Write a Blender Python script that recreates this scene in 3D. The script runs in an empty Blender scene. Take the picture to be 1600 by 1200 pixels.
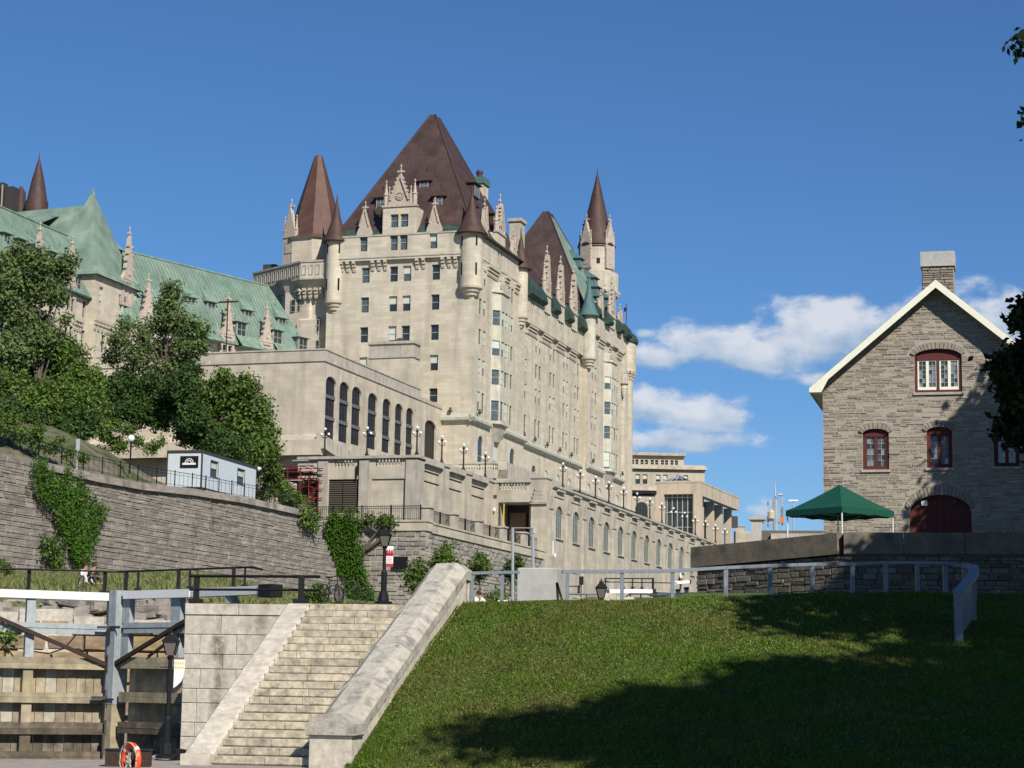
import bpy, math, random
import numpy as np
from mathutils import Vector, Matrix
R = math.radians
random.seed(7)
rng = np.random.default_rng(11)
SC = bpy.context.scene
COL = SC.collection

# ---------------------------------------------------------------- camera
FPX, PITCH, ROLL = 3207.0, .1478, .01687
cam = bpy.data.cameras.new('camera'); cam.sensor_width = 36.0; cam.lens = 36.0 * FPX / 1600.0
cam.clip_start = .5; cam.clip_end = 6000
camo = bpy.data.objects.new('camera', cam); COL.objects.link(camo); SC.camera = camo
Fw = Vector((0, math.cos(PITCH), math.sin(PITCH))); U0 = Vector((0, -math.sin(PITCH), math.cos(PITCH))); X0 = Vector((1, 0, 0))
Xc = X0 * math.cos(ROLL) + U0 * math.sin(ROLL); Uc = -X0 * math.sin(ROLL) + U0 * math.cos(ROLL)
m = Matrix((Xc, Uc, -Fw)).transposed().to_4x4(); camo.matrix_world = m

# ---------------------------------------------------------------- light
SUN_AZ, SUN_EL = 27.0, 38.0       # azimuth: from straight behind the camera towards the right
sd = Vector((math.sin(R(SUN_AZ)) * math.cos(R(SUN_EL)), -math.cos(R(SUN_AZ)) * math.cos(R(SUN_EL)), math.sin(R(SUN_EL))))
sun = bpy.data.lights.new('sun', 'SUN'); sun.energy = 4.7; sun.angle = R(.53); sun.color = (1, .93, .82)
suno = bpy.data.objects.new('sun', sun); COL.objects.link(suno); suno.rotation_euler = sd.to_track_quat('Z', 'Y').to_euler()
suno.location = sd * 100
w = bpy.data.worlds.new('World'); SC.world = w; w.use_nodes = True
SC.view_settings.view_transform = 'Standard'; SC.view_settings.look = 'None'; SC.view_settings.exposure = .38; SC.view_settings.gamma = 1
SC.view_settings.use_curve_mapping = False
SC.render.engine = 'CYCLES'; SC.cycles.max_bounces = 5; SC.cycles.transparent_max_bounces = 8


def world_nodes():
    nt = w.node_tree; nt.nodes.clear(); N = nt.nodes.new; L = nt.links.new
    def math_(op, a, b=None, clamp=False, c=None):
        n = N('ShaderNodeMath'); n.operation = op; n.use_clamp = clamp
        for i, v in enumerate((a, b, c)):
            if v is None: continue
            if isinstance(v, (int, float)): n.inputs[i].default_value = v
            else: L(v, n.inputs[i])
        return n.outputs[0]
    out = N('ShaderNodeOutputWorld')
    sky = N('ShaderNodeTexSky'); sky.sky_type = 'NISHITA'; sky.sun_disc = False
    sky.sun_elevation = R(SUN_EL); sky.sun_rotation = R(180 - SUN_AZ)
    sky.altitude = 70; sky.air_density = SKY_AIR; sky.dust_density = SKY_DUST; sky.ozone_density = SKY_OZ
    bg = N('ShaderNodeBackground'); bg.inputs[1].default_value = SKY_STR
    hs = N('ShaderNodeHueSaturation'); hs.inputs['Saturation'].default_value = 1.045; L(sky.outputs[0], hs.inputs['Color']); L(hs.outputs[0], bg.inputs[0])
    tc = N('ShaderNodeTexCoord'); sp = N('ShaderNodeSeparateXYZ'); L(tc.outputs['Generated'], sp.inputs[0])
    x, y, z = sp.outputs
    az = math_('MULTIPLY', math_('ARCTAN2', x, y), 57.2958)
    el = math_('MULTIPLY', math_('ARCSINE', z), 57.2958)
    mp = N('ShaderNodeCombineXYZ'); L(math_('MULTIPLY', az, .55), mp.inputs[0]); L(math_('MULTIPLY', el, .95), mp.inputs[1])
    def noise(sc, det, rough, off=0):
        n = N('ShaderNodeTexNoise'); n.inputs['Scale'].default_value = sc; n.inputs['Detail'].default_value = det; n.inputs['Roughness'].default_value = rough
        n.noise_dimensions = '2D' if off == 0 else '3D'
        if off:
            a = N('ShaderNodeVectorMath'); a.inputs[1].default_value = (0, off, off); L(mp.outputs[0], a.inputs[0]); L(a.outputs[0], n.inputs['Vector'])
        else: L(mp.outputs[0], n.inputs['Vector'])
        return n.outputs['Fac']
    n1 = noise(1.15, 9, .55); n3 = noise(.55, 3, .5, 7.3)
    best = None; shade = None; wsum = None
    for (cx, cy, rx, ry, k) in CLOUDS:
        caz = math.degrees(math.atan((cx - 800) / FPX)); cel = math.degrees(math.atan((1077 + .0169 * (cx - 800) - cy) / FPX * math.cos(R(caz))))
        ra = rx * .01787; rb = ry * .01787
        u = math_('DIVIDE', math_('SUBTRACT', az, caz), ra); v = math_('DIVIDE', math_('SUBTRACT', el, cel), rb)
        vv = math_('MAXIMUM', v, math_('MULTIPLY', v, -1.35))
        d = math_('SQRT', math_('ADD', math_('MULTIPLY', u, u), math_('MULTIPLY', vv, vv)))
        f = math_('SUBTRACT', k, math_('MULTIPLY', d, .85))
        wt = math_('POWER', math_('ADD', f, .6, True), 3.0); vw = math_('MULTIPLY', v, wt)
        if best is None: best = f; shade = vw; wsum = wt
        else: shade = math_('ADD', shade, vw); wsum = math_('ADD', wsum, wt); best = math_('MAXIMUM', f, best)
    shade = math_('DIVIDE', shade, math_('ADD', wsum, .001))
    # the rest of the sky has a few loose clouds of the same kind, low down
    band = math_('SUBTRACT', 1.0, math_('ABSOLUTE', math_('DIVIDE', math_('SUBTRACT', el, 11.0), 9.0)), True)
    off = math_('MULTIPLY', math_('GREATER_THAN', math_('ABSOLUTE', az), 17.0), 1.0)
    loose = math_('MULTIPLY', math_('SUBTRACT', math_('MULTIPLY', math_('MULTIPLY', band, n3), 2.2), 1.0), off)
    best = math_('MAXIMUM', best, math_('SUBTRACT', loose, math_('MULTIPLY', math_('SUBTRACT', 1.0, off), 1.0)))
    tot = math_('ADD', math_('ADD', best, .12), math_('MULTIPLY', math_('SUBTRACT', n1, .5), 1.7))
    mr = N('ShaderNodeMapRange'); mr.interpolation_type = 'SMOOTHSTEP'; mr.inputs[1].default_value = .0; mr.inputs[2].default_value = .6
    L(tot, mr.inputs[0])
    sh = math_('ADD', math_('MULTIPLY', shade, .75), math_('MULTIPLY', math_('SUBTRACT', n1, .5), 1.9)); sh = math_('ADD', sh, .55, True)
    mx = N('ShaderNodeMix'); mx.data_type = 'RGBA'; L(sh, mx.inputs[0])
    mx.inputs[6].default_value = (.22, .33, .47, 1); mx.inputs[7].default_value = (.57, .59, .63, 1)
    cb = N('ShaderNodeBackground'); L(mx.outputs[2], cb.inputs[0]); cb.inputs[1].default_value = 1
    ms = N('ShaderNodeMixShader'); L(math_('MULTIPLY', mr.outputs[0], .88), ms.inputs[0]); L(bg.outputs[0], ms.inputs[1]); L(cb.outputs[0], ms.inputs[2])
    L(ms.outputs[0], out.inputs[0])
SKY_STR, SKY_AIR, SKY_DUST, SKY_OZ = .074, .95, 0, 10.0
CLOUDS = [(1110, 540, 95, 46, .9), (1030, 560, 85, 34, .6), (1190, 560, 120, 42, .8), (1300, 525, 120, 60, .95), (1400, 525, 150, 58, .9), (1560, 500, 90, 50, .95), (1280, 590, 150, 26, .35),
          (1010, 640, 85, 36, .9), (1110, 655, 70, 40, .9), (1070, 690, 115, 28, .8), (1190, 803, 42, 26, .55), (330, 425, 55, 12, .28), (1010, 520, 50, 18, .4)]
world_nodes()

# ---------------------------------------------------------------- pixel (1600 x 1200) to place, used only to lay things out
def ray(px, py): return Fw * FPX + Xc * (px - 800) - Uc * (py - 600)
def atY(px, py, Y):
    r = ray(px, py); return r * (Y / r.y)
def atZ(px, py, Z):
    r = ray(px, py); return r * (Z / r.z)
class Frame:
    """vertical frame: local x to the right along a front, y away, z up"""
    def __init__(s, o, yaw):
        s.o = Vector((o[0], o[1], 0)); s.yaw = yaw
        s.x = Vector((math.cos(yaw), -math.sin(yaw), 0)); s.y = Vector((math.sin(yaw), math.cos(yaw), 0))
    def loc(s, p):
        d = Vector(p) - s.o; return Vector((d.dot(s.x), d.dot(s.y), p[2]))
    def wpt(s, x, y, z): return s.o + s.x * x + s.y * y + Vector((0, 0, z))
    def front(s, px, py, y=0.0):
        r = ray(px, py); return s.loc(r * ((s.o.dot(s.y) + y) / r.dot(s.y)))
    def side(s, px, py, x=0.0):
        r = ray(px, py); return s.loc(r * ((s.o.dot(s.x) + x) / r.dot(s.x)))

# ---------------------------------------------------------------- mesh building
class MB:
    def __init__(s): s.v = []; s.f = []; s.m = []
    def add(s, vs, fs, mi=0):
        o = len(s.v); s.v.extend([tuple(v) for v in vs]); s.f.extend([tuple(i + o for i in f) for f in fs]); s.m.extend([mi] * len(fs)); return s
    def hexa(s, p, mi=0):
        return s.add(p, [(0, 3, 2, 1), (4, 5, 6, 7), (0, 1, 5, 4), (1, 2, 6, 5), (2, 3, 7, 6), (3, 0, 4, 7)], mi)
    def box(s, x0, x1, y0, y1, z0, z1, mi=0):
        return s.hexa([(x0, y0, z0), (x1, y0, z0), (x1, y1, z0), (x0, y1, z0), (x0, y0, z1), (x1, y0, z1), (x1, y1, z1), (x0, y1, z1)], mi)
    def poly(s, pts, mi=0): return s.add(pts, [tuple(range(len(pts)))], mi)
    def prism(s, pts, off, mi=0):
        n = len(pts); off = Vector(off); a = [Vector(p) for p in pts]; b = [p + off for p in a]
        return s.add(a + b, [tuple(range(n))[::-1], tuple(range(n, 2 * n))] + [(i, (i + 1) % n, n + (i + 1) % n, n + i) for i in range(n)], mi)
    def lathe(s, cx, cy, prof, n=12, a0=0.0, a1=2 * math.pi, mi=0):
        full = abs(a1 - a0 - 2 * math.pi) < 1e-6; k = n if full else n + 1; o = []
        for r, z in prof:
            for i in range(k):
                a = a0 + (a1 - a0) * i / n; o.append((cx + r * math.cos(a), cy + r * math.sin(a), z))
        fs = []
        for j in range(len(prof) - 1):
            for i in range(n):
                i2 = (i + 1) % k; fs.append((j * k + i, j * k + i2, (j + 1) * k + i2, (j + 1) * k + i))
        return s.add(o, fs, mi)
    def tube(s, pts, r, n=6, mi=0, cap=True):
        pts = [Vector(p) for p in pts]; rs = r if isinstance(r, (list, tuple)) else [r] * len(pts); o = []
        for i, p in enumerate(pts):
            d = (pts[min(i + 1, len(pts) - 1)] - pts[max(i - 1, 0)]).normalized()
            a = d.orthogonal().normalized() if abs(d.z) > .9 else Vector((0, 0, 1)).cross(d).normalized(); b = d.cross(a)
            for k in range(n):
                t = 2 * math.pi * k / n; o.append(p + (a * math.cos(t) + b * math.sin(t)) * rs[i])
        fs = [(j * n + i, j * n + (i + 1) % n, (j + 1) * n + (i + 1) % n, (j + 1) * n + i) for j in range(len(pts) - 1) for i in range(n)]
        if cap: fs += [tuple(range(n))[::-1], tuple(range((len(pts) - 1) * n, len(pts) * n))]
        return s.add(o, fs, mi)
    def bar(s, a, b, w, h=None, mi=0):
        """square bar between two points"""
        a = Vector(a); b = Vector(b); h = h or w; d = (b - a).normalized()
        u = Vector((0, 0, 1)).cross(d); u = Vector((1, 0, 0)) if u.length < 1e-4 else u.normalized(); v = d.cross(u)
        p = [a - u * w / 2 - v * h / 2, a + u * w / 2 - v * h / 2, a + u * w / 2 + v * h / 2, a - u * w / 2 + v * h / 2]
        return s.hexa(p + [q + (b - a) for q in p], mi)
    def mesh(s, name, mats, smooth=False):
        me = bpy.data.meshes.new(name); me.from_pydata(s.v, [], s.f); me.update()
        for x in (mats if isinstance(mats, (list, tuple)) else [mats]): me.materials.append(x)
        if any(s.m): me.polygons.foreach_set('material_index', s.m)
        if smooth: me.polygons.foreach_set('use_smooth', [True] * len(s.f))
        me.validate(); return me
    def build(s, name, mats, parent=None, smooth=False, **kw): return link(name, s.mesh(name, mats, smooth), parent, **kw)

def link(name, me, parent=None, loc=None, rz=None, scale=None, label=None, cat=None, group=None, kind=None):
    o = bpy.data.objects.new(name, me); COL.objects.link(o)
    if parent: o.parent = parent
    if loc is not None: o.location = loc
    if rz is not None: o.rotation_euler = (0, 0, rz)
    if scale is not None: o.scale = scale
    return tag(o, label, cat, group, kind)
def tag(o, label=None, cat=None, group=None, kind=None):
    if label: o['label'] = label
    if cat: o['category'] = cat
    if group: o['group'] = group
    if kind: o['kind'] = kind
    return o
def thing(name, label, cat, loc=(0, 0, 0), rz=0, group=None):
    return link(name, None, None, loc, rz, None, label, cat, group)
def thing_in(fr, name, label, cat, group=None): return thing(name, label, cat, fr.o, -fr.yaw, group)
def copy_tree(o, parent=None):
    c = o.copy(); COL.objects.link(c)
    if parent: c.parent = parent
    for ch in list(o.children): copy_tree(ch, c)
    return c
def dup(o, loc, rz=0, label=None, scale=None):
    c = copy_tree(o); c.location = loc; c.rotation_euler = (0, 0, rz)
    if scale: c.scale = (scale,) * 3
    if label: c['label'] = label
    return c

# ---------------------------------------------------------------- materials
def mat(name, col, rough=.8, metal=0.0, var=0.0, vscale=1.0, col2=None, bump=0.0, bscale=20.0, island=0.0, streak=0.0, spec=.3, brick=None, seam=None, trans=0.0, dirt=None, bdist=.03, strata=0, drips=()):
    mt = bpy.data.materials.new(name); mt.use_nodes = True; nt = mt.node_tree; N = nt.nodes.new; L = nt.links.new
    b = nt.nodes['Principled BSDF']; b.inputs['Roughness'].default_value = rough; b.inputs['Metallic'].default_value = metal
    b.inputs['Specular IOR Level'].default_value = spec
    tc = N('ShaderNodeTexCoord'); base = None
    rgb = N('ShaderNodeRGB'); rgb.outputs[0].default_value = (*col, 1); cur = rgb.outputs[0]
    def mix(fac, a, bcol, blend='MIX'):
        n = N('ShaderNodeMix'); n.data_type = 'RGBA'; n.blend_type = blend
        for sck, v in ((n.inputs[0], fac), (n.inputs[6], a), (n.inputs[7], bcol)):
            if isinstance(v, (int, float)): sck.default_value = v
            elif isinstance(v, tuple): sck.default_value = (*v, 1)
            else: L(v, sck)
        return n.outputs[2]
    def noise(sc, det=4, vec=None, rough_=.55):
        n = N('ShaderNodeTexNoise'); n.inputs['Scale'].default_value = sc; n.inputs['Detail'].default_value = det; n.inputs['Roughness'].default_value = rough_
        L(vec or tc.outputs['Object'], n.inputs['Vector']); return n.outputs['Fac']
    def ramp(v, lo, hi, a=0.0, bb=1.0):
        n = N('ShaderNodeMapRange'); n.inputs[1].default_value = lo; n.inputs[2].default_value = hi; n.inputs[3].default_value = a; n.inputs[4].default_value = bb; L(v, n.inputs[0]); return n.outputs[0]
    height = None
    if col2: cur = mix(ramp(noise(vscale), .38, .62), cur, col2)
    if brick:   # (brick width, row height, mortar colour, contrast): fine ashlar jointing, too small to pick apart
        bw, rh, mc, con = brick
        sp = N('ShaderNodeSeparateXYZ'); L(tc.outputs['Object'], sp.inputs[0]); ad = N('ShaderNodeMath'); L(sp.outputs[0], ad.inputs[0]); L(sp.outputs[1], ad.inputs[1])
        cb = N('ShaderNodeCombineXYZ'); L(ad.outputs[0], cb.inputs[0]); L(sp.outputs[2], cb.inputs[1])
        bt = N('ShaderNodeTexBrick'); bt.inputs['Scale'].default_value = 1; bt.inputs['Brick Width'].default_value = bw; bt.inputs['Row Height'].default_value = rh
        bt.inputs['Mortar Size'].default_value = .018; bt.inputs['Mortar Smooth'].default_value = .3; bt.inputs['Color1'].default_value = (1, 1, 1, 1)
        bt.inputs['Color2'].default_value = (1 - con, 1 - con, 1 - con * 1.1, 1); bt.inputs['Mortar'].default_value = (*mc, 1); L(cb.outputs[0], bt.inputs['Vector'])
        cur = mix(1.0, cur, bt.outputs['Color'], 'MULTIPLY')
    if seam:    # standing-seam relief: (spacing, axis, depth)
        sp = N('ShaderNodeSeparateXYZ'); L(tc.outputs['Object'], sp.inputs[0])
        wv = N('ShaderNodeMath'); wv.operation = 'PINGPONG'; wv.inputs[1].default_value = seam[0] / 2
        L(sp.outputs[seam[1]], wv.inputs[0]); height = ramp(wv.outputs[0], 0, .05, 1, 0)
    if var: cur = mix(var, cur, ramp_rgb(nt, noise(vscale * 2.7, 5)), 'MULTIPLY')
    if streak:
        mpn = N('ShaderNodeMapping'); mpn.inputs['Scale'].default_value = (1, 1, .12); L(tc.outputs['Object'], mpn.inputs[0])
        cur = mix(ramp(noise(streak, 5, mpn.outputs[0]), .48, .75, 0, .6), cur, tuple(c * .45 for c in col))
    if dirt:    # (colour, scale, lo, hi)
        cur = mix(ramp(noise(dirt[1], 6), dirt[2], dirt[3], 0, 1), cur, dirt[0])
    for (xc, wd, za, zb, st) in drips:     # soaked runs below a drain, in the wall's own axes
        sp = N('ShaderNodeSeparateXYZ'); L(tc.outputs['Object'], sp.inputs[0]); nn = noise(7, 4)
        def op(o, a, b2):
            n = N('ShaderNodeMath'); n.operation = o
            for i, v in enumerate((a, b2)):
                if isinstance(v, (int, float)): n.inputs[i].default_value = v
                else: L(v, n.inputs[i])
            return n.outputs[0]
        dx = op('ABSOLUTE', op('SUBTRACT', op('ADD', sp.outputs[0], op('MULTIPLY', op('SUBTRACT', nn, .5), .14)), xc), 0)
        f1 = ramp(dx, wd * .25, wd, 1, 0); f2 = ramp(sp.outputs[2], za, za + .25, 0, 1); f3 = ramp(sp.outputs[2], zb, zb + .06, 1, 0)
        cur = mix(op('MULTIPLY', op('MULTIPLY', f1, op('MULTIPLY', f2, f3)), op('MULTIPLY', ramp(noise(5, 6), .3, .6), st)), cur, (.13, .115, .085))
    if island:
        g = N('ShaderNodeNewGeometry'); oi = N('ShaderNodeObjectInfo'); a = N('ShaderNodeMath'); L(g.outputs['Random Per Island'], a.inputs[0]); L(oi.outputs['Random'], a.inputs[1])
        fr = N('ShaderNodeMath'); fr.operation = 'FRACT'; L(a.outputs[0], fr.inputs[0])
        hs = N('ShaderNodeHueSaturation'); L(cur, hs.inputs['Color']); L(ramp(fr.outputs[0], 0, 1, 1 - island, 1 + island), hs.inputs['Value'])
        m7 = N('ShaderNodeMath'); m7.operation = 'MULTIPLY'; m7.inputs[1].default_value = 7.31; L(fr.outputs[0], m7.inputs[0]); f2 = N('ShaderNodeMath'); f2.operation = 'FRACT'; L(m7.outputs[0], f2.inputs[0])
        L(ramp(f2.outputs[0], 0, 1, .5 - island * .06, .5 + island * .06), hs.inputs['Hue']); L(ramp(f2.outputs[0], 0, 1, 1 - island * .6, 1 + island * .4), hs.inputs['Saturation']); cur = hs.outputs[0]
    L(cur, b.inputs['Base Color'])
    if bump or height is not None:
        bp = N('ShaderNodeBump'); bp.inputs['Strength'].default_value = bump or .6; bp.inputs['Distance'].default_value = bdist
        if height is not None: L(height, bp.inputs['Height'])
        elif strata:
            mz = N('ShaderNodeMapping'); mz.inputs['Scale'].default_value = (1, 1, strata); L(tc.outputs['Object'], mz.inputs[0]); L(noise(bscale, 8, mz.outputs[0], .65), bp.inputs['Height'])
        else: L(noise(bscale, 8), bp.inputs['Height'])
        L(bp.outputs[0], b.inputs['Normal'])
    if trans:
        out = nt.nodes['Material Output']; tr = N('ShaderNodeBsdfTranslucent'); L(cur, tr.inputs[0]); ms = N('ShaderNodeMixShader'); ms.inputs[0].default_value = trans
        L(b.outputs[0], ms.inputs[1]); L(tr.outputs[0], ms.inputs[2]); L(ms.outputs[0], out.inputs[0])
    return mt
def ramp_rgb(nt, v):
    n = nt.nodes.new('ShaderNodeMapRange'); n.inputs[1].default_value = .3; n.inputs[2].default_value = .7; n.inputs[3].default_value = .45; n.inputs[4].default_value = 1.25
    nt.links.new(v, n.inputs[0]); return n.outputs[0]

M = {}
M['lime'] = mat('limestone', (.545, .493, .395), .85, var=.24, vscale=.16, brick=(1.3, .42, (.80, .80, .78), .17), streak=.8, bump=.15, bscale=3)
M['lime_w'] = mat('weathered_limestone', (.415, .38, .32), .9, var=.4, vscale=.5, streak=1.5, bump=.3, bscale=6)
M['lime_c'] = mat('carved_limestone', (.44, .38, .315), .9, var=.5, vscale=1.6, bump=.8, bscale=9)
M['lime_g'] = mat('limestone_tinted_by_copper', (.485, .47, .385), .85, var=.4, vscale=.3, streak=1.2)
M['lime_y'] = mat('yellow_grey_limestone', (.495, .445, .36), .85, var=.35, vscale=.25, brick=(1.5, .6, (.78, .78, .76), .13), streak=.8)
M['lime_d'] = mat('dark_veined_limestone', (.39, .36, .305), .9, var=.4, vscale=.4, streak=2.5)
M['brown'] = mat('brown_copper_roof', (.082, .049, .043), .65, metal=.1, var=.6, vscale=.3, col2=(.056, .037, .035), streak=.6, seam=(.55, 0, .03))
M['brown_y'] = mat('brown_copper_roof_side', (.082, .049, .043), .65, metal=.1, var=.6, vscale=.3, col2=(.056, .037, .035), streak=.6, seam=(.55, 1, .03))
M['brown_p'] = mat('brown_copper_sheet', (.075, .044, .038), .65, metal=.15, var=.5, vscale=.5, streak=.6)
M['green'] = mat('green_copper_roof', (.20, .275, .222), .7, var=.6, vscale=.2, col2=(.155, .235, .19), streak=.8, seam=(.5, 0, .03))
M['green_y'] = mat('green_copper_roof_side', (.20, .275, .222), .7, var=.6, vscale=.2, col2=(.155, .235, .19), streak=.8, seam=(.5, 1, .03))
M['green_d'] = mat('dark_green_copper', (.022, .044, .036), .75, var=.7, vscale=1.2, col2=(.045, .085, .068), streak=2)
M['green_b'] = mat('blue_green_copper', (.08, .155, .155), .7, var=.4, vscale=.6, streak=1.5)
M['glass'] = mat('window_glass', (.03, .038, .045), .2, spec=.5, var=.6, vscale=.4)
M['glass_b'] = mat('blue_window_glass', (.085, .115, .135), .25, spec=.4, var=.9, vscale=.9)
M['glass_a'] = mat('grey_green_glass', (.08, .10, .09), .25, spec=.5, var=.6, vscale=.5)
M['glass_pv'] = mat('pavilion_glass', (.03, .045, .05), .15, spec=.6, var=.9, vscale=.25)
M['clover'] = mat('clover_white', (.27, .30, .14), .8)
M['blade_d'] = mat('dry_grass_blades', (.15, .20, .05), .8, island=.4, trans=.2, var=.6, vscale=.3, col2=(.20, .19, .085))
M['dkgrey2'] = mat('mid_grey_panel', (.11, .115, .12), .6)
M['ivy'] = mat('ivy_leaf_green', (.075, .165, .018), .7, island=.4, trans=.3, spec=.12)
M['brown_r'] = mat('red_brown_copper', (.105, .054, .043), .6, metal=.1, var=.5, vscale=.4, streak=.6)
M['glass_d'] = mat('dark_tinted_glass', (.010, .010, .012), .4, spec=.2)
M['blind'] = mat('white_blind', (.50, .54, .48), .8, var=.3, vscale=2)
M['sash'] = mat('grey_green_sash', (.30, .31, .27), .6)
M['sash_d'] = mat('dark_sash', (.06, .065, .06), .6)
M['white'] = mat('white_paint', (.74, .74, .74), .5, var=.12, vscale=3)
M['cream'] = mat('cream_paint', (.74, .73, .60), .55, var=.12, vscale=1.5)
M['red'] = mat('dark_red_paint', (.095, .021, .019), .65, var=.3, vscale=2)
M['black'] = mat('black_iron', (.014, .014, .015), .5, metal=.3)
M['iron_r'] = mat('rusty_iron', (.05, .03, .024), .7, metal=.3, var=.6, vscale=5)
M['globe'] = mat('white_glass_globe', (.80, .80, .80), .25)
M['steel'] = mat('galvanised_steel', (.42, .46, .50), .45, metal=.35, var=.25, vscale=6)
M['fence'] = mat('grey_painted_steel', (.175, .205, .245), .5, metal=.1, var=.3, vscale=5)
M['concrete'] = mat('light_concrete', (.40, .40, .385), .9, var=.22, vscale=1.4, dirt=((.31, .32, .29), 2.2, .52, .72))
M['ashlar'] = mat('pale_lock_stone', (.535, .49, .41), .88, var=.5, vscale=2.2, island=.07, bump=.35, bscale=14, streak=2.2)
M['ashlar_j'] = mat('lock_joint_mortar', (.22, .2, .165), .95)
M['step'] = mat('step_stone', (.475, .425, .33), .88, var=.75, vscale=2.6, island=.12, bump=.4, bscale=16, dirt=((.17, .155, .125), 3.4, .53, .72))
M['coping'] = mat('lichened_coping_stone', (.41, .385, .33), .9, var=.45, vscale=2.6, island=.08, bump=.6, bscale=22, dirt=((.19, .185, .17), 2.6, .50, .68))
M['rubble'] = mat('house_rubble_stone', (.275, .245, .20), .92, var=.55, vscale=2.5, island=.13, bump=.7, bscale=10)
M['mortar'] = mat('pale_mortar', (.35, .315, .26), .95, var=.3, vscale=3)
M['rwall'] = mat('grey_wall_stone', (.27, .25, .215), .92, var=.4, vscale=1.2, island=.30)
M['rmortar'] = mat('light_wall_mortar', (.37, .34, .285), .95, var=.3, vscale=1)
M['rock'] = mat('layered_grey_rock', (.30, .272, .24), .95, var=.5, vscale=.3, island=.055, bump=1.0, bscale=1.1, bdist=.09, strata=5, dirt=((.15, .13, .11), .8, .52, .7))
M['rock_d'] = mat('dark_rock_joint', (.225, .2, .172), .95, var=.5, vscale=1)
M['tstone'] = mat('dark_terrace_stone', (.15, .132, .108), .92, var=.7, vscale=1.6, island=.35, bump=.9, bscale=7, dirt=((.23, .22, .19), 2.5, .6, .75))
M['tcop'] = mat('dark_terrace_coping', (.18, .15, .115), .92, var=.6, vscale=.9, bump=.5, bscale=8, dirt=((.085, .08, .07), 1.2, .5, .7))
M['grass'] = mat('lawn_soil_green', (.062, .10, .015), .95, var=.6, vscale=.9, col2=(.072, .088, .022))
M['blade'] = mat('grass_blades', (.100, .178, .018), .7, island=.25, trans=.3, var=.4, vscale=.5, col2=(.14, .16, .034), spec=.1)
M['rough_g'] = mat('rough_grass_ground', (.10, .13, .035), .95, var=.6, vscale=.25, col2=(.15, .13, .07), bump=.8, bscale=1.5)
M['dirt'] = mat('hillside_earth', (.17, .145, .11), .95, var=.7, vscale=.5, col2=(.06, .085, .025), bump=1, bscale=1.5, bdist=.15)
M['pave'] = mat('lower_pavement', (.33, .29, .255), .9, var=.5, vscale=1.2, bump=.3, bscale=30)
M['path'] = mat('dark_gravel_path', (.09, .085, .078), .95, var=.6, vscale=2)
M['water'] = mat('canal_water', (.02, .03, .025), .08, spec=.6)
M['wood'] = mat('weathered_timber', (.39, .33, .22), .85, var=.6, vscale=1.4, col2=(.25, .215, .15), island=.14, streak=3, bump=.4, bscale=10)
M['wood_d'] = mat('wet_dark_timber', (.16, .128, .088), .8, var=.8, vscale=1.6, col2=(.09, .075, .052), island=.2, streak=3, bump=.4, bscale=10)
M['wood_g'] = mat('grey_painted_timber', (.34, .38, .40), .7, var=.4, vscale=1.8, streak=2.5)
M['stain'] = mat('orange_stained_stone', (.36, .265, .16), .9, var=.7, vscale=1.2, island=.25, streak=2, bump=.3, bscale=8)
M['tent'] = mat('green_tent_fabric', (.008, .075, .048), .6, var=.25, vscale=1.5, trans=.08)
M['orange'] = mat('orange_ring_plastic', (.70, .085, .02), .4)
M['rope'] = mat('rope', (.45, .42, .38), .9)
M['louvre'] = mat('brown_louvre', (.075, .062, .05), .7)
M['doorbr'] = mat('brown_door', (.235, .14, .09), .7, var=.2, vscale=1)
M['dkgrey'] = mat('dark_grey_metal', (.045, .042, .042), .6)
M['redpaint'] = mat('red_scaffold_paint', (.17, .014, .014), .5)
M['cabin'] = mat('pale_cabin_panel', (.52, .58, .62), .5, var=.12, vscale=1)
M['bark'] = mat('tree_bark', (.12, .10, .08), .95, var=.5, vscale=3)
M['leaf'] = mat('leaf_green', (.105, .168, .032), .7, island=.45, trans=.3, spec=.12)
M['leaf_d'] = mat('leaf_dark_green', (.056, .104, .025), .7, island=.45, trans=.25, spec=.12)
M['leaf_l'] = mat('leaf_pale_green', (.14, .195, .065), .7, island=.4, trans=.35, spec=.12)
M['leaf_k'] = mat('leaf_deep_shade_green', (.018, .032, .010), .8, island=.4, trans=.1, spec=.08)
M['skin'] = mat('skin', (.45, .26, .18), .6)
M['shirt'] = mat('white_shirt', (.75, .74, .76), .8)
M['dshirt'] = mat('black_shirt', (.02, .02, .025), .8)
M['pants'] = mat('light_trousers', (.5, .48, .44), .8)
M['dpants'] = mat('dark_trousers', (.03, .03, .04), .8)
M['hair'] = mat('dark_hair', (.03, .02, .015), .7)
M['banner_r'] = mat('red_banner_print', (.42, .03, .05), .7)
M['banner_w'] = mat('white_banner_print', (.72, .70, .70), .7)
M['sign_y'] = mat('yellow_print', (.55, .52, .12), .7)
M['lampglass'] = mat('lantern_glass', (.13, .12, .105), .3)
M['tan'] = mat('tan_far_stone', (.47, .405, .315), .9, var=.25, vscale=.15, streak=.6)
M['redstone'] = mat('reddish_house_stone', (.25, .165, .125), .92, var=.5, vscale=2.5, bump=.7, bscale=10)
M['roofing'] = mat('house_shingles', (.11, .10, .09), .9)
M['yellow'] = mat('yellow_paint', (.6, .45, .05), .6)
M['amber'] = mat('orange_signal_plate', (.65, .16, .03), .5)
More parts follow.
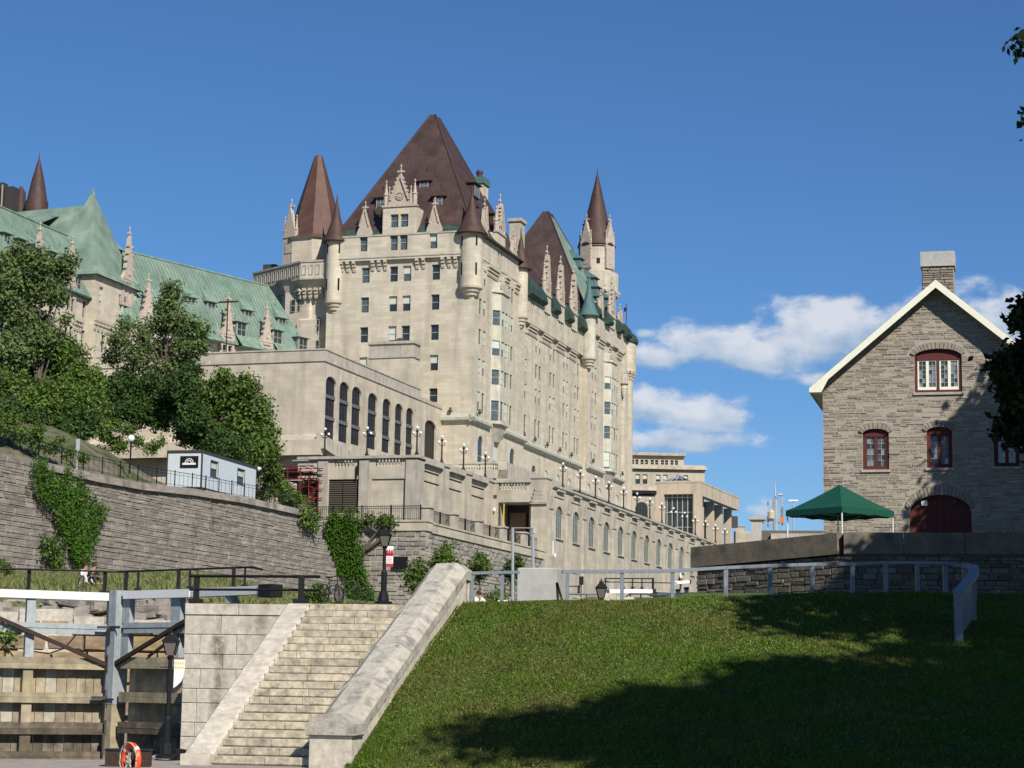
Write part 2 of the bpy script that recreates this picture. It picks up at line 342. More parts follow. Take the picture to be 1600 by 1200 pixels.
# ---------------------------------------------------------------- walls with openings, windows, stonework, foliage
def wall(mb, axis, const, out, u0, u1, z0, z1, holes, depth=.3, mi=0, back=None):
    """flat wall with real recessed openings; axis 'x': plane x=const (u=y), 'y': plane y=const (u=x); out=+1/-1 outward; holes (ua,ub,za,zb,rise)"""
    def P(u, z, d=0.0):
        c = const - out * d
        return (c, u, z) if axis == 'x' else (u, c, z)
    us = sorted({u0, u1} | {h[0] for h in holes} | {h[1] for h in holes}); zs = sorted({z0, z1} | {h[2] for h in holes} | {h[3] for h in holes})
    us = [u for u in us if u0 <= u <= u1]; zs = [z for z in zs if z0 <= z <= z1]
    for i in range(len(us) - 1):
        j = 0
        while j < len(zs) - 1:
            um = (us[i] + us[i + 1]) / 2; k = j
            while k < len(zs) - 1 and not any(h[0] < um < h[1] and h[2] < (zs[k] + zs[k + 1]) / 2 < h[3] for h in holes): k += 1
            if k > j: mb.poly([P(us[i], zs[j]), P(us[i + 1], zs[j]), P(us[i + 1], zs[k]), P(us[i], zs[k])], mi)
            j = max(k, j + 1)
    for h in holes:
        a, b, c, d = h[:4]; rise = h[4] if len(h) > 4 else 0; dd = h[5] if len(h) > 5 else depth
        for q in ([P(a, c), P(a, d - rise), P(a, d - rise, dd), P(a, c, dd)], [P(b, c), P(b, d - rise), P(b, d - rise, dd), P(b, c, dd)], [P(a, c), P(b, c), P(b, c, dd), P(a, c, dd)]): mb.poly(q, mi)
        if rise:
            pts = arc(a, b, d - rise, rise, 8)
            for s_ in range(8):
                (x1, y1), (x2, y2) = pts[s_], pts[s_ + 1]
                mb.poly([P(x1, y1), P(x2, y2), P(x2, d), P(x1, d)], mi); mb.poly([P(x1, y1), P(x2, y2), P(x2, y2, dd), P(x1, y1, dd)], mi)
        else: mb.poly([P(a, d), P(b, d), P(b, d, dd), P(a, d, dd)], mi)
def arc(a, b, zs, rise, n):
    c = (a + b) / 2; r = (b - a) / 2
    return [(c - r * math.cos(math.pi * i / n), zs + rise * math.sin(math.pi * i / n)) for i in range(n + 1)]

WC = {}
def win_mesh(w, h, style, rise=0.0):
    """window facing -y, origin bottom centre; sash: double hung, case: small panes, slit, arch"""
    k = (round(w, 2), round(h, 2), style, round(rise, 2))
    if k in WC: return WC[k]
    f = MB(); t = .05 if w < 1.3 else .07; hr = h - rise
    f.box(-w / 2, -w / 2 + t, 0, .06, 0, hr); f.box(w / 2 - t, w / 2, 0, .06, 0, hr); f.box(-w / 2 + t, w / 2 - t, 0, .06, 0, t)
    if not rise: f.box(-w / 2 + t, w / 2 - t, 0, .06, h - t, h)
    if style in ('sash', 'slit'): f.box(-w / 2 + t, w / 2 - t, -.02, .05, h * .5 - .035, h * .5 + .035)
    if style == 'arch':
        f.box(-.03, .03, .0, .05, t, h - .05); f.box(-w / 2 + t, w / 2 - t, .005, .045, hr * .5, hr * .5 + .05); f.box(-w / 2 + t, w / 2 - t, .005, .045, hr - .03, hr + .03)
        f.box(-w / 4 - .02, -w / 4 + .02, .006, .044, t, h * .9); f.box(w / 4 - .02, w / 4 + .02, .006, .044, t, h * .9)
    if style == 'grid':
        nx = 4; nz = max(3, int(h / 1.0))
        for i in range(1, nx): f.box(-w / 2 + w * i / nx - .03, -w / 2 + w * i / nx + .03, 0, .05, t, h - rise * .3)
        for j in range(1, nz): f.box(-w / 2 + t, w / 2 - t, .005, .045, h * j / nz - .03, h * j / nz + .03)
    if rise:
        p = arc(-w / 2, w / 2, hr, rise, 8); q = arc(-w / 2 + t, w / 2 - t, hr, rise - t, 8)
        for i in range(8): f.hexa([(p[i][0], 0, p[i][1]), (p[i + 1][0], 0, p[i + 1][1]), (p[i + 1][0], .06, p[i + 1][1]), (p[i][0], .06, p[i][1]), (q[i][0], 0, q[i][1]), (q[i + 1][0], 0, q[i + 1][1]), (q[i + 1][0], .06, q[i + 1][1]), (q[i][0], .06, q[i][1])])
    g = MB(); pts = [(-w / 2 + .01, .035, .01), (w / 2 - .01, .035, .01)]
    if rise: pts += [(x * .98, .035, z - .01) for x, z in arc(-w / 2, w / 2, hr, rise, 8)][::-1]
    else: pts += [(w / 2 - .01, .035, h - .01), (-w / 2 + .01, .035, h - .01)]
    g.poly(pts); b = MB(); b.box(-w / 2 + t, w / 2 - t, .015, .03, h * .52, h - t)
    b2 = MB(); b2.box(-w / 2 + t, w / 2 - t, .015, .03, h * .12, h - t)
    WC[k] = (f, g, b, b2, {}); return WC[k]
def window(parent, x, y, z, w, h, rz=0.0, style='sash', rise=0.0, fm='sash', gm='glass', blind=None):
    f, g, b, b2, cache = win_mesh(w, h, style, rise)
    def me(key, mb, mn):
        if (key, mn) not in cache: cache[(key, mn)] = mb.mesh(key, M[mn])
        return cache[(key, mn)]
    o = link('window', me('window', f, fm), parent, (x, y, z), rz); link('pane', me('pane', g, gm), o)
    if blind is None: blind = random.random()
    if blind < .38: link('blind', me('blind', b, 'blind'), o)
    elif blind < .5: link('blind', me('blind2', b2, 'blind'), o)
    return o

def stone_units():
    out = []
    for k in range(4):
        r = random.Random(k + 3); c = .06; v = []
        for sx in (-1, 1):
            for sz in (-1, 1):
                v.append((sx * (.5 - r.uniform(0, .02)), .5, sz * (.5 - r.uniform(0, .03))))
        for sx in (-1, 1):
            for sz in (-1, 1):
                v.append((sx * (.5 - r.uniform(0, .025)), -.5 + .18, sz * (.5 - r.uniform(0, .05))))
        for sx in (-1, 1):
            for sz in (-1, 1):
                v.append((sx * (.5 - c * r.uniform(.3, 1.2)), -.5 + r.uniform(-.08, .06), sz * (.5 - c * 2 * r.uniform(.3, 1.2))))
        # idx: sets of 4: (-,-)0 (-,+)1 (+,-)2 (+,+)3
        f = [(0, 1, 3, 2)]
        for o in (0, 4): f += [(o + 0, o + 2, o + 6, o + 4), (o + 2, o + 3, o + 7, o + 6), (o + 3, o + 1, o + 5, o + 7), (o + 1, o + 0, o + 4, o + 5)]
        f += [(8, 10, 11, 9)]; out.append((v, f))
    return out
SU = stone_units()
_su = {}
def su_mesh(k, mn, nm='stone'):
    if (k, mn, nm) not in _su: _su[(k, mn, nm)] = MB().add(*SU[k]).mesh(nm, M[mn])
    return _su[(k, mn, nm)]
def masonry(parent, spans, z0, z1, hmin, hmax, wmin, wmax, gap, depth, mn, y=0.0, limit=300, name='stone', rnd=5, slope=None, kind_mn=None, key=None, tilt=0):
    """coursed stones on the plane y (front faces -y). spans(za, zb) -> list of (u0, u1). The biggest are objects, the rest one joined part."""
    r = random.Random(rnd); z = z0; S = []
    while z < z1 - .04:
        h = min(r.uniform(hmin, hmax), z1 - z)
        for a, b in spans(z, z + h):
            u = a
            while u < b - .03:
                wd = r.uniform(wmin, wmax)
                if b - (u + wd) < wmin * .6: wd = b - u
                S.append((u, u + wd, z, z + h, r.uniform(-.5, .5) * depth * .5, r.randrange(4), mn if not kind_mn else kind_mn(r, (u + wd / 2), z + h / 2))); u += wd
        z += h
    S.sort(key=key or (lambda s: -(s[1] - s[0]) * (s[3] - s[2])))
    rest = {}
    for i, (a, b, c, d, pr, k, m_) in enumerate(S):
        lw, lh = b - a - gap, d - c - gap; tl_ = r.uniform(-tilt, tilt)
        if lw < .02 or lh < .02: continue
        cx, cz = (a + b) / 2, (c + d) / 2; zo = slope(cx) if slope else 0
        if i < limit: link(name, su_mesh(k, m_, name), parent, (cx, y + depth * .18 - pr * .5, cz + zo), None, (lw, depth, lh)).rotation_euler = (0, tl_, 0)
        else:
            mb = rest.setdefault(m_, MB()); v, f = SU[k]
            mb.add([(cx + p[0] * lw, y + depth * .18 - pr * .5 + p[1] * depth, cz + zo + p[2] * lh - p[0] * lw * tl_) for p in v], f)
    for m_, mb in rest.items(): mb.build('small_' + name + 's', M[m_], parent, kind='stuff')

def np_mesh(name, verts, faces_n, mats, mi=None):
    """verts (n*k,3) array, faces of k consecutive verts"""
    n = len(verts) // faces_n; me = bpy.data.meshes.new(name)
    me.vertices.add(len(verts)); me.vertices.foreach_set('co', verts.astype(np.float32).ravel())
    me.loops.add(n * faces_n); me.loops.foreach_set('vertex_index', np.arange(n * faces_n, dtype=np.int32))
    me.polygons.add(n); me.polygons.foreach_set('loop_start', np.arange(0, n * faces_n, faces_n, dtype=np.int32))
    me.polygons.foreach_set('loop_total', np.full(n, faces_n, dtype=np.int32))
    for x in (mats if isinstance(mats, list) else [mats]): me.materials.append(x)
    if mi is not None: me.polygons.foreach_set('material_index', mi.astype(np.int32))
    me.update(calc_edges=True); return me
def leaves(lobes, n, size, seed=0, flat=.35, shell=.55, clump=9):
    """leaf faces spread in clumps through ellipsoid lobes (x,y,z,rx,ry,rz)"""
    g = np.random.default_rng(seed); L = np.array(lobes, float); vol = (L[:, 3] * L[:, 4] * L[:, 5]) ** .75; vol /= vol.sum()
    nc = max(1, n // clump); idx = g.choice(len(L), nc, p=vol); d = g.normal(size=(nc, 3)); d /= np.linalg.norm(d, axis=1)[:, None]
    rad = g.uniform(shell ** 2, 1, nc) ** .5 * g.uniform(.86, 1.12, nc); rad[g.random(nc) < .12] *= 1.12
    c = L[idx, :3] + d * rad[:, None] * L[idx, 3:]
    c = np.repeat(c, clump, 0); dn = np.repeat(d, clump, 0); N = len(c)
    c = c + g.normal(size=(N, 3)) * size * 1.5
    nrm = dn * .55 + g.normal(size=(N, 3)) * .6 + np.array([0, 0, .45]); nrm /= np.linalg.norm(nrm, axis=1)[:, None]
    t = np.cross(nrm, g.normal(size=(N, 3))); t /= np.linalg.norm(t, axis=1)[:, None]; b = np.cross(nrm, t)
    s = size * g.uniform(.6, 1.35, N)[:, None]
    v = np.stack([c - t * s, c - b * s * .55 + nrm * s * .12, c + t * s, c + b * s * .55 + nrm * s * .12], 1).reshape(-1, 3); return v
def crown(parent, lobes, n, size, mn='leaf', seed=0, name='crown', **kw):
    return link(name, np_mesh(name, leaves(lobes, n, size, seed, **kw), 4, M[mn]), parent)
def tree(name, label, loc, h, r, n=6000, size=.2, mn='leaf', seed=0, lobes=None, trunk=None, group=None, cat='tree', bare=.35, nl=9, squash=.75):
    """tapered trunk with limbs and a crown of leaf clumps; h total height, r crown radius"""
    g = random.Random(seed); t = thing(name, label, cat, loc, 0, group); tr = trunk or max(.08, h * .022)
    if lobes is None:
        lobes = []
        for i in range(nl):
            a = i * 2.4 + g.uniform(-.4, .4); q = g.uniform(.25, .8); zz = h * (bare + (1 - bare) * (.12 + .76 * ((i * .618) % 1)))
            taper = 1 - .55 * abs((zz / h - bare) / (1 - bare) - .4)
            lr = r * g.uniform(.34, .52) * taper
            lobes.append((math.cos(a) * r * q * taper, math.sin(a) * r * q * taper, zz, lr, lr, lr * squash))
        lobes.append((0, 0, h * .9, r * .35, r * .35, h * .1)); lobes.append((0, 0, h * .6, r * .5, r * .5, h * .2))
    mb = MB(); top = max(l[2] for l in lobes)
    mb.tube([(0, 0, -.4), (g.uniform(-.1, .1), 0, h * .25), (g.uniform(-.2, .2), g.uniform(-.2, .2), h * .55), (0, 0, min(top, h * .85))], [tr * 1.25, tr, tr * .65, tr * .2], 7)
    mb.build('trunk', M['bark'], t); lm = MB()
    for l in lobes:
        z0 = min(l[2] * .75, h * g.uniform(.25, .6)); mid = (l[0] * .5, l[1] * .5, (z0 + l[2]) / 2 - .1)
        lm.tube([(0, 0, z0), mid, (l[0], l[1], l[2])], [tr * .5, tr * .32, tr * .1], 5)
    lm.build('limbs', M['bark'], t)
    crown(t, lobes, n, size, mn, seed); return t
# ================================================================ THE HOTEL
P0 = atY(737, 600, 230); CF = Frame(P0, .3006)
H = thing_in(CF, 'grand_hotel', 'huge pale stone castle-like hotel with steep brown copper roofs and turrets', 'hotel')
Zb = 15.0
FX = [-13.24, -9.76, -8.12, -4.6]
def frontwin(x, zt, h=1.8, w_=1.0): return (x - w_ / 2, x + w_ / 2, zt - h, zt)
FW = [frontwin(x, zt) for x in FX for zt in (48.2, 44.7, 41.18, 37.65)] + [frontwin(-4.6, 33.8, 1.6), frontwin(-13.24, 34.1)]
mb = MB()
wall(mb, 'y', 0, -1, -18, 0, Zb, 49, FW)
def pair(b0, b1, zt, h=1.8): return [(b0, b0 + .92, zt - h, zt), (b1 - .82, b1 + .1, zt - h, zt)]
ROWS = [(48.05, 1.8), (44.5, 1.8), (40.95, 1.8), (37.5, 1.8), (33.7, 2.3)]
SW = []
for zt, h in ROWS:
    SW += pair(2.2, 4.6, zt, h) + pair(13.3, 15.4, zt, h)
    if zt > 47: SW += [(17.9, 18.5, zt - 1.6, zt)]
AR = [(b, b + 2.0, 24.0, 28.7, 1.0) for b in (2.6, 8.4, 15.0)]
wall(mb, 'x', 0, 1, 0, 20.6, Zb, 49, SW + AR, .17)
mb.build('tower_wall', M['lime'], H)
def place_side(holes, X=0.0, dep=.17, st='slit', **k):
    for h_ in holes:
        window(H, X - dep + .05, (h_[0] + h_[1]) / 2, h_[2], h_[1] - h_[0], h_[3] - h_[2], math.pi / 2, st, h_[4] if len(h_) > 4 else 0, **k)
for h_ in FW: window(H, (h_[0] + h_[1]) / 2, .22, h_[2], h_[1] - h_[0], h_[3] - h_[2], 0, 'sash', gm=random.choice(['glass', 'glass_b', 'glass']))
place_side(SW); place_side(AR, st='sash', gm='glass')
# upper band of the tower, standing out on corbels
def band(x0, x1, y0, y1, z0, z1, holesF, holesS, d=.45):
    b = MB(); wall(b, 'y', y0 - d, -1, x0, x1 + d, z0, z1, holesF, .3); wall(b, 'x', x1 + d, 1, y0 - d, y1, z0, z1, holesS, .17)
    b.poly([(x0, y0 - d, z0), (x1 + d, y0 - d, z0), (x1 + d, y0, z0), (x0, y0, z0)]); b.poly([(x1, y0, z0), (x1 + d, y0, z0), (x1 + d, y1, z0), (x1, y1, z0)])
    b.poly([(x0, y0 - d, z1), (x1 + d, y0 - d, z1), (x1 + d, y1, z1), (x0, y1, z1)]); return b
A1 = [(-13.9, -12.95, 50.05, 51.8), (-5.3, -4.35, 50.0, 51.75), (-10.15, -9.2, 50.0, 51.8), (-8.95, -8.0, 50.0, 51.8)]
A2 = [(9.0, 9.6, 48.95 + .9, 51.7), (10.1, 10.7, 48.95 + .9, 51.7)]
band(-17, -.45, 0, 20.6, 48.95, 51.95, [h for h in A1], A2, .45).build('upper_band', M['lime'], H)
for h_ in A1: window(H, (h_[0] + h_[1]) / 2, -.2, h_[2], h_[1] - h_[0], h_[3] - h_[2], 0, 'sash', gm='glass_b', blind=.3 if h_[0] > -6 else .9)
for h_ in A2: window(H, -.33, (h_[0] + h_[1]) / 2, h_[2], .6, h_[3] - h_[2], math.pi / 2, 'slit')
def corbel(kd=.45):
    c = MB()
    for i, (d, z) in enumerate(((kd, 0), (kd * .66, -.38), (kd * .36, -.76))): c.box(-.2, .2, -d, .0, z - .30, z)
    c.box(-.17, .17, -kd * .3, 0, -1.2, -1.06); return c.mesh('corbel', M['lime'])
CM = corbel(); CMc = corbel(.9)
def corbels(fr_x=None, side=False, u0=0, u1=0, z=48.95, skip=(), X=0.0, Y=0.0, st=.78, me=None):
    u = u0
    while u <= u1:
        if not any(a - .1 < u < b + .1 for a, b in skip):
            link('corbel', me or CM, H, (X, u, z) if side else (u, Y, z), math.pi / 2 if side else 0)
        u += st
corbels(u0=-16.2, u1=-1.9, skip=[(x - .62, x + .62) for x in FX])
corbels(side=True, u0=2.0, u1=17.2, skip=[(2.2, 4.7), (9, 11.4), (13.2, 15.5)], st=.42)
mold = MB(); mold.box(-17, .08, -.52, -.45, 49.2, 49.32); mold.box(-17, .08, -.52, -.45, 51.75, 51.95); mold.box(0, .07, -.45, 20.6, 49.2, 49.32); mold.build('string_course', M['lime_w'], H)
# corner turrets
def turret(cx, cy, r, zb, zt, tip, roofm='brown_p', a0=0, body='lime', slit=True):
    b = MB(); n = 24
    b.lathe(cx, cy, [(.05, zb - 1.5), (r * .35, zb - 1.45), (r * .42, zb - 1.15), (r * .62, zb - 1.1), (r * .7, zb - .75), (r * .85, zb - .7), (r * .95, zb - .35), (r * 1.12, zb - .3), (r * 1.16, zb - .05), (r, zb), (r, zt)], n)
    b.build('turret', M[body], H, smooth=False)
    c = MB(); c.lathe(cx, cy, [(r * .9, zt - .02), (r * 1.5, zt - .1), (r * 1.48, zt + .05), (r * 1.1, zt + .75), (r * .82, zt + 1.6), (r * .42, zt + (tip - zt) * .62), (.1, tip), (.03, tip + .9)], n); c.build('turret_roof', M[roofm], H, smooth=True)
    if slit:
        s = MB()
        for a in (-2.2, -.75): s.box(cx + (r - .02) * math.cos(a) - .09, cx + (r - .02) * math.cos(a) + .09, cy + (r - .02) * math.sin(a) - .09, cy + (r - .02) * math.sin(a) + .09, zt - 1.5, zt - .4); s.box(cx + (r - .02) * math.cos(a) - .09, cx + (r - .02) * math.cos(a) + .09, cy + (r - .02) * math.sin(a) - .09, cy + (r - .02) * math.sin(a) + .09, zb + 1.2, zb + 2.6)
        s.build('turret_slit', M['glass_d'], H)
turret(-.5, .35, 1.28, 45.5, 51.6, 56.4)
turret(-17.2, .3, 1.08, 44.4, 51.5, 56.4)
turret(-.15, 18.6, .95, 45.3, 51.2, 55.6, slit=False)
# pyramid roofs: concave towards the eaves
def pyramid(x0, x1, y0, y1, z0, z1, mf='brown', ms='brown_y', mg='green_d', ridge=.9, flare=1.0, top='brown_p', eave=.5):
    cx, cy = (x0 + x1) / 2, (y0 + y1) / 2
    def ring(t, z): return [(x0 + (cx - ridge * .4 - x0) * t, y0 + (cy - ridge - y0) * t, z), (x1 + (cx + ridge * .4 - x1) * t, y0 + (cy - ridge - y0) * t, z), (x1 + (cx + ridge * .4 - x1) * t, y1 + (cy + ridge - y1) * t, z), (x0 + (cx - ridge * .4 - x0) * t, y1 + (cy + ridge - y1) * t, z)]
    e = eave; R0 = [(x0 - e, y0 - e, z0), (x1 + e, y0 - e, z0), (x1 + e, y1 + e, z0), (x0 - e, y1 + e, z0)]
    rs = [R0, ring(.05, z0 + 1.0), ring(.13, z0 + (z1 - z0) * .12), ring(.955, z1 - (z1 - z0) * .045), ring(1, z1)]
    sk = MB(); a = MB(); b = MB(); c = MB()
    for j in range(4):
        for i in range(4):
            q = [rs[j][i], rs[j][(i + 1) % 4], rs[j + 1][(i + 1) % 4], rs[j + 1][i]]
            (sk if j == 0 else c if j == 3 else (a if i % 2 == 0 else b)).poly(q)
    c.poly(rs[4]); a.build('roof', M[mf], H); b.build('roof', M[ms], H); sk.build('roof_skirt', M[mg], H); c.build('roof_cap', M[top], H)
    sf = MB(); sf.poly([(x0 - e, y0 - e, z0 - .02), (x1 + e, y0 - e, z0 - .02), (x1 + e, y1 + e, z0 - .02), (x0 - e, y1 + e, z0 - .02)]); sf.build('soffit', M['brown_p'], H)
    hp = MB()
    for i in range(4): hp.tube([rs[k][i] for k in (1, 2, 3, 4)], .11, 5)
    hp.build('hip_roll', M[top], H)
pyramid(-17.6, .0, .2, 20.4, 51.9, 68.9, eave=.55, ridge=.7)
# stone dormers
def finial(mb, x, y, z, s=1.0):
    mb.lathe(x, y, [(.16 * s, z), (.07 * s, z + .3 * s), (.2 * s, z + .5 * s), (.07 * s, z + .7 * s), (.05 * s, z + 1.0 * s), (.13 * s, z + 1.1 * s), (.02, z + 1.4 * s)], 6)
    mb.box(x - .42 * s, x + .42 * s, y - .09 * s, y + .09 * s, z + .42 * s, z + .62 * s)
def spire(mb, x, y, z0, z1, r=.28):
    mb.lathe(x, y, [(r, z0), (r, z0 + (z1 - z0) * .42), (r * 1.35, z0 + (z1 - z0) * .45), (r * .8, z0 + (z1 - z0) * .52), (.05, z1 - .1), (.14, z1), (.02, z1 + .25)], 8)
def small_dormer(x, z0=51.9, zp=56.0, w_=1.9, side=False, X=0.0, y=-.45):
    m_ = MB(); h = w_ / 2
    m_.prism([(-h, 0, z0), (-h * .92, 0, z0 + .5), (-h * .55, 0, z0 + 1.3), (0, 0, zp - 1.0), (h * .55, 0, z0 + 1.3), (h * .92, 0, z0 + .5), (h, 0, z0)], (0, .55, 0)); finial(m_, 0, .25, zp - 1.15, .9)
    for s_ in (-1, 1): m_.bar((s_ * h * .62, -.06, z0 + 1.1), (0, -.06, zp - .9), .14)
    o = m_.build('stone_dormer', M['lime_c'], H); o.location = (X, x, 0) if side else (x, y, 0); o.rotation_euler = (0, 0, math.pi / 2 if side else 0)
    r_ = MB(); r_.prism([(-h * .8, .5, z0 - .2), (0, .5, zp - 1.8), (h * .8, .5, z0 - .2)], (0, 2.2, 0)); q = r_.build('dormer_roof', M['brown_p'], H); q.location = o.location; q.rotation_euler = o.rotation_euler
small_dormer(-13.4); small_dormer(-4.8)
def big_dormer(x, zb, zw, zp, w_=4.2, side=False, X=0.0, y=-.5, wins=(), dep=.9, roof='brown_p'):
    h = w_ / 2; m_ = MB(); wall(m_, 'y', 0, -1, -h, h, zb, zw, list(wins), .25)
    for s_ in (-1, 1): m_.poly([(s_ * h, 0, zb), (s_ * h, 0, zw), (s_ * h, dep + 2, zw), (s_ * h, dep + 2, zb)])
    m_.poly([(-h, .26, zb), (h, .26, zb), (h, .26, zw), (-h, .26, zw)]); m_.poly([(-h, 0, zw), (h, 0, zw), (h, dep, zw), (-h, dep, zw)])
    o = m_.build('stone_dormer', M['lime'], H); c = MB(); c.box(-h - .12, h + .12, -.14, .4, zw, zw + .22)
    zg = zw + .22; g = h * .62
    c.prism([(-g, 0, zg), (g, 0, zg), (g * .86, 0, zg + .7), (.08, 0, zp - 1.2), (-.08, 0, zp - 1.2), (-g * .86, 0, zg + .7)], (0, .45, 0)); finial(c, 0, .2, zp - 1.4, 1.05)
    for s_ in (-1, 1):
        spire(c, s_ * (h - .28), .2, zg, zg + (zp - zg) * .58); spire(c, s_ * (g + .05), .1, zg, zg + (zp - zg) * .42, .16)
        c.bar((s_ * g * .9, -.1, zg + .6), (0, -.1, zp - 1.3), .2)
        for k in range(5):
            t = .15 + k * .17; px_, pz = s_ * g * .9 * (1 - t), zg + .6 + (zp - 1.9 - zg) * t; c.box(px_ - .1 + s_ * .16, px_ + .1 + s_ * .16, -.16, .16, pz, pz + .2)
    c.lathe(0, 0, [(.0, 0)], 3) if False else None
    for a in range(10): an = a * math.pi / 5; c.box(.42 * math.cos(an) - .09, .42 * math.cos(an) + .09, -.13, 0, zg + 1.1 + .42 * math.sin(an) - .09, zg + 1.1 + .42 * math.sin(an) + .09)
    c.box(-.2, .2, -.1, 0, zg + .9, zg + 1.3); q = c.build('carved_gable', M['lime_c'], H)
    r_ = MB(); r_.prism([(-h * .9, .5, zb + 1), (-h * .9, .5, zw - .3), (0, .5, zw + 1.6), (h * .9, .5, zw - .3), (h * .9, .5, zb + 1)], (0, dep + 2.6, 0)); rr = r_.build('dormer_roof', M[roof], H)
    for k in (o, q, rr): k.location = (X, x, 0) if side else (x, y, 0); k.rotation_euler = (0, 0, math.pi / 2 if side else 0)
big_dormer(-9.05, 51.9, 55.1, 60.2, 4.1, wins=[(-1.1, -.12, 52.7, 54.25), (.12, 1.1, 52.7, 54.25)], y=-.5, dep=1.5)
for x in (-.61, .61): window(H, -9.05 + x, -.28, 52.7, .98, 1.55, 0, 'sash', gm='glass_b', blind=.9)
big_dormer(9.9, 51.9, 53.6, 58.6, 3.4, side=True, X=.05, dep=1.2)
small_dormer(4.0, side=True, X=.1, zp=56.6); small_dormer(15.6, side=True, X=.1, zp=55.5)
# little copper dormers high on the roof
def shed(x, y, z, w_=1.3, h=1.25, dep=1.6, side=False, m_='brown_p', sl=.45):
    b = MB(); b.box(-w_ / 2, w_ / 2, 0, dep, 0, h); b.prism([(-w_ / 2 - .28, -.3, h), (w_ / 2 + .28, -.3, h), (w_ / 2 + .28, -.3, h + .1), (-w_ / 2 - .28, -.3, h + .1)], (0, dep * .6, 0))
    b.add([(-w_ / 2 - .28, -.3, h + .1), (w_ / 2 + .28, -.3, h + .1), (w_ * .35, dep, h + sl + 1), (-w_ * .35, dep, h + sl + 1), (w_ / 2 + .28, dep, h), (-w_ / 2 - .28, dep, h)], [(0, 1, 2, 3), (1, 4, 2), (0, 3, 5)])
    b.tube([(0, dep * .75, h + sl + .5), (0, dep * .75, h + sl + 1.7)], [.06, .02], 5)
    b.box(-w_ * .36, w_ * .36, -.03, 0, .15, h - .1, 1); b.box(-.03, .03, -.05, -.03, .15, h - .1, 2); b.box(-w_ * .36, w_ * .36, -.05, -.03, h * .52, h * .52 + .06, 2); b.box(-w_ * .42, -w_ * .34, -.05, -.02, .1, h - .05, 2); b.box(w_ * .34, w_ * .42, -.05, -.02, .1, h - .05, 2)
    o = b.build('roof_dormer', [M[m_], M['glass_b'], M['sash']], H); o.location = (x, y, z); o.rotation_euler = (0, 0, math.pi / 2 if side else 0); return o
shed(-7.7, 3.9, 57.9); shed(-5.4, 2.5, 55.6); shed(-12.6, 2.5, 55.8, 1.2)
shed(-3.0, 9.5, 58.2, 2.2, 1.6, 2.4, True); shed(-1.9, 13.5, 55.4, 1.8, 1.5, 2.0, True); shed(-1.8, 5.5, 54.9, 1.2, 1.2, 1.6, True)
qa, qb = CF.front(736, 285, 15), CF.front(757, 276, 15); ch = MB(); ch.box(qa.x + .2, qb.x - .2, 15, 17.2, 54, qb.z - .8); ch.build('chimney', M['lime'], H)
cc = MB(); cc.box(qa.x, qb.x, 14.8, 17.4, qb.z - .8, qb.z); cc.build('chimney_cap', M['green_b'], H); cp = MB(); cp.lathe(qa.x + .75, 16.0, [(.36, qb.z), (.36, qb.z + .6), (.46, qb.z + .7), (.42, qb.z + 1.0), (.2, qb.z + 1.1)], 10); cp.build('chimney_pot', M['brown_p'], H)
ch = MB(); ch.box(-1.6, -.2, 18.4, 20.4, 51.9, 57.2); ch.box(-1.8, .0, 18.2, 20.6, 57.2, 57.6); ch.build('chimney', M['lime_w'], H)

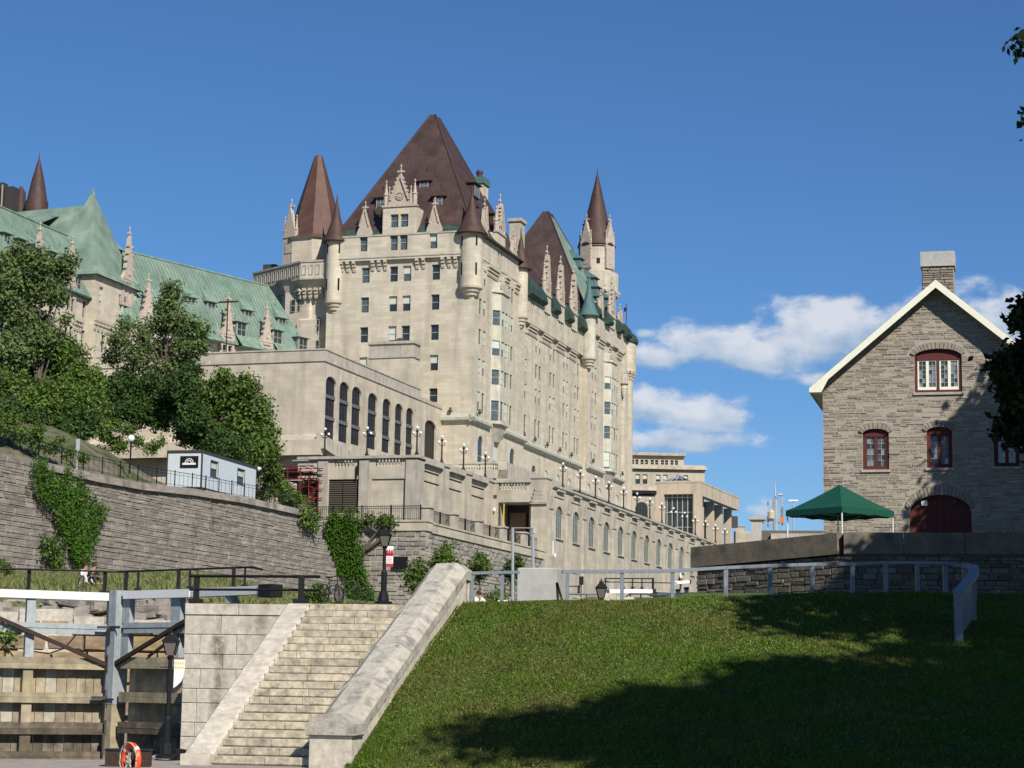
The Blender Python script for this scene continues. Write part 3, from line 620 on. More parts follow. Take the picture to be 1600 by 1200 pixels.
# bay windows on the side (canted), stacked up the wall
def bay(yc, X=0.0, zb=30.9, zt=46.1, rows=((44.0, 1.8), (40.4, 1.8), (36.95, 1.8), (33.3, 2.4))):
    d, wo, wi = .9, 1.45, 2.3; b = MB(); pts = [(X, yc - wi), (X + d, yc - wo), (X + d, yc + wo), (X, yc + wi)]
    for i in range(3):
        (xa, ya), (xb, yb) = pts[i], pts[i + 1]; L_ = math.hypot(xb - xa, yb - ya); u = ((xb - xa) / L_, (yb - ya) / L_); n = (u[1], -u[0])
        ws = 1.0 if i != 1 else 1.1; nwin = (1,) if i != 1 else (0, 2)
        hs = []
        for zt_, h in rows:
            for c in ([L_ / 2] if i != 1 else [L_ * .27, L_ * .73]): hs.append((c - ws / 2, c + ws / 2, zt_ - h, zt_))
        t = MB(); wall(t, 'y', 0, -1, 0, L_, zb, zt, hs, .22)
        b.add([(xa + u[0] * p[0] - n[0] * p[1] * 1, ya + u[1] * p[0] - n[1] * p[1], p[2]) for p in t.v], t.f)
        rz = math.atan2(u[1], u[0])
        for (a, c, e, f) in hs:
            mid = (a + c) / 2; window(H, xa + u[0] * mid - n[0] * .12, ya + u[1] * mid - n[1] * .12, e, c - a, f - e, rz, 'sash', fm='sash', gm='glass_b', blind=random.choice([.3, .9, .45]))
    b.build('bay_wall', M['lime_g'], H); e = MB()
    for z0, z1, g in ((zb - .35, zb, .25), (zt, zt + .3, .2)): e.prism([(p[0] + (g if p[0] > X else 0), p[1] + (g if p[1] > yc else -g), z0) for p in pts], (0, 0, z1 - z0))
    e.build('bay_cornice', M['green_b'] if False else M['lime_g'], H)
    k = MB(); k.prism([(p[0], p[1], zb - .35) for p in pts], (0, 0, 0.001))
    k.add([(p[0], p[1], zb - .34) for p in pts] + [(X, yc - .8, zb - 2.3), (X + .35, yc - .5, zb - 2.3), (X + .35, yc + .5, zb - 2.3), (X, yc + .8, zb - 2.3)], [(0, 1, 5, 4), (1, 2, 6, 5), (2, 3, 7, 6), (4, 5, 6, 7)]); k.build('bay_bracket', M['lime_w'], H)
    r_ = MB(); r_.prism([(p[0] - (.12 if p[0] > X else 0), p[1] + (-.15 if p[1] > yc else .15), zt + .3) for p in pts], (0, 0, 1.0)); r_.build('bay_parapet', M['lime_g'], H)
    for i in range(5): c = MB(); yy = yc - 1.3 + i * .65; c.box(X + d - .12, X + d + .0, yy - .2, yy + .2, zt + .5, zt + 1.05); c.build('parapet_carving', M['lime_c'], H)
    w2 = [(yc - 1.2, yc - .5, zt + 1.35, zt + 2.6), (yc + .5, yc + 1.2, zt + 1.35, zt + 2.6)]
    for h_ in w2: window(H, X + .03, (h_[0] + h_[1]) / 2, h_[2], .7, h_[3] - h_[2], math.pi / 2, 'slit')
bay(9.3)
bay(61.5)

# middle wing, set back
XW = -.9
cols = [(22.2, 24.4), (28.2, 30.6), (34.8, 37.2), (41.3, 43.7), (47.0, 49.2)]
WW = []
for zt, h in ((44.2, 1.8), (40.9, 1.8), (37.75, 1.8), (33.85, 2.2)):
    for a, b_ in cols: WW += pair(a, b_, zt, h)
ARW = [(b, b + 2.0, 24.0, 28.0, 1.0) for b in (21.6, 27.2, 32.8, 38.4, 44.0)]
mb = MB(); wall(mb, 'x', XW, 1, 20.6, 50, Zb, 45.4, WW + ARW, .17); mb.poly([(0, 20.6, Zb), (XW, 20.6, Zb), (XW, 20.6, 49), (0, 20.6, 49)]); mb.build('wing_wall', M['lime'], H)
mb = MB(); A3 = []
for yb in (31.3, 37.8, 44.3, 24.9): A3 += [(yb - .75, yb - .15, 46.9, 48.75), (yb + .15, yb + .75, 46.9, 48.75)]
wall(mb, 'x', XW + .5, 1, 20.6, 50, 45.4, 49, A3, .17); mb.poly([(XW, 20.6, 45.4), (XW + .5, 20.6, 45.4), (XW + .5, 50, 45.4), (XW, 50, 45.4)]); mb.build('wing_upper_band', M['lime'], H)
place_side(WW, XW); place_side(ARW, XW, st='sash'); place_side(A3, XW + .5, .17)
corbels(side=True, u0=21.2, u1=49, z=45.4, X=XW, st=.42, skip=cols)
for yb in (31.3, 37.8, 44.3): big_dormer(yb, 48.0, 50.2, 56.9, 3.0, side=True, X=XW + .62, dep=.8, roof='green_d')
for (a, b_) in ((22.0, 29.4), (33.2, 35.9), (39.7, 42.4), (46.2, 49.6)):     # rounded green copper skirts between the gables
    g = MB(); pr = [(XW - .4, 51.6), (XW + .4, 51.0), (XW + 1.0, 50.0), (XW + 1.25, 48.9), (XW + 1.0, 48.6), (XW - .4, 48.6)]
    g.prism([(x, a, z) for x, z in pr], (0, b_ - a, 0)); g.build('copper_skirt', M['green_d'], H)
rf = MB(); rf.add([(XW + .4, 20, 49.4), (XW + .4, 51, 49.4), (-8.8, 51, 59.5), (-8.8, 20, 59.5), (-17.6, 20, 49.4), (-17.6, 51, 49.4)], [(0, 1, 2, 3), (4, 3, 2, 5)]); rf.build('wing_roof', M['brown_y'], H)

# second block
B2 = []
for zt, h in ROWS[1:]: B2 += pair(52.7, 55.2, zt, h) + pair(66.6, 68.0, zt, h)[:1]
B2 += [(53.2, 53.8, 46.3, 48.05)] + [(67.2, 67.9, 46.6, 48.2)]
AR2 = [(b, b + 2.0, 24.0, 28.0, 1.0) for b in (50.6, 56.5, 61.6, 66.4)]
mb = MB(); wall(mb, 'x', 0, 1, 50, 70.2, Zb, 49, B2 + AR2, .17); wall(mb, 'y', 50, -1, XW - .2, 0, Zb, 49, []); mb.build('tower_wall', M['lime'], H)
place_side(B2); place_side(AR2, st='sash')
A4 = [(60.9, 61.5, 49.6, 51.4), (62.0, 62.6, 49.6, 51.4)]
mb = MB(); wall(mb, 'x', .45, 1, 51, 70.2, 48.95, 51.5, A4, .17); mb.poly([(0, 51, 48.95), (.45, 51, 48.95), (.45, 70.2, 48.95), (0, 70.2, 48.95)]); mb.poly([(-2, 51, 48.95), (.45, 51, 48.95), (.45, 51, 51.5), (-2, 51, 51.5)]); mb.build('upper_band', M['lime'], H)
place_side(A4, .45, .17)
corbels(side=True, u0=52, u1=69, skip=[(53, 55.4), (59, 61.2), (63, 66)], st=.42)
turret(.1, 50.2, 1.0, 45.2, 51.0, 56.2, roofm='green_b', slit=False, body='lime_g')
pyramid(-18, .0, 50.4, 70.6, 51.5, 68.4, mf='brown', ms='green_y', mg='green_d', top='brown_p')
big_dormer(61.8, 51.2, 52.8, 58.8, 3.2, side=True, X=.55, dep=1.0); small_dormer(56.0, side=True, X=.5, zp=55.8); small_dormer(67.0, side=True, X=.5, zp=55.8, z0=51.2)
for y, z, w_ in ((61.5, 60.2, 1.6), (65.0, 58.0, 1.7), (66.5, 55.2, 1.7), (62.0, 56.0, 1.6)): shed(-.585 * (z - 53) + .1, y, z, w_, 1.3, 1.6, True, 'green_b')
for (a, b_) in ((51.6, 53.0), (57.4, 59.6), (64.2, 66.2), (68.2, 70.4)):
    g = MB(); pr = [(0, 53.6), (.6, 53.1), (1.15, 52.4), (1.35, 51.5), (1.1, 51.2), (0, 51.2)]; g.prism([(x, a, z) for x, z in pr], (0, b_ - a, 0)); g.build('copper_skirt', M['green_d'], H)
# half round end tower
e = MB(); e.box(-2.6, .38, 69.9, 73.2, Zb, 51); e.lathe(-2.6, 73.2, [(3.3, Zb), (3.3, 46.6)], 32, -math.pi * .75, math.pi * .6); e.lathe(-2.6, 73.2, [(3.3, 46.6), (3.75, 46.62), (3.75, 51.0)], 32, -math.pi * .75, math.pi * .6); e.build('end_tower', M['lime'], H)
for zt in (44.1, 40.6, 37.1, 33.4, 29.9):
    a = -.62; window(H, -2.6 + 3.26 * math.cos(a), 73.2 + 3.26 * math.sin(a), zt - 1.8, .8, 1.8, a + math.pi / 2, 'slit', blind=.9)
g = MB(); g.lathe(-2.6, 73.2, [(3.6, 50.9), (4.0, 51.0), (4.05, 51.4), (3.8, 52.1), (3.2, 52.6), (.1, 53)], 24); g.build('copper_skirt', M['green_d'], H)
for i in range(9): a = -1.0 + i * .22; link('corbel', CM, H, (-2.6 + 3.3 * math.cos(a), 73.2 + 3.3 * math.sin(a), 46.6), a + math.pi / 2)
turret(.35, 69.4, .45, 43.9, 44.4, 44.6, slit=False, body='lime', roofm='lime_w')
fl = MB(); fl.tube([(-.5, 74, 53), (-.5, 74, 57.2)], .06, 5); fl.box(-.9, -.5, 73.97, 74.03, 56, 56.6); fl.build('flag_pole', M['iron_r'], H)
# tall round tower with its cone
def round_tower(cx, cy, r):
    b = MB(); b.lathe(cx, cy, [(r, 40), (r, 55.2)], 32); b.lathe(cx, cy, [(r, 55.2), (r + .25, 55.5), (r + .55, 56.2), (r + .6, 57.7), (r + .6, 59.0)], 32); b.lathe(cx, cy, [(r + .6, 59.0), (r + .2, 59.0), (r + .2, 58.3), (r - .15, 58.3), (r - .15, 63.3)], 32); b.build('round_tower', M['lime'], H)
    c = MB(); c.lathe(cx, cy, [(r - .2, 63.25), (r + .2, 63.2), (r + .1, 63.5), (r * .72, 66.4), (.12, 74.6), (.04, 75.6)], 32); c.build('cone_roof', M['brown_p'], H, smooth=True)
    k = MB(); k.lathe(cx, cy, [(r - .1, 63.0), (r + .08, 63.05), (r + .08, 63.25)], 32); k.build('string_course', M['lime_w'], H)
    for i in range(22): a = i * 2 * math.pi / 22; link('corbel', CMc, H, (cx + r * math.cos(a), cy + r * math.sin(a), 56.2), a + math.pi / 2)
    for a, z in ((-1.95, 57.0), (-.9, 57.0), (-1.4, 57.0)): g = MB(); g.box(-.18, .18, -.03, .1, 0, 1.3); o = g.build('slit', M['lime_g'], H); o.location = (cx + (r + .6) * math.cos(a), cy + (r + .6) * math.sin(a), z - .2); o.rotation_euler = (0, 0, a + math.pi / 2)
    for a in (-1.95, -.45, -3.6):
        d = MB(); d.box(-.95, .95, -.15, .6, 59.6, 63.6); d.prism([(-.95, -.15, 63.6), (.95, -.15, 63.6), (0, -.15, 67)], (0, .5, 0)); finial(d, 0, .1, 66.6, 1.0); spire(d, -.9, 0, 62.5, 65.2, .15); spire(d, .9, 0, 62.5, 65.2, .15)
        d.box(-.35, .35, -.2, -.15, 60.2, 60.7); o = d.build('stone_dormer', M['lime_c'], H); o.location = (cx + (r - .1) * math.cos(a), cy + (r - .1) * math.sin(a), 0); o.rotation_euler = (0, 0, a + math.pi / 2)
    o = MB(); o.box(-.25, .25, -.05, .1, 0, .8); q = o.build('round_opening', M['glass_d'], H); q.location = (cx + (r - .12) * math.cos(-1.2), cy + (r - .12) * math.sin(-1.2), 60.3); q.rotation_euler = (0, 0, -1.2 + math.pi / 2)
n0 = set(o.name for o in H.children); round_tower(-6.0, 77, 2.75)
for o in H.children:
    if o.name not in n0: o.location.z += 3.4
# octagonal tower on the left, with its balcony
p = CF.front(493, 400, 5.5); OX, OY = p.x, 5.5
def octo(r, z0, z1, cx=OX, cy=OY, m_=0, rot=.0, b=None, r2=None):
    b = b or MB(); r2 = r if r2 is None else r2
    b.lathe(cx, cy, [(r, z0), (r2, z1)], 8, rot, rot + 2 * math.pi); return b
ro = math.pi / 8 - .12
b = MB(); octo(4.3, Zb, 46.0, rot=ro, b=b); octo(4.3, 46.0, 46.9, rot=ro, b=b, r2=4.7); octo(4.7, 46.9, 47.4, rot=ro, b=b, r2=5.2); octo(3.6, 48, 52.6, rot=ro, b=b); octo(3.6, 52.6, 52.75, rot=ro, b=b, r2=3.85); b.build('octagonal_tower', M['lime'], H)
qB = CF.front(470, 410, .2); qA = CF.front(396, 421, 5.4); zt_b = qB.z
BP = [Vector((qA.x, 12, 0)), Vector((qA.x, 5.4, 0)), Vector((qB.x, .2, 0)), Vector((-17.2, .2, 0))]
cen = Vector((OX, OY, 0))
def bring(sc, z): return [Vector((*(cen + (p - cen) * sc).xy, z)) for p in BP]
def bwall(b, r0, r1):
    for k in range(3): b.poly([r0[k], r0[k + 1], r1[k + 1], r1[k]])
b = MB(); bwall(b, bring(.72, zt_b - 3.9), bring(.86, zt_b - 3.0)); bwall(b, bring(.86, zt_b - 3.0), bring(.9, zt_b - 2.6)); bwall(b, bring(.9, zt_b - 2.6), bring(1, zt_b - 2.2)); bwall(b, bring(1, zt_b - 2.2), bring(1, zt_b)); b.poly(bring(1, zt_b)); bwall(b, bring(.74, Zb), bring(.74, zt_b - 3.8)); b.build('balcony', M['lime'], H)
for k in range(1, 3):
    A, B = BP[k], BP[k + 1]; rz = math.atan2((B - A).y, (B - A).x); L_ = (B - A).length; n = round(L_ / .82)
    for z0, z1, g_ in ((zt_b - .02, zt_b + .2, .1), (zt_b - 2.1, zt_b - 1.9, .12)): m_ = MB(); m_.box(-.05, L_ + .05, -g_, .1, z0, z1); o = m_.build('balcony_rail', M['lime_w'], H); o.location = (A.x, A.y, 0); o.rotation_euler = (0, 0, rz)
    for t in range(n):
        q = A.lerp(B, (t + .5) / n); z5 = zt_b - 1.55; m_ = MB(); m_.box(-.26, .26, -.06, .03, z5, z5 + .08); m_.box(-.26, -.18, -.06, .03, z5 + .08, z5 + 1.2); m_.box(.18, .26, -.06, .03, z5 + .08, z5 + 1.2); m_.box(-.18, .18, -.06, .03, z5 + 1.12, z5 + 1.2)
        o = m_.build('balcony_panel', M['lime_w'], H); o.location = (q.x, q.y, 0); o.rotation_euler = (0, 0, rz)
        q2 = cen + (q - cen) * .84; link('corbel', CM, H, (q2.x, q2.y, zt_b - 3.0), rz)
for px_ in (457, 467):
    q = CF.front(px_, 476, OY - 4.2); window(H, q.x, OY - 4.02, 43.6, .6, 1.5, 0, 'slit', blind=.9)
b = MB(); octo(3.95, 52.7, 53.2, rot=ro, b=b, r2=3.3); octo(3.3, 53.2, 57, rot=ro, b=b, r2=2.4); octo(2.4, 57, 63.4, rot=ro, b=b, r2=.5); octo(.5, 63.4, 63.6, rot=ro, b=b, r2=.05); b.build('octagonal_roof', M['brown_r'], H)
d = MB(); d.box(-.95, .95, -.25, .9, 48.4, 53.4); d.box(-1.05, 1.05, -.35, .9, 52.9, 53.1); d.prism([(-.95, -.25, 53.4), (.95, -.25, 53.4), (0, -.25, 56.7)], (0, .5, 0)); finial(d, 0, .0, 56.2, 1.1); spire(d, -.95, 0, 52.5, 55.4, .2); spire(d, .95, 0, 52.5, 55.4, .2); d.box(-.6, .6, -.32, -.25, 51.0, 52.4)
o = d.build('stone_dormer', M['lime_c'], H); q = CF.front(453, 400, OY - 2.6); o.location = (q.x, OY - 2.6, 0); o.rotation_euler = (0, 0, -.35)
b = MB(); b.box(-18.6, -17.9, 6, 7, 55, 55.8); 
s_ = MB(); q = CF.front(423, 412, OY); s_.box(q.x - 1, q.x + .6, OY, OY + 1, 49.3, 50.4); s_.build('roof_plant', M['dkgrey'], H)
# buttress on the tower's left flank
q = CF.front(486, 500, 1.5); b = MB(); b.box(q.x - 1.4, q.x + 1.1, .6, 3, Zb, 42.4); b.add([(q.x - 1.4, .6, 42.4), (q.x + 1.1, .6, 42.4), (q.x + 1.1, 3, 43.4), (q.x - 1.4, 3, 43.4)], [(0, 1, 2, 3)]); b.build('buttress', M['lime'], H)
for y_ in (508, 541):
    q2 = CF.front(495.5, y_, .6); window(H, q2.x, .57, q2.z - .8, .55, 1.5, 0, 'slit', blind=.9)

# green copper cornice, ground storey and floodlights
cn = MB(); zc = 30.35
prof = [(0, zc - .55), (.35, zc - .35), (.5, zc - .3), (.5, zc), (.0, zc + .45)]
for (x, y0, y1) in ((0, -.5, 6.6), (0, 12.0, 20.8), (XW, 20.8, 50), (0, 49.9, 58.8), (0, 64.2, 70.2)): cn.prism([(x + a, y0, z) for a, z in prof], (0, y1 - y0, 0))
cn.prism([(-3.6, -a, z) for a, z in prof], (4.1, 0, 0)); cn.build('copper_cornice', mat('pale_copper_flashing', (.39, .40, .33), .8, var=.5, vscale=1), H)
lb = MB(); lb.lathe(.3, .2, [(0.04, 0), (.05, .2), (.2, .25), (.22, .45), (.1, .5)], 8); lb.box(.18, .42, .05, .3, .45, .75); fm = lb.mesh('floodlight', M['dkgrey'])
for (x, y) in ((-2.6, -.6), (.2, 1.6), (XW + .2, 22.2), (XW + .2, 27.0), (XW + .2, 32.6), (XW + .2, 38.5), (XW + .2, 44.2), (.2, 52), (.2, 68.6)): link('floodlight', fm, H, (x, y, zc + .4), .4)
# ================================================================ GREEN-ROOFED WINGS
def prism_roof(b, pts, m=0): b.poly(pts, m)
def gable_part(parent, x, y, z, rz, zt=4.2, w_=2.1, roof='green'):
    """carved stone gable dormer facing -y, z = base"""
    d = MB(); h = w_ / 2
    wall(d, 'y', 0, -1, -h, h, -2.2, .6, [(-.75, -.12, -1.9, -.6), (.12, .75, -1.9, -.6)], .2); d.box(-h, h, .21, .5, -2.2, .6); d.box(-h, -h + .02, 0, 1.6, -2.2, .6); d.box(h - .02, h, 0, 1.6, -2.2, .6)
    o = link('stone_dormer', d.mesh('stone_dormer', M['lime_c']), parent, (x, y, z), rz)
    g = MB(); g.prism([(-h * .95, -.05, .6), (h * .95, -.05, .6), (h * .62, -.05, 1.3), (.07, -.05, zt - .9), (-.07, -.05, zt - .9), (-h * .62, -.05, 1.3)], (0, .4, 0)); finial(g, 0, .12, zt - 1.1, .9)
    for s_ in (-1, 1):
        for k in range(4): t = .1 + k * .2; g.box(s_ * h * .62 * (1 - t) - .1 + s_ * .13, s_ * h * .62 * (1 - t) + .1 + s_ * .13, -.15, .15, 1.3 + (zt - 2.2) * t, 1.5 + (zt - 2.2) * t)
    g.box(-.2, .2, -.14, -.05, 1.1, 1.6); g.box(-.6, .6, -.12, 0, .3, .5); link('carved_gable', g.mesh('carved_gable', M['lime_c']), parent, (x, y, z), rz)
    for s_ in (-.43, .43): c, s2 = math.cos(rz), math.sin(rz); window(parent, x + s_ * c - .15 * s2 * -1 * -1, y + s_ * s2 + .15 * c, z - 1.9, .6, 1.3, rz, 'slit', gm='glass_d', blind=.9)
def green_dormer(parent, x, y, z, rz, w_=1.3, h=1.2, dep=1.3, peak=1.6):
    b = MB(); b.box(-w_ / 2, w_ / 2, 0, dep, 0, h); e = w_ / 2 + .3
    b.add([(-e, -.3, h), (e, -.3, h), (.3, dep + .2, h + peak), (-.3, dep + .2, h + peak), (e, dep, h), (-e, dep, h)], [(0, 1, 2, 3), (1, 4, 2), (0, 3, 5), (0, 5, 4, 1)])
    b.tube([(0, dep * .8, h + peak * .8), (0, dep * .8, h + peak + .7)], [.05, .02], 4)
    b.box(-w_ * .38, w_ * .38, -.03, .0, .1, h - .08, 1); b.box(-.03, .03, -.06, -.03, .1, h - .08, 2); b.box(-w_ * .38, w_ * .38, -.06, -.03, h * .5, h * .5 + .06, 2); b.box(-w_ * .46, -w_ * .38, -.06, 0, .05, h, 2); b.box(w_ * .38, w_ * .46, -.06, 0, .05, h, 2)
    return link('copper_dormer', b.mesh('copper_dormer', [M['green_g'], M['glass'], M['sash']]), parent, (x, y, z), rz)
M['green_g'] = mat('green_copper_plain', (.18, .265, .21), .7, var=.5, vscale=.6, streak=1)
# --- nearer wing, parallel to the canal
NW = thing_in(CF, 'near_green_wing', 'stone wing with long green roof and pointed pavilion behind the far-left trees', 'building wing')
XN = -29.0
mb = MB(); hs = []
for yb in np.arange(-64, -33.5, 3.35): hs += [(yb, yb + .7, 36.3, 38.0), (yb + .95, yb + 1.65, 36.3, 38.0), (yb, yb + .7, 33.2, 35.0), (yb + .95, yb + 1.65, 33.2, 35.0), (yb, yb + .7, 29.8, 31.6), (yb + .95, yb + 1.65, 29.8, 31.6)]
wall(mb, 'x', XN, 1, -66, -33, 20, 38.45, hs, .3); mb.build('wing_wall', M['lime'], NW)
for h_ in hs: window(NW, XN - .22, (h_[0] + h_[1]) / 2, h_[2], .7, h_[3] - h_[2], math.pi / 2, 'slit', blind=random.uniform(.3, 1))
r_ = MB(); r_.add([(XN + .5, -66, 38.4), (XN + .5, -33, 38.4), (XN - 4.2, -33, 45.6), (XN - 4.2, -66, 45.6), (XN - 9, -33, 38.4), (XN - 9, -66, 38.4)], [(0, 1, 2, 3), (3, 2, 4, 5)]); r_.build('green_roof', M['green_y'], NW)
r_ = MB(); r_.tube([(XN - 4.2, -66, 45.65), (XN - 4.2, -33, 45.65)], .14, 6); r_.build('ridge_roll', M['green_g'], NW)
sh = MB(); sh.box(XN, XN + .5, -66, -33, 38.2, 38.4); sh.build('eave', M['green_d'], NW)
for yb in np.arange(-64, -33, .55):
    if int((yb + 64) / .55) % 5 < 3: link('corbel', CM, NW, (XN, yb, 35.9), math.pi / 2)
for px_, py_ in ((0, 350), (23, 360), (46, 370), (72, 383), (97, 391), (125, 405)):
    q = CF.side(px_, py_ + 6, XN - 2.3); green_dormer(NW, XN - 1.5, q.y, 41.0, math.pi / 2)
for px_, tip in ((57, 346), (108, 367)):
    q = CF.side(px_, tip + 90, XN); gable_part(NW, XN + .25, q.y, 38.3, math.pi / 2, 5.6)
for px_, py_ in ((120, 432), (82, 410), (30, 395)):
    q = CF.side(px_, py_, XN); green_dormer(NW, XN + .1, q.y, 38.5, math.pi / 2, 1.5, 1.7, 1.2, .6)
# pavilion with the pointed roof
px0, px1 = XN - 5.5, XN + .7; y0, y1 = -36.3, -27.2
mb = MB(); hs = [(-35.2, -34.4, 38.2, 39.8), (-31.0, -30.2, 38.2, 39.8), (-30.0, -29.2, 38.2, 39.8), (-34.3, -33.5, 33.2, 35.0)]
wall(mb, 'x', px1, 1, y0, y1, 20, 40.9, hs, .3); wall(mb, 'y', y0, -1, px0, px1, 20, 40.9, [], .3); mb.build('pavilion_wall', M['lime'], NW)
for h_ in hs: window(NW, px1 - .22, (h_[0] + h_[1]) / 2, h_[2], .8, h_[3] - h_[2], math.pi / 2, 'slit')
for i in range(12): link('corbel', CM, NW, (px1, y0 + .4 + i * .75, 36.4), math.pi / 2)
q = CF.side(141, 299, XN - 3.5); ap = (XN - 3.2, q.y, 51.6); cx = ap[0]
b = MB(); e = .5; R0 = [(px0 - e, y0 - e, 40.8), (px1 + e, y0 - e, 40.8), (px1 + e, y1 + e, 40.8), (px0 - e, y1 + e, 40.8)]
def mixr(a, t, z): return [(p[0] + (ap[0] - p[0]) * t, p[1] + (ap[1] - p[1]) * t, z) for p in a]
rs = [R0, mixr(R0, .2, 42.0), mixr(R0, .56, 46.0), mixr(R0, .96, 50.6)]
for j in range(3):
    for i in range(4): b.poly([rs[j][i], rs[j][(i + 1) % 4], rs[j + 1][(i + 1) % 4], rs[j + 1][i]])
b.poly(rs[3]); b.build('pointed_green_roof', M['green_y'], NW)
b = MB(); b.lathe(ap[0], ap[1], [(.3, 50.5), (.2, 51.0), (.03, 51.4)], 6); b.build('roof_tip', M['green_g'], NW)
b = MB(); b.add([(ap[0], ap[1], 49.6), (ap[0] - 16, ap[1] + 2, 49.6), (ap[0] - 16, ap[1] - 7, 40), (ap[0] + 2, ap[1] - 6, 40)], [(0, 1, 2, 3)]); b.poly([(ap[0], ap[1], 49.6), (ap[0] - 16, ap[1] + 2, 49.6), (ap[0] - 16, ap[1] + 9, 40), (ap[0], ap[1] + 8, 40)]); b.build('cross_roof', M['green'], NW)
q = CF.side(204, 380, px1 - 1); gable_part(NW, px1 + .1, -29.3, 41.0, math.pi / 2, 6.2, 2.6)
q = CF.side(180, 395, XN - 1.6); green_dormer(NW, XN - 1.9, y1 + .6, 44.2, math.pi / 2, 1.3, 1.3)
b = MB(); b.hexa([(ap[0] - 9, ap[1] - 5.2, 46.4), (ap[0] - 3.4, ap[1] - 5.2, 46.4), (ap[0] - 3.2, ap[1] - 1.0, 48.4), (ap[0] - 9, ap[1] - 1.0, 48.4), (ap[0] - 9, ap[1] - 5.2, 46.6), (ap[0] - 3.4, ap[1] - 5.2, 46.6), (ap[0] - 3.2, ap[1] - 1.0, 48.6), (ap[0] - 9, ap[1] - 1.0, 48.6)]); b.build('shed_dormer_roof', M['green_g'], NW)
b = MB(); b.box(ap[0] - 9, ap[0] - 4, ap[1] - 4.8, ap[1] - 2.5, 44.0, 46.38); b.build('shed_dormer', M['glass_d'], NW)
# brown spire and roof plant behind
p = atY(58, 312, 232); q = CF.loc(p); b = MB(); b.lathe(q.x, q.y, [(1.3, q.z - 6), (1.3, q.z - .3), (1.15, q.z), (.75, q.z + 2.2), (.08, q.z + 4.9), (.02, q.z + 5.6)], 20); b.build('brown_spire', M['brown_p'], NW, smooth=True)
p = atY(33, 300, 236); q = CF.loc(p); b = MB(); b.lathe(q.x, q.y, [(.6, q.z - 3), (.55, q.z), (.1, q.z + .7)], 10); b.build('vent_cap', M['brown_p'], NW)
p = atY(3, 300, 222); q = CF.loc(p)
for k in range(3):
    b = MB(); b.box(q.x - 2.2 + k * 1.15, q.x - 1.15 + k * 1.15, q.y + k * .2, q.y + 1 + k * .2, q.z - 4, q.z + 1.6 - k * .45); b.build('roof_fan_box', M['dkgrey'], NW)
    b = MB(); b.bar((q.x - 2.2 + k * 1.15, q.y - .1, q.z - 3), (q.x - 2.2 + k * 1.15, q.y - .1, q.z + 1.7 - k * .45), .12); b.build('roof_frame', M['tan'], NW)

def seams(parent, y0, y1, st, pts, m_, r_=.045):
    """standing seams of a metal roof: pts = (x, z) from eave to ridge"""
    b = MB()
    for y in np.arange(y0, y1, st):
        for (xa, za), (xb, zb3) in zip(pts[:-1], pts[1:]): b.bar((xa, y, za), (xb, y, zb3), r_, r_ * 1.6)
    b.build('standing_seams', M[m_], parent, kind='stuff')
seams(NW, -66, -36, .6, [(XN + .5, 38.43), (XN - 4.2, 45.63)], 'green_g')
# --- farther wing, turned, running up to the octagonal tower
GF = Frame(atY(470, 548, 232), .63)
GW = thing_in(GF, 'far_green_wing', 'stone wing with ribbed green copper roof and carved dormers between pavilion and hotel tower', 'building wing')
mb = MB(); hs = []
for yb in np.arange(-28, -1, 3.1): hs += [(yb, yb + .75, 34.6, 36.4), (yb + 1.0, yb + 1.75, 34.6, 36.4)]
wall(mb, 'x', 0, 1, -30, 1.5, 20, 37.2, hs, .3); mb.build('wing_wall', M['lime'], GW)
for h_ in hs: window(GW, -.2, (h_[0] + h_[1]) / 2, h_[2], .75, 1.8, math.pi / 2, 'slit')
b = MB(); b.add([(.5, -30, 37.0), (.5, 1.6, 37.0), (-.6, .9, 39.4), (-.6, -30, 39.4), (-4.6, -1.0, 45.8), (-4.6, -30, 45.8), (-10, 0, 37), (-10, -30, 37)], [(0, 1, 2, 3), (3, 2, 4, 5), (5, 4, 6, 7), (1, 6, 4, 2)]); b.build('green_roof', M['green_y'], GW)
b = MB(); b.tube([(-4.6, -30, 45.85), (-4.6, -1, 45.85)], .13, 6); b.tube([(-.6, .9, 39.4), (-4.6, -1, 45.8)], .13, 6, )
b.build('ridge_roll', M['green_g'], GW); seams(GW, -29.5, -2.3, .55, [(.5, 37.03), (-.6, 39.43), (-4.6, 45.83)], 'green_g', .06)
for yb in (-25, -19.5, -16.2, -13.1, -7.2, -1.6): green_dormer(GW, -1.6, yb, 40.4, math.pi / 2, 1.35, 1.25, 1.3, 1.9)
for yb in (-21.6, -10.0, -4.1): green_dormer(GW, .1, yb, 38.0, math.pi / 2, 1.7, 1.7, 1.2, .5)
green_dormer(GW, .1, .2, 37.6, math.pi / 2, 1.7, 1.9, 1.2, .4)
for yb in (-24.4, -12.3, -6.1): gable_part(GW, .35, yb, 37.4, math.pi / 2, 5.2, 2.2)
for (a, c) in ((-20.5, -13.6), (-10.9, -7.4), (-4.8, -1.2)):
    b = MB(); b.add([(.1, a, 38.3), (.1, c, 38.3), (1.25, c, 36.9), (1.25, a, 36.9), (.1, a, 36.8), (.1, c, 36.8)], [(0, 1, 2, 3), (3, 2, 5, 4)]); b.build('green_skirt', M['green_g'], GW)

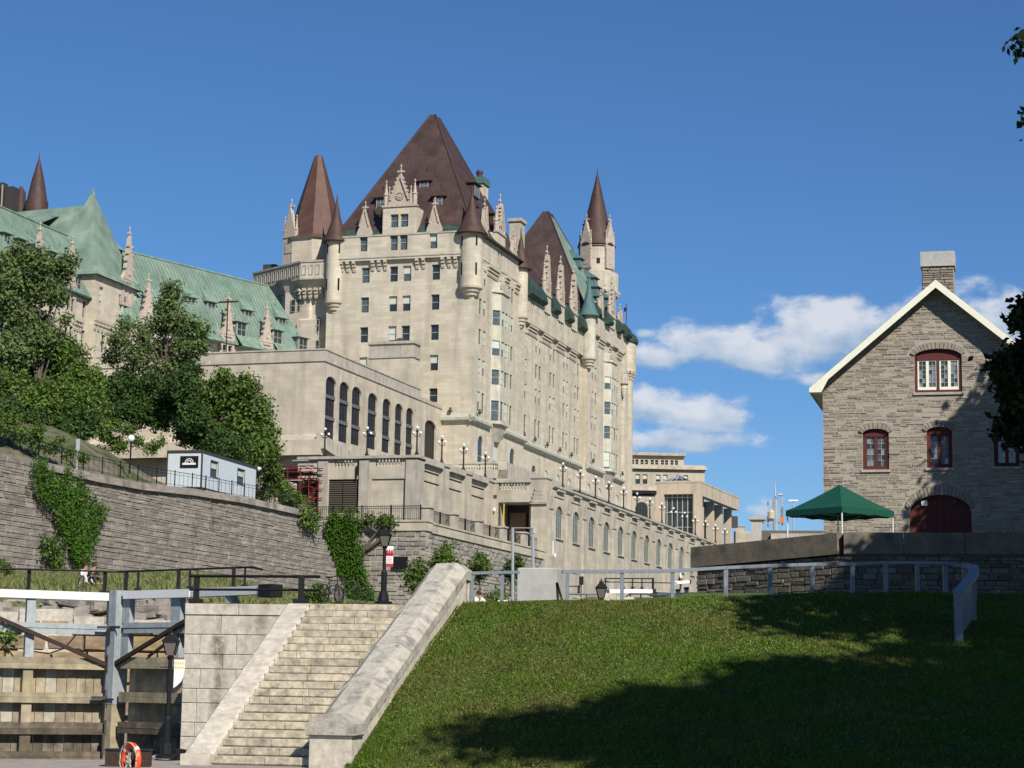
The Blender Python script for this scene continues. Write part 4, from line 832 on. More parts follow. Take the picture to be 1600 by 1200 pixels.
# ================================================================ ANNEX WITH TALL ARCHES
AX = thing_in(CF, 'banquet_annex', 'plain flat-roofed stone block with eight tall narrow arched openings beside the hotel tower', 'annex')
XA = -3.5; YA = -35.1
tops = [(518, 587), (539, 596), (558, 604), (583, 613), (605, 623), (624, 631), (641, 638)]
hs = []
for i, (x, y) in enumerate(tops):
    q = CF.side(x, y, XA); w_ = (2.75, 2.65, 2.65, 2.7, 2.5, 2.4, 2.4)[i]; hs.append((q.y - w_ / 2, q.y + w_ / 2, 23.9 + .12 * i, 30.1, .75, .28))
hs.append((-5.6, -1.8, 23.0, 29.6, .8, .28))
mb = MB(); wall(mb, 'x', XA, 1, YA, .0, 17, 31.35, hs, 1.0); wall(mb, 'y', YA, -1, -34, XA, 17, 31.35, [], .3); mb.build('annex_wall', M['lime_y'], AX)
cp = MB(); cp.box(-34, XA + .12, YA - .12, YA + .6, 31.35, 32.45); cp.box(XA - .5, XA + .12, YA + .6, -7.65, 31.35, 32.45); cp.box(-34, XA + .2, YA - .2, YA + .6, 32.45, 32.6); cp.box(XA - .5, XA + .2, YA + .6, -7.65, 32.45, 32.6); cp.box(XA - .5, XA + .1, -7.65, -.0, 31.35, 31.75); cp.build('parapet', M['lime_w'], AX)
rf = MB(); rf.poly([(-34, YA, 31.6), (XA - .4, YA, 31.6), (XA - .4, 0, 31.3), (-34, 0, 31.3)]); rf.build('flat_roof', M['lime_d'], AX)
for h_ in hs: window(AX, XA - .22, (h_[0] + h_[1]) / 2, h_[2], h_[1] - h_[0], h_[3] - h_[2], math.pi / 2, 'grid', h_[4], fm='dkgrey', gm='glass_d', blind=.9)
for h_ in hs[:7]:
    for z in (26.0, 28.1): b = MB(); b.box(-.06, .06, -(h_[1] - h_[0]) / 2, (h_[1] - h_[0]) / 2, -.17, .17); b.build('spandrel_panel', M['dkgrey2'], AX).location = (XA - .16, (h_[0] + h_[1]) / 2, z)
b = MB(); b.add([(XA, YA - 1.5, 22.6), (XA + .9, YA - 1.5, 22.6), (XA + .9, YA - 1.5, 23.9), (XA, YA - 1.5, 24.2), (XA, -10, 19), (XA + .9, -10, 19), (XA + .9, -10, 20.6), (XA, -10, 20.9)], [(0, 1, 2, 3), (1, 5, 6, 2), (3, 2, 6, 7), (4, 7, 6, 5)]); b.build('sloping_base', M['lime_w'], AX)
b = MB(); b.add([(-34, YA, 22), (-34, YA - 1.6, 22), (-34, YA - 1.5, 23.5), (-34, YA, 24.2), (XA + .5, YA, 22), (XA + .5, YA - 1.6, 22), (XA + .5, YA - 1.5, 23.5), (XA, YA, 24.2)], [(1, 5, 6, 2), (2, 6, 7, 3), (4, 7, 6, 5)]); b.build('sloping_base', M['lime_y'], AX)
PH = [CF.front(576, 560, -8).x, CF.front(646, 560, -8).x]; qy = CF.side(656, 545, PH[1]).y
b = MB(); b.box(PH[0], PH[1], -8, qy, 31.2, 36.4); b.build('roof_block', M['lime_y'], AX)
b = MB(); b.box(PH[0] - .12, PH[1] + .12, -8.12, qy, 36.1, 36.3); b.box(PH[0], PH[1] + .02, -8.02, qy, 36.3, 37.65); b.box(PH[0] - .15, PH[1] + .2, -8.2, qy + .1, 37.65, 37.95); b.build('roof_block_band', M['lime_d'], AX)
b = MB(); b.lathe(PH[0] + 2.6, -5, [(.8, 37.9), (.75, 38.4), (.3, 38.8), (0, 38.85)], 12); b.build('roof_vent', M['dkgrey'], AX)
b = MB(); b.tube([(-15.5, -32, 31), (-15.5, -32, 38.6)], .07, 5); b.box(-16.5, -14.4, -32.1, -31.9, 38.2, 38.35); b.build('light_pole', M['iron_r'], AX)

# ================================================================ PODIUM TERRACE
PD = thing_in(CF, 'podium_terrace', 'stone podium terrace with balusters, louvred doors and a deep recessed service door', 'terrace wall')
XP = 12.62; YP = -52.7
mb = MB(); ho = [(5.06, 6.88, 18.92, 19.58, 0, .35), (8.87, 11.28, 18.92, 19.58, 0, .35), (4.53, 7.35, 14.9, 17.86, 0, .35), (2.1, 3.63, 14.9, 17.86, 0, .35), (8.55, 11.62, 14.0, 17.85, 0, .12)]
wall(mb, 'y', YP, -1, 1.6, XP, 13, 19.62, ho, .35)
sl = [(-50.7, -46.6, 18.62, 18.78, 0, .15), (-44.2, -40.2, 18.62, 18.78, 0, .15), (-37.8, -33.5, 18.62, 18.78, 0, .15), (-51.0, -46.5, 17.75, 17.9, 0, .15), (-44.3, -40.3, 17.75, 17.9, 0, .15), (-37.9, -33.6, 17.75, 17.9, 0, .15)]
wall(mb, 'x', XP, 1, YP, -31, 11, 19.62, sl, .15)
dh = [(13.4, 16.4, 12.5, 17.66, 0, 2.4), (13.27, 16.0, 18.9, 19.58, 0, .35)]
wall(mb, 'y', -31, -1, XP, 16.42, 11, 19.62, dh, .35); mb.build('terrace_wall', M['lime_y'], PD)
bk = MB()
for a, c in ((5.06, 6.88), (8.87, 11.28)): bk.poly([(a, YP + .36, 18.9), (c, YP + .36, 18.9), (c, YP + 3, 18.9), (a, YP + 3, 18.9)])
bk.box(8.5, 11.7, YP + .13, YP + .2, 14, 17.9); bk.build('recessed_panel', M['lime_y'], PD)
pl = MB()
for a, c in ((3.53, 4.48), (7.4, 8.3)): MB().box(a, c, YP - .14, YP, 13, 19.5).build('pilaster', M['lime_d'], PD)
MB().box(11.7, XP + .14, YP - .14, -51.0, 13, 19.5).build('pilaster', M['lime_d'], PD)
for a, c in ((-46.4, -44.4), (-40.1, -38.0), (-33.3, -31.4)): MB().box(XP, XP + .18, a, c, 11, 19.6).build('pilaster', M['lime_y'], PD)
MB().box(XP, 13.25, -31.15, -31, 11, 19.6).build('pilaster', M['lime_y'], PD)
cp = MB(); cp.box(1.6, XP + .3, YP - .3, YP + .5, 19.62, 19.86); cp.box(XP - .4, XP + .3, YP + .5, -31.2, 19.62, 19.86); cp.box(XP - .4, 16.5, -31.25, -30.6, 19.625, 19.84)
for a, c in ((-51.0, -46.4), (-44.4, -40.1), (-38.0, -33.3)): cp.box(XP, XP + .38, a, c, 19.3, 19.61)
cp.build('coping', M['lime_w'], PD)
bl = MB(); bl.lathe(0, 0, [(.12, 0), (.12, .06), (.07, .1), (.14, .26), (.13, .34), (.06, .52), (.12, .58), (.12, .64)], 10); blm = bl.mesh('baluster', M['white_st'] if 'white_st' in M else M['lime'])
def balusters(parent, A, B, n, z, s=1.0):
    for i in range(n):
        q = Vector(A).lerp(Vector(B), (i + .5) / n); link('baluster', blm, parent, (q.x, q.y, z), 0, (s, s, s))
balusters(PD, (5.06, YP + .15, 0), (6.88, YP + .15, 0), 6, 18.93); balusters(PD, (8.87, YP + .15, 0), (11.28, YP + .15, 0), 8, 18.93); balusters(PD, (13.27, -30.85, 0), (16.0, -30.85, 0), 9, 18.92)
sl_ = MB(); sl_.box(0, 1, -.03, .1, 0, .09)
def louvres(a, c, y, z0, z1, n, nm='louvre_slat'):
    me = bpy.data.meshes.new(nm); s = MB(); w_ = c - a; s.add([(0, 0, 0), (w_, 0, 0), (w_, .1, .12), (0, .1, .12), (0, 0, -.03), (w_, 0, -.03), (w_, .1, .09), (0, .1, .09)], [(0, 1, 2, 3), (4, 7, 6, 5), (0, 4, 5, 1)]); me = s.mesh(nm, M['louvre'])
    for i in range(n): link(nm, me, PD, (a, y, z0 + (z1 - z0) * (i + .2) / n))
for a, c in ((4.55, 5.9), (5.95, 7.33), (2.1, 3.6)): louvres(a, c, YP + .1, 14.95, 17.8, 15)
b = MB(); b.box(4.5, 7.4, YP + .25, YP + .3, 14.9, 17.9); b.box(2.1, 3.65, YP + .25, YP + .3, 14.9, 17.9); b.box(5.9, 5.95, YP + .02, YP + .2, 14.9, 17.86); b.build('louvre_door', M['dkgrey'], PD)
for x, z, h in ((7.15, 17.9, 1.1), (7.35, 18.3, 1.2)): b = MB(); b.bar((x, YP - .12, z), (x, YP - .12, z + h), .09); b.build('wall_conduit', M['black'], PD)
b = MB(); b.box(13.45, 16.35, -28.62, -28.58, 12, 17.7); b.build('recess_back', M['dkgrey'], PD); b = MB(); b.box(13.75, 15.35, -28.9, -28.7, 12.5, 16.9); b.build('brown_door', M['doorbr'], PD)
b = MB(); b.box(13.3, 16.5, -31.06, -31.0, 17.6, 17.75); b.box(16.36, 16.5, -31.06, -31, 12, 17.75); b.box(13.3, 13.42, -31.06, -31, 12, 17.6); b.build('door_trim', M['dkgrey'], PD)
b = MB(); b.tube([(13.85, -31.2, 12.5), (13.85, -31.2, 17.6)], .06, 6); b.build('yellow_post', M['yellow'], PD)
b = MB(); b.box(12.8, 13.1, -31.2, -31.1, 18.15, 18.45); b.build('wall_plate', M['dkgrey'], PD); b = MB(); b.lathe(12.95, -31.4, [(.02, 16.8), (.12, 16.9), (.14, 17.1), (.05, 17.2)], 8); b.build('wall_light', M['globe'], PD)
dk = MB(); dk.poly([(-4, YP + .3, 18.9), (XP - .1, YP + .3, 18.9), (XP - .1, -31, 18.9), (17.8, -31, 18.9), (17.8, 74, 18.9), (-4, 74, 18.9)]); dk.build('terrace_deck', M['lime_w'], PD)
# inner balustrade seen above the coping
IB = thing_in(CF, 'inner_balustrade', 'white stone balustrade on the terrace behind the lamp posts near the hotel ground floor', 'balustrade')
q0 = CF.front(719, 722, -22); q1 = CF.front(779, 724, -22); zt = q1.z
b = MB(); b.box(q0.x - 3, q1.x + .9, -22.15, -21.85, zt - .02, zt + .16); b.box(q0.x - 3, q1.x + .9, -22.2, -21.8, zt - 1.5, zt - .68); b.box(q1.x, q1.x + .9, -22.2, -21.8, zt - 1.5, zt + .0); b.build('rail_and_base', M['lime'], IB)
b = MB(); b.add([(q1.x + .9, -22, zt - 2), (q1.x + .9, -22, zt + .1), (q1.x + .9, 20, zt + .1), (q1.x + .9, 20, zt - 2), (q1.x + .5, -22, zt + .1), (q1.x + .5, 20, zt + .1)], [(0, 1, 2, 3), (1, 4, 5, 2)]); b.build('side_parapet', M['lime_w'], IB)
balusters(IB, (q0.x - .2, -22, 0), (q1.x, -22, 0), 15, zt - .68, 1.02)

# ================================================================ LONG ARCADED WALL
AW = thing_in(CF, 'arcaded_wall', 'long pale stone retaining wall with a row of round-arched windows under stepped brackets', 'retaining wall')
XW2 = 18.0; ZC = 19.55
cent = [-26.3 + 6.13 * i for i in range(15)]
hs = [(c - 1.3, c + 1.3, 14.6, 17.75, 1.15, .2) for c in cent]
s2 = []
for c in cent: s2.append((c - 1.9, c + 1.6, 18.42, 18.55, 0, .12))
mb = MB(); wall(mb, 'x', XW2, 1, -31, 66, 2, 19.3, hs + s2, .35); wall(mb, 'y', -31, -1, 16.42, XW2, 2, 20.0, [], .3); mb.poly([(16.42, -31, 20), (18, -31, 20), (18, -29.2, 20), (16.42, -29.2, 20)]); mb.poly([(18, -31, 19.3), (18, -29.2, 19.3), (18, -29.2, 20), (18, -31, 20)]); mb.poly([(16.42, -31, 2), (16.42, -31, 20), (16.42, -28.5, 20), (16.42, -28.5, 2)]); mb.build('wall_face', M['lime_y'], AW)
for h_ in hs: window(AW, XW2 - .15, (h_[0] + h_[1]) / 2, h_[2], 2.6, 3.15, math.pi / 2, 'arch', 1.15, fm='sash', gm='glass_a', blind=.9)
b = MB(); b.box(XW2 - .3, XW2 + .16, -29, 66, 19.3, 19.42); b.box(XW2 - .3, XW2 + .26, -29, 66, 19.42, ZC + .1); b.box(16.3, XW2 + .1, -31.1, -29.0, 20.0, 20.15); b.build('coping', M['lime_w'], AW)
br = MB()
for k in range(4): z = 18.75 - k * .36; g = .16 - k * .012; br.box(-.28 - k * .09, .28 + k * .09, -g, 0, z - .34, z)
br.box(-.65, .65, -.2, 0, 17.2, 17.3); brm = br.mesh('stepped_bracket', M['lime_w'])
for i, c in enumerate(cent): link('stepped_bracket', brm, AW, (XW2, c - 3.06, 0), math.pi / 2)
link('stepped_bracket', brm, AW, (17.3, -31, .35), 0, (1.35, 1.2, 1))
for c in cent: MB().box(XW2, XW2 + .1, c - 3.6, c - 2.5, 2, 17.2).build('pilaster', M['lime_y'], AW)
dn = MB(); dn.box(XW2, XW2 + .3, -2.4, 0, -.18, 0); dnm = dn.mesh('drip_stone', M['lime_w'])
for c in cent: link('drip_stone', dnm, AW, (0, c + 1.2, 19.28))
sm = MB(); sm.box(XW2, XW2 + .16, -1.35, 1.35, -.12, 0); smm = sm.mesh('window_sill', M['lime_w'])
for c in cent: link('window_sill', smm, AW, (0, c, 14.58))
b = MB(); b.box(17.9, 18.5, -30.6, -28.4, 5, 12.6); b.build('buttress', M['lime_d'], AW)
for i, z in enumerate((11.6, 9.2)):
    for c in cent[1:9:2]: b = MB(); b.box(XW2 - .02, XW2 + .05, c - 1, c + 1, z - .07, z); b.build('wall_groove', M['lime_w'], AW)
b = MB(); b.box(18.0, 18.12, -28.9, -28.6, 12.9, 14.2); b.lathe(18.2, -28.4, [(.03, 12.6), (.1, 12.7), (.1, 12.9), (.03, 13.0)], 8); b.build('wall_lamp', M['globe'], AW)
hg = MB(); hg.box(17.3, 17.75, -20, 12, 19.6, 20.0); 
o = hg.build('planter_hedge', M['green_d']); o.location = CF.o; o.rotation_euler = (0, 0, -CF.yaw); tag(o, 'long dark planter hedge behind the arcaded wall coping beside lamp posts', 'hedge')

# ================================================================ PARAPET LAMPS
def globe_lamp(h=2.45, three=False):
    t = thing('parapet_lamp', 'x', 'lamp', group='black lamps with white globes along the stone parapets')
    b = MB(); b.lathe(0, 0, [(.2, 0), (.2, .12), (.12, .2), (.09, .45), (.075, .5), (.07, h - .45), (.14, h - .35), (.07, h - .22)], 8)
    arms = 2
    for k in range(arms):
        a = k * math.pi * 2 / arms + (.4 if arms == 4 else 0); r_ = .30 if not three else .34
        b.tube([(0, 0, h - .75), (r_ * .6 * math.cos(a), r_ * .6 * math.sin(a), h - .85), (r_ * math.cos(a), r_ * math.sin(a), h - .66)], .035, 5)
        link('globe', GLO, t, (r_ * math.cos(a), r_ * math.sin(a), h - .52))
    b.build('post', M['black'], t); link('globe', GLO, t, (0, 0, h - .06)); return t
g_ = MB(); g_.lathe(0, 0, [(.01, -.13), (.08, -.10), (.125, -.03), (.125, .04), (.08, .10), (.01, .13)], 12); GLO = g_.mesh('globe', M['globe'], True)
L4 = globe_lamp(); L3 = globe_lamp(2.5, True)
pos = [((507, 712), 'F'), ((573, 712), 'F'), ((651, 713), 'F'), ((690, 722), 'P'), ((724, 734), 'P'), ((758, 744), 'P')]
desc = {0: 'three-globe black lamp on the terrace corner above the red scaffold', 1: 'black three-globe lamp on parapet between two baluster openings', 2: 'black lamp on the parapet corner where the terrace turns', 3: 'black globe lamp on sloping coping by the widest dark arch', 4: 'black globe lamp before the left end of the white balustrade', 5: 'black globe lamp before the right end of the white balustrade'}
used = set()
for i, ((x, y), k) in enumerate(pos):
    q = CF.front(x, y, YP) if k == 'F' else CF.side(x, y, XP); src = L3 if i < 2 else L4
    p = CF.wpt(q.x, q.y, 19.86)
    if src not in used: used.add(src); o = src; o.location = p; o['label'] = desc[i]; o.rotation_euler = (0, 0, -CF.yaw)
    else: o = dup(src, p, -CF.yaw, desc[i])
ys = [-25.1, -18.65, -12.56, -6.95, -.47, 5.76, 12.02, 18.2, 24.4, 30.7, 37, 43.4, 49.8, 56.2]
ordn = ['leftmost', 'second from left', 'third from left', 'fourth from left', 'fifth from left', 'sixth from left', 'seventh from left', 'eighth from left', 'seventh from right', 'sixth from right', 'fifth from right', 'fourth from right', 'third from right', 'rightmost']
for i, y in enumerate(ys): dup(L4, CF.wpt(17.95, y, ZC + .1), -CF.yaw, 'black globe lamp on the arcaded wall coping, %s of its row' % ordn[i])
# ================================================================ ROAD WALL OF GREY STONES
RW = thing_in(CF, 'road_wall', 'grey squared-stone retaining wall carrying a road with iron railing, ivy at its left end', 'retaining wall')
XR = 18.0; YR = -65.0
def rz_(y): return 13.35 + 0.0 * y
zb_ = 4.2
def in_side(za, zb): return [(0, 32.6)]
def in_front(za, zb): return [(0, 10.2)]
SR = thing('x', 'x', 'x'); bpy.data.objects.remove(SR)
class Sub:   # stones are laid in the wall's own local axes by rotating a small joint frame into object placement
    pass
def masonry_on(parent, ox, oy, rz, *a, **k):
    """masonry() in a plane of the parent turned by rz about (ox, oy)"""
    before = len(bpy.data.objects); names = set(o.name for o in parent.children)
    masonry(parent, *a, **k); c, s = math.cos(rz), math.sin(rz)
    for o in parent.children:
        if o.name in names: continue
        x, y, z = o.location; o.location = (ox + x * c - y * s, oy + x * s + y * c, z); o.rotation_mode = 'XYZ'; o.rotation_euler = (0, o.rotation_euler.y, rz)
masonry_on(RW, XR, YR, math.pi / 2, in_side, zb_, 12.2, .24, .48, .35, .95, .045, .35, 'rwall', limit=180, rnd=3, y=.10)
masonry_on(RW, XR - 10.2, YR, 0, in_front, zb_, 12.3, .24, .46, .35, .85, .05, .35, 'rwall', limit=115, rnd=4, y=.10)
b = MB(); b.box(7.5, XR - .03, YR + .05, YR + 1.2, 3, 12.4); b.box(XR - 1.2, XR - .05, YR + 1.2, -31.5, 3, 12.2); b.build('mortar_bed', M['rmortar'], RW)
b = MB(); b.box(5.0, XR + .1, YR - .1, YR + 1.3, 12.35, 13.05); b.box(5.0, XR + .18, YR - .18, YR + 1.3, 13.05, 13.2); b.box(XR - 1.1, XR + .1, YR + 1.3, -31.3, 12.25, 12.95); b.box(XR - 1.1, XR + .18, YR + 1.3, -31.3, 12.95, 13.1); b.build('coping', M['lime_y'], RW)
b = MB(); b.box(3.5, 8.0, YR - .2, YR + .8, 8, 14.3); b.build('end_buttress', M['lime_d'], RW)
pr = MB(); pr.box(-.55, .55, -.4, .4, 0, 1.15); pr.box(-.65, .65, -.5, .5, 1.15, 1.3); prm = pr.mesh('parapet_pier', M['lime_w'])
prs = []
for px_ in (666, 706, 745, 783, 816):
    q = CF.side(px_, 830, XR - .5); prs.append(q.y); link('parapet_pier', prm, RW, (XR - .5, q.y, 13.1), math.pi / 2)
link('parapet_pier', MB().box(-.9, .7, -.5, .5, 0, 1.9).mesh('parapet_pier', M['lime_y']), RW, (6.6, YR + .2, 13.0), 0)
def railing(parent, A, B, h, nb, post_every=0, t=.03, mn='black'):
    A = Vector(A); B = Vector(B); b = MB(); b.bar(A + Vector((0, 0, h)), B + Vector((0, 0, h)), t * 1.5); b.bar(A + Vector((0, 0, .12)), B + Vector((0, 0, .12)), t); b.bar(A + Vector((0, 0, h - .18)), B + Vector((0, 0, h - .18)), t); b.build('rail', M[mn], parent)
    b = MB()
    for i in range(nb + 1): q = A.lerp(B, i / nb); b.bar(q + Vector((0, 0, .05)), q + Vector((0, 0, h)), t * .7)
    b.build('balusters', M[mn], parent)
    if post_every:
        n = max(1, int((B - A).length / post_every))
        for i in range(n + 1): q = A.lerp(B, i / n); b = MB(); b.bar(q, q + Vector((0, 0, h + .1)), t * 2.4); b.build('railing_post', M[mn], parent)
RR = thing_in(CF, 'road_railing', 'thin black iron railing between stone piers on the grey stone road wall', 'railing')
railing(RR, (7.4, YR + .3, 13.2), (17.4, YR + .3, 13.2), 1.15, 62, 2.2, .035)
for i in range(4): railing(RR, (XR - .45, prs[i] + .7, 13.1), (XR - .45, prs[i + 1] - .7, 13.1), 1.05, 22, 0, .035); b = MB(); ym = (prs[i] + prs[i + 1]) / 2; b.bar((XR - .45, ym, 13.1), (XR - .45, ym, 14.25), .1); b.build('railing_post', M['black'], RR)
railing(RR, (XR - .45, prs[4] + .7, 13.1), (XR - .45, -32.4, 13.1), 1.05, 12, 0, .035)
# road behind it
b = MB(); b.poly([(3, YR + 1, 13.0), (XR - .8, YR + 1, 13.0), (XR - .8, -31, 13.0), (12, -31, 13), (12, YP, 13), (3, YP, 13)]); o = b.build('road', M['path']); o.location = CF.o; o.rotation_euler = (0, 0, -CF.yaw); tag(o, kind='structure')

# ================================================================ ROCK WALL
KW = thing_in(CF, 'rock_wall', 'long wall of layered grey-brown rock below the hillside trees, cracked in horizontal beds', 'rock wall')
XK = 14.0
tp = [(-330, 612), (-200, 648), (-60, 690), (0, 703), (22, 708), (60, 722), (150, 743), (220, 756), (300, 765), (380, 778), (450, 793), (492, 803)]
tops_ = [CF.side(x, y, XK) for x, y in tp]
edge = [CF.side(492, 803, XK), CF.side(508, 850, XK), CF.side(524, 890, XK), CF.side(545, 945, XK)]
def topz(u):
    for i in range(len(tops_) - 1):
        a, b_ = tops_[i], tops_[i + 1]
        if a.y <= u <= b_.y: return a.z + (b_.z - a.z) * (u - a.y) / (b_.y - a.y)
    for i in range(3):
        a, b_ = edge[i], edge[i + 1]
        if a.y <= u <= b_.y: return a.z + (b_.z - a.z) * (u - a.y) / (b_.y - a.y)
    return tops_[0].z if u < tops_[0].y else 5
YK0, YK1 = tops_[0].y, edge[-1].y
def kspan(za, zb):
    o = []; u = YK0; st = .5; cur = None
    while u < YK1:
        ok = topz(u) > zb - .02
        if ok and cur is None: cur = u
        if not ok and cur is not None: o.append((cur, u)); cur = None
        u += st
    if cur is not None: o.append((cur, YK1))
    return [(a - 0, b_) for a, b_ in o]
ku = lambda za, zb: [(a, b_) for a, b_ in kspan(za, zb)]
masonry_on(KW, XK, 0, math.pi / 2, ku, 4.2, 13.6, .10, .42, .35, 2.4, .006, .22, 'rock', y=.06, limit=290, rnd=8, name='rock_block', tilt=.007, key=lambda s: -(s[1] - s[0]) * (s[3] - s[2]) * (1.5 if s[3] > 6.3 else .3))
b = MB(); us = np.linspace(YK0, YK1, 90)
for i in range(89):
    a, c = us[i], us[i + 1]; za, zc2 = topz(a) - .12, topz(c) - .12
    b.poly([(XK - .06, a, 3), (XK - .06, c, 3), (XK - .06, c, zc2), (XK - .06, a, za)]); b.poly([(XK - .06, a, za), (XK - .06, c, zc2), (XK - 2.5, c, zc2 + .1), (XK - 2.5, a, za + .1)])
b.build('rock_bed', M['rock_d'], KW)
cb_ = MB()
for i in range(5, len(tops_) - 1):
    a, c = tops_[i], tops_[i + 1]; n = 3
    for j in range(n):
        p, q = a.lerp(c, j / n), a.lerp(c, (j + .97) / n); r_ = random.uniform(-.04, .04)
        link('capping_stone', MB().hexa([(XK - 1, p.y, p.z - .35), (XK + .22 + r_, p.y, p.z - .38), (XK + .22 + r_, q.y, q.z - .38), (XK - 1, q.y, q.z - .35), (XK - 1, p.y, p.z + .15), (XK + .15, p.y, p.z + .06), (XK + .15, q.y, q.z + .06), (XK - 1, q.y, q.z + .15)]).mesh('capping_stone', M['rock']), KW)
# ivy on rock wall and on the road wall
def ivy(name, label, fr, plane, samples, n, size, mn, out, seed=0, cat='ivy', droop=None, clumpy=1.0):
    """samples: polygon in pixels on the wall plane; leaves hug the face with depth"""
    g = random.Random(seed); pts = []
    xs = [p[0] for p in samples]; ys_ = [p[1] for p in samples]
    def inside(x, y):
        c = False; j = len(samples) - 1
        for i in range(len(samples)):
            (xi, yi), (xj, yj) = samples[i], samples[j]
            if (yi > y) != (yj > y) and x < (xj - xi) * (y - yi) / (yj - yi + 1e-9) + xi: c = not c
            j = i
        return c
    lob = []
    while len(lob) < 110:
        x, y = g.uniform(min(xs), max(xs)), g.uniform(min(ys_), max(ys_))
        if inside(x, y): q = plane(x, y); r_ = g.uniform(.35, .9) * clumpy; lob.append((q[0] + out[0] * r_ * .3, q[1] + out[1] * r_ * .3, q[2], r_ * (.22 if abs(out[0]) > .5 else 1), r_ * (.22 if abs(out[1]) > .5 else 1), r_ * 1.25))
    t = thing_in(fr, name, label, cat); crown(t, lob, n, size, mn, seed, name='leaves', shell=.2); return t
pl_k = lambda x, y: CF.side(x, y, XK + .3); pl_f = lambda x, y: CF.front(x, y, YR - .3)
ivy('ivy_curtain', 'thick ivy curtain hanging down the rock wall beneath the hillside', CF, pl_k, [(38, 722), (72, 728), (120, 745), (146, 772), (158, 806), (150, 830), (140, 850), (138, 876), (128, 882), (112, 860), (98, 840), (88, 800), (62, 770), (45, 740)], 11000, .075, 'ivy', (1, 0), 3, clumpy=.7)
ivy('ivy_patch', 'small ragged ivy patch low on the rock wall above the sitting couple', CF, pl_k, [(62, 843), (90, 850), (96, 880), (85, 884), (70, 865)], 900, .1, 'leaf', (1, 0), 5, clumpy=.6)
ivy('ivy_tuft', 'short ivy tuft at the top right end of the rock wall', CF, pl_k, [(468, 796), (488, 802), (494, 828), (486, 824), (470, 806)], 900, .12, 'leaf', (1, 0), 6, clumpy=.7)
ivy('ivy_slope', 'broad dark green ivy column covering the left end of the grey stone wall', CF, pl_f, [(515, 800), (552, 802), (556, 822), (562, 850), (570, 890), (582, 938), (540, 938), (525, 905), (512, 868), (508, 850), (516, 838)], 18000, .09, 'ivy', (0, -1), 9, clumpy=.8)
vb = thing_in(CF, 'climbing_vine', 'bare twisting vine stems with leafy tips on the grey wall behind the tall lantern', 'vine'); mb = MB()
for pts in ([(548, 900), (566, 865), (580, 842), (590, 830), (588, 818)], [(572, 858), (585, 850), (600, 838), (612, 826)], [(590, 832), (572, 820), (560, 812)]):
    mb.tube([CF.front(x, y, YR - .35) for x, y in pts], [.16, .13, .1, .07, .04][:len(pts)], 6)
mb.build('stem', M['bark'], vb); lob = []
for x, y in ((568, 812), (578, 808), (600, 820), (612, 815), (590, 812), (560, 822), (606, 812)): q = CF.front(x, y, YR - .5); lob.append((q.x, q.y, q.z, .34, .2, .34))
crown(vb, lob, 700, .13, 'leaf', 12, name='leaves')

# ================================================================ CABIN, LAMPS, FENCE ON THE ROCK WALL
p0 = atY(316, 712, 148); TF = Frame(p0, R(13.5)); a = TF.front(262, 712, 0); zt = TF.front(316, 706, 0).z; zb2 = zt - 2.6; ln = TF.side(400, 750, 0).y
TR = thing_in(TF, 'site_cabin', 'white portable site cabin with dark trim and black logo board on its end', 'cabin')
b = MB(); wall(b, 'y', 0, -1, a.x, 0, zb2, zt, [], .1); w1 = TF.side(329, 735, 0).y, TF.side(340, 735, 0).y; w2 = TF.side(371, 740, 0).y, TF.side(382, 740, 0).y
hs = [(w1[0], w1[1], zb2 + 1.05, zb2 + 2.15), (w2[0], w2[1], zb2 + 1.05, zb2 + 2.15)]; wall(b, 'x', 0, 1, 0, ln, zb2, zt, hs, .12); b.poly([(a.x, 0, zt), (0, 0, zt), (0, ln, zt), (a.x, ln, zt)]); b.build('shell', M['cabin'], TR)
t = MB(); t.box(a.x - .04, .06, -.06, .02, zt - .05, zt + .13); t.box(0, .06, 0, ln + .05, zt - .05, zt + .13); t.box(-.04, .05, -.05, .04, zb2, zt); t.box(a.x - .04, a.x + .05, -.05, .03, zb2, zt); t.box(0, .05, ln - .06, ln + .04, zb2, zt); t.box(a.x, .05, -.04, 0, zb2 - .08, zb2 + .05); t.box(0, .05, 0, ln, zb2 - .08, zb2 + .05); t.build('trim', M['dkgrey'], TR)
for h_ in hs: window(TR, -.08, (h_[0] + h_[1]) / 2, h_[2], h_[1] - h_[0], h_[3] - h_[2], math.pi / 2, 'sash', fm='sash_d', gm='glass', blind=.3); t = MB(); t.box(0, .03, h_[0] - .06, h_[0], h_[2] - .06, h_[3] + .06); t.box(0, .03, h_[1], h_[1] + .06, h_[2] - .06, h_[3] + .06); t.box(0, .03, h_[0], h_[1], h_[3], h_[3] + .06); t.box(0, .03, h_[0], h_[1], h_[2] - .06, h_[2]); t.build('window_surround', M['dkgrey'], TR)
bx = TF.front(283, 722, 0).x, TF.front(309, 722, 0).x; s = MB(); s.box(bx[0] - .05, bx[1] + .05, -.05, -.01, zb2 + 1.45, zb2 + 2.3); s.build('logo_board', M['black'], TR)
s = MB(); cxx = (bx[0] + bx[1]) / 2; s.box(cxx - .52, cxx + .52, -.06, -.05, zb2 + 1.66, zb2 + 1.8)
for r0, r1 in ((.34, .28), (.2, .14)):
    for i in range(10):
        t0, t1 = math.pi * i / 10, math.pi * (i + 1) / 10; s.hexa([(cxx + r * math.cos(t_), yy, zb2 + 1.8 + r * math.sin(t_)) for yy in (-.06, -.05) for r, t_ in ((r0, t0), (r0, t1), (r1, t1), (r1, t0))])
s.build('logo', M['banner_w'], TR)
s = MB(); s.box(a.x + .3, -.2, .2, .6, zb2 - 1.3, zb2); s.box(-.5, -.1, ln - 1, ln - .3, zb2 - 1.3, zb2); s.box(-.5, -.1, .3, 1, zb2 - 1.3, zb2 - .05); s.build('support_block', M['dkgrey'], TR)
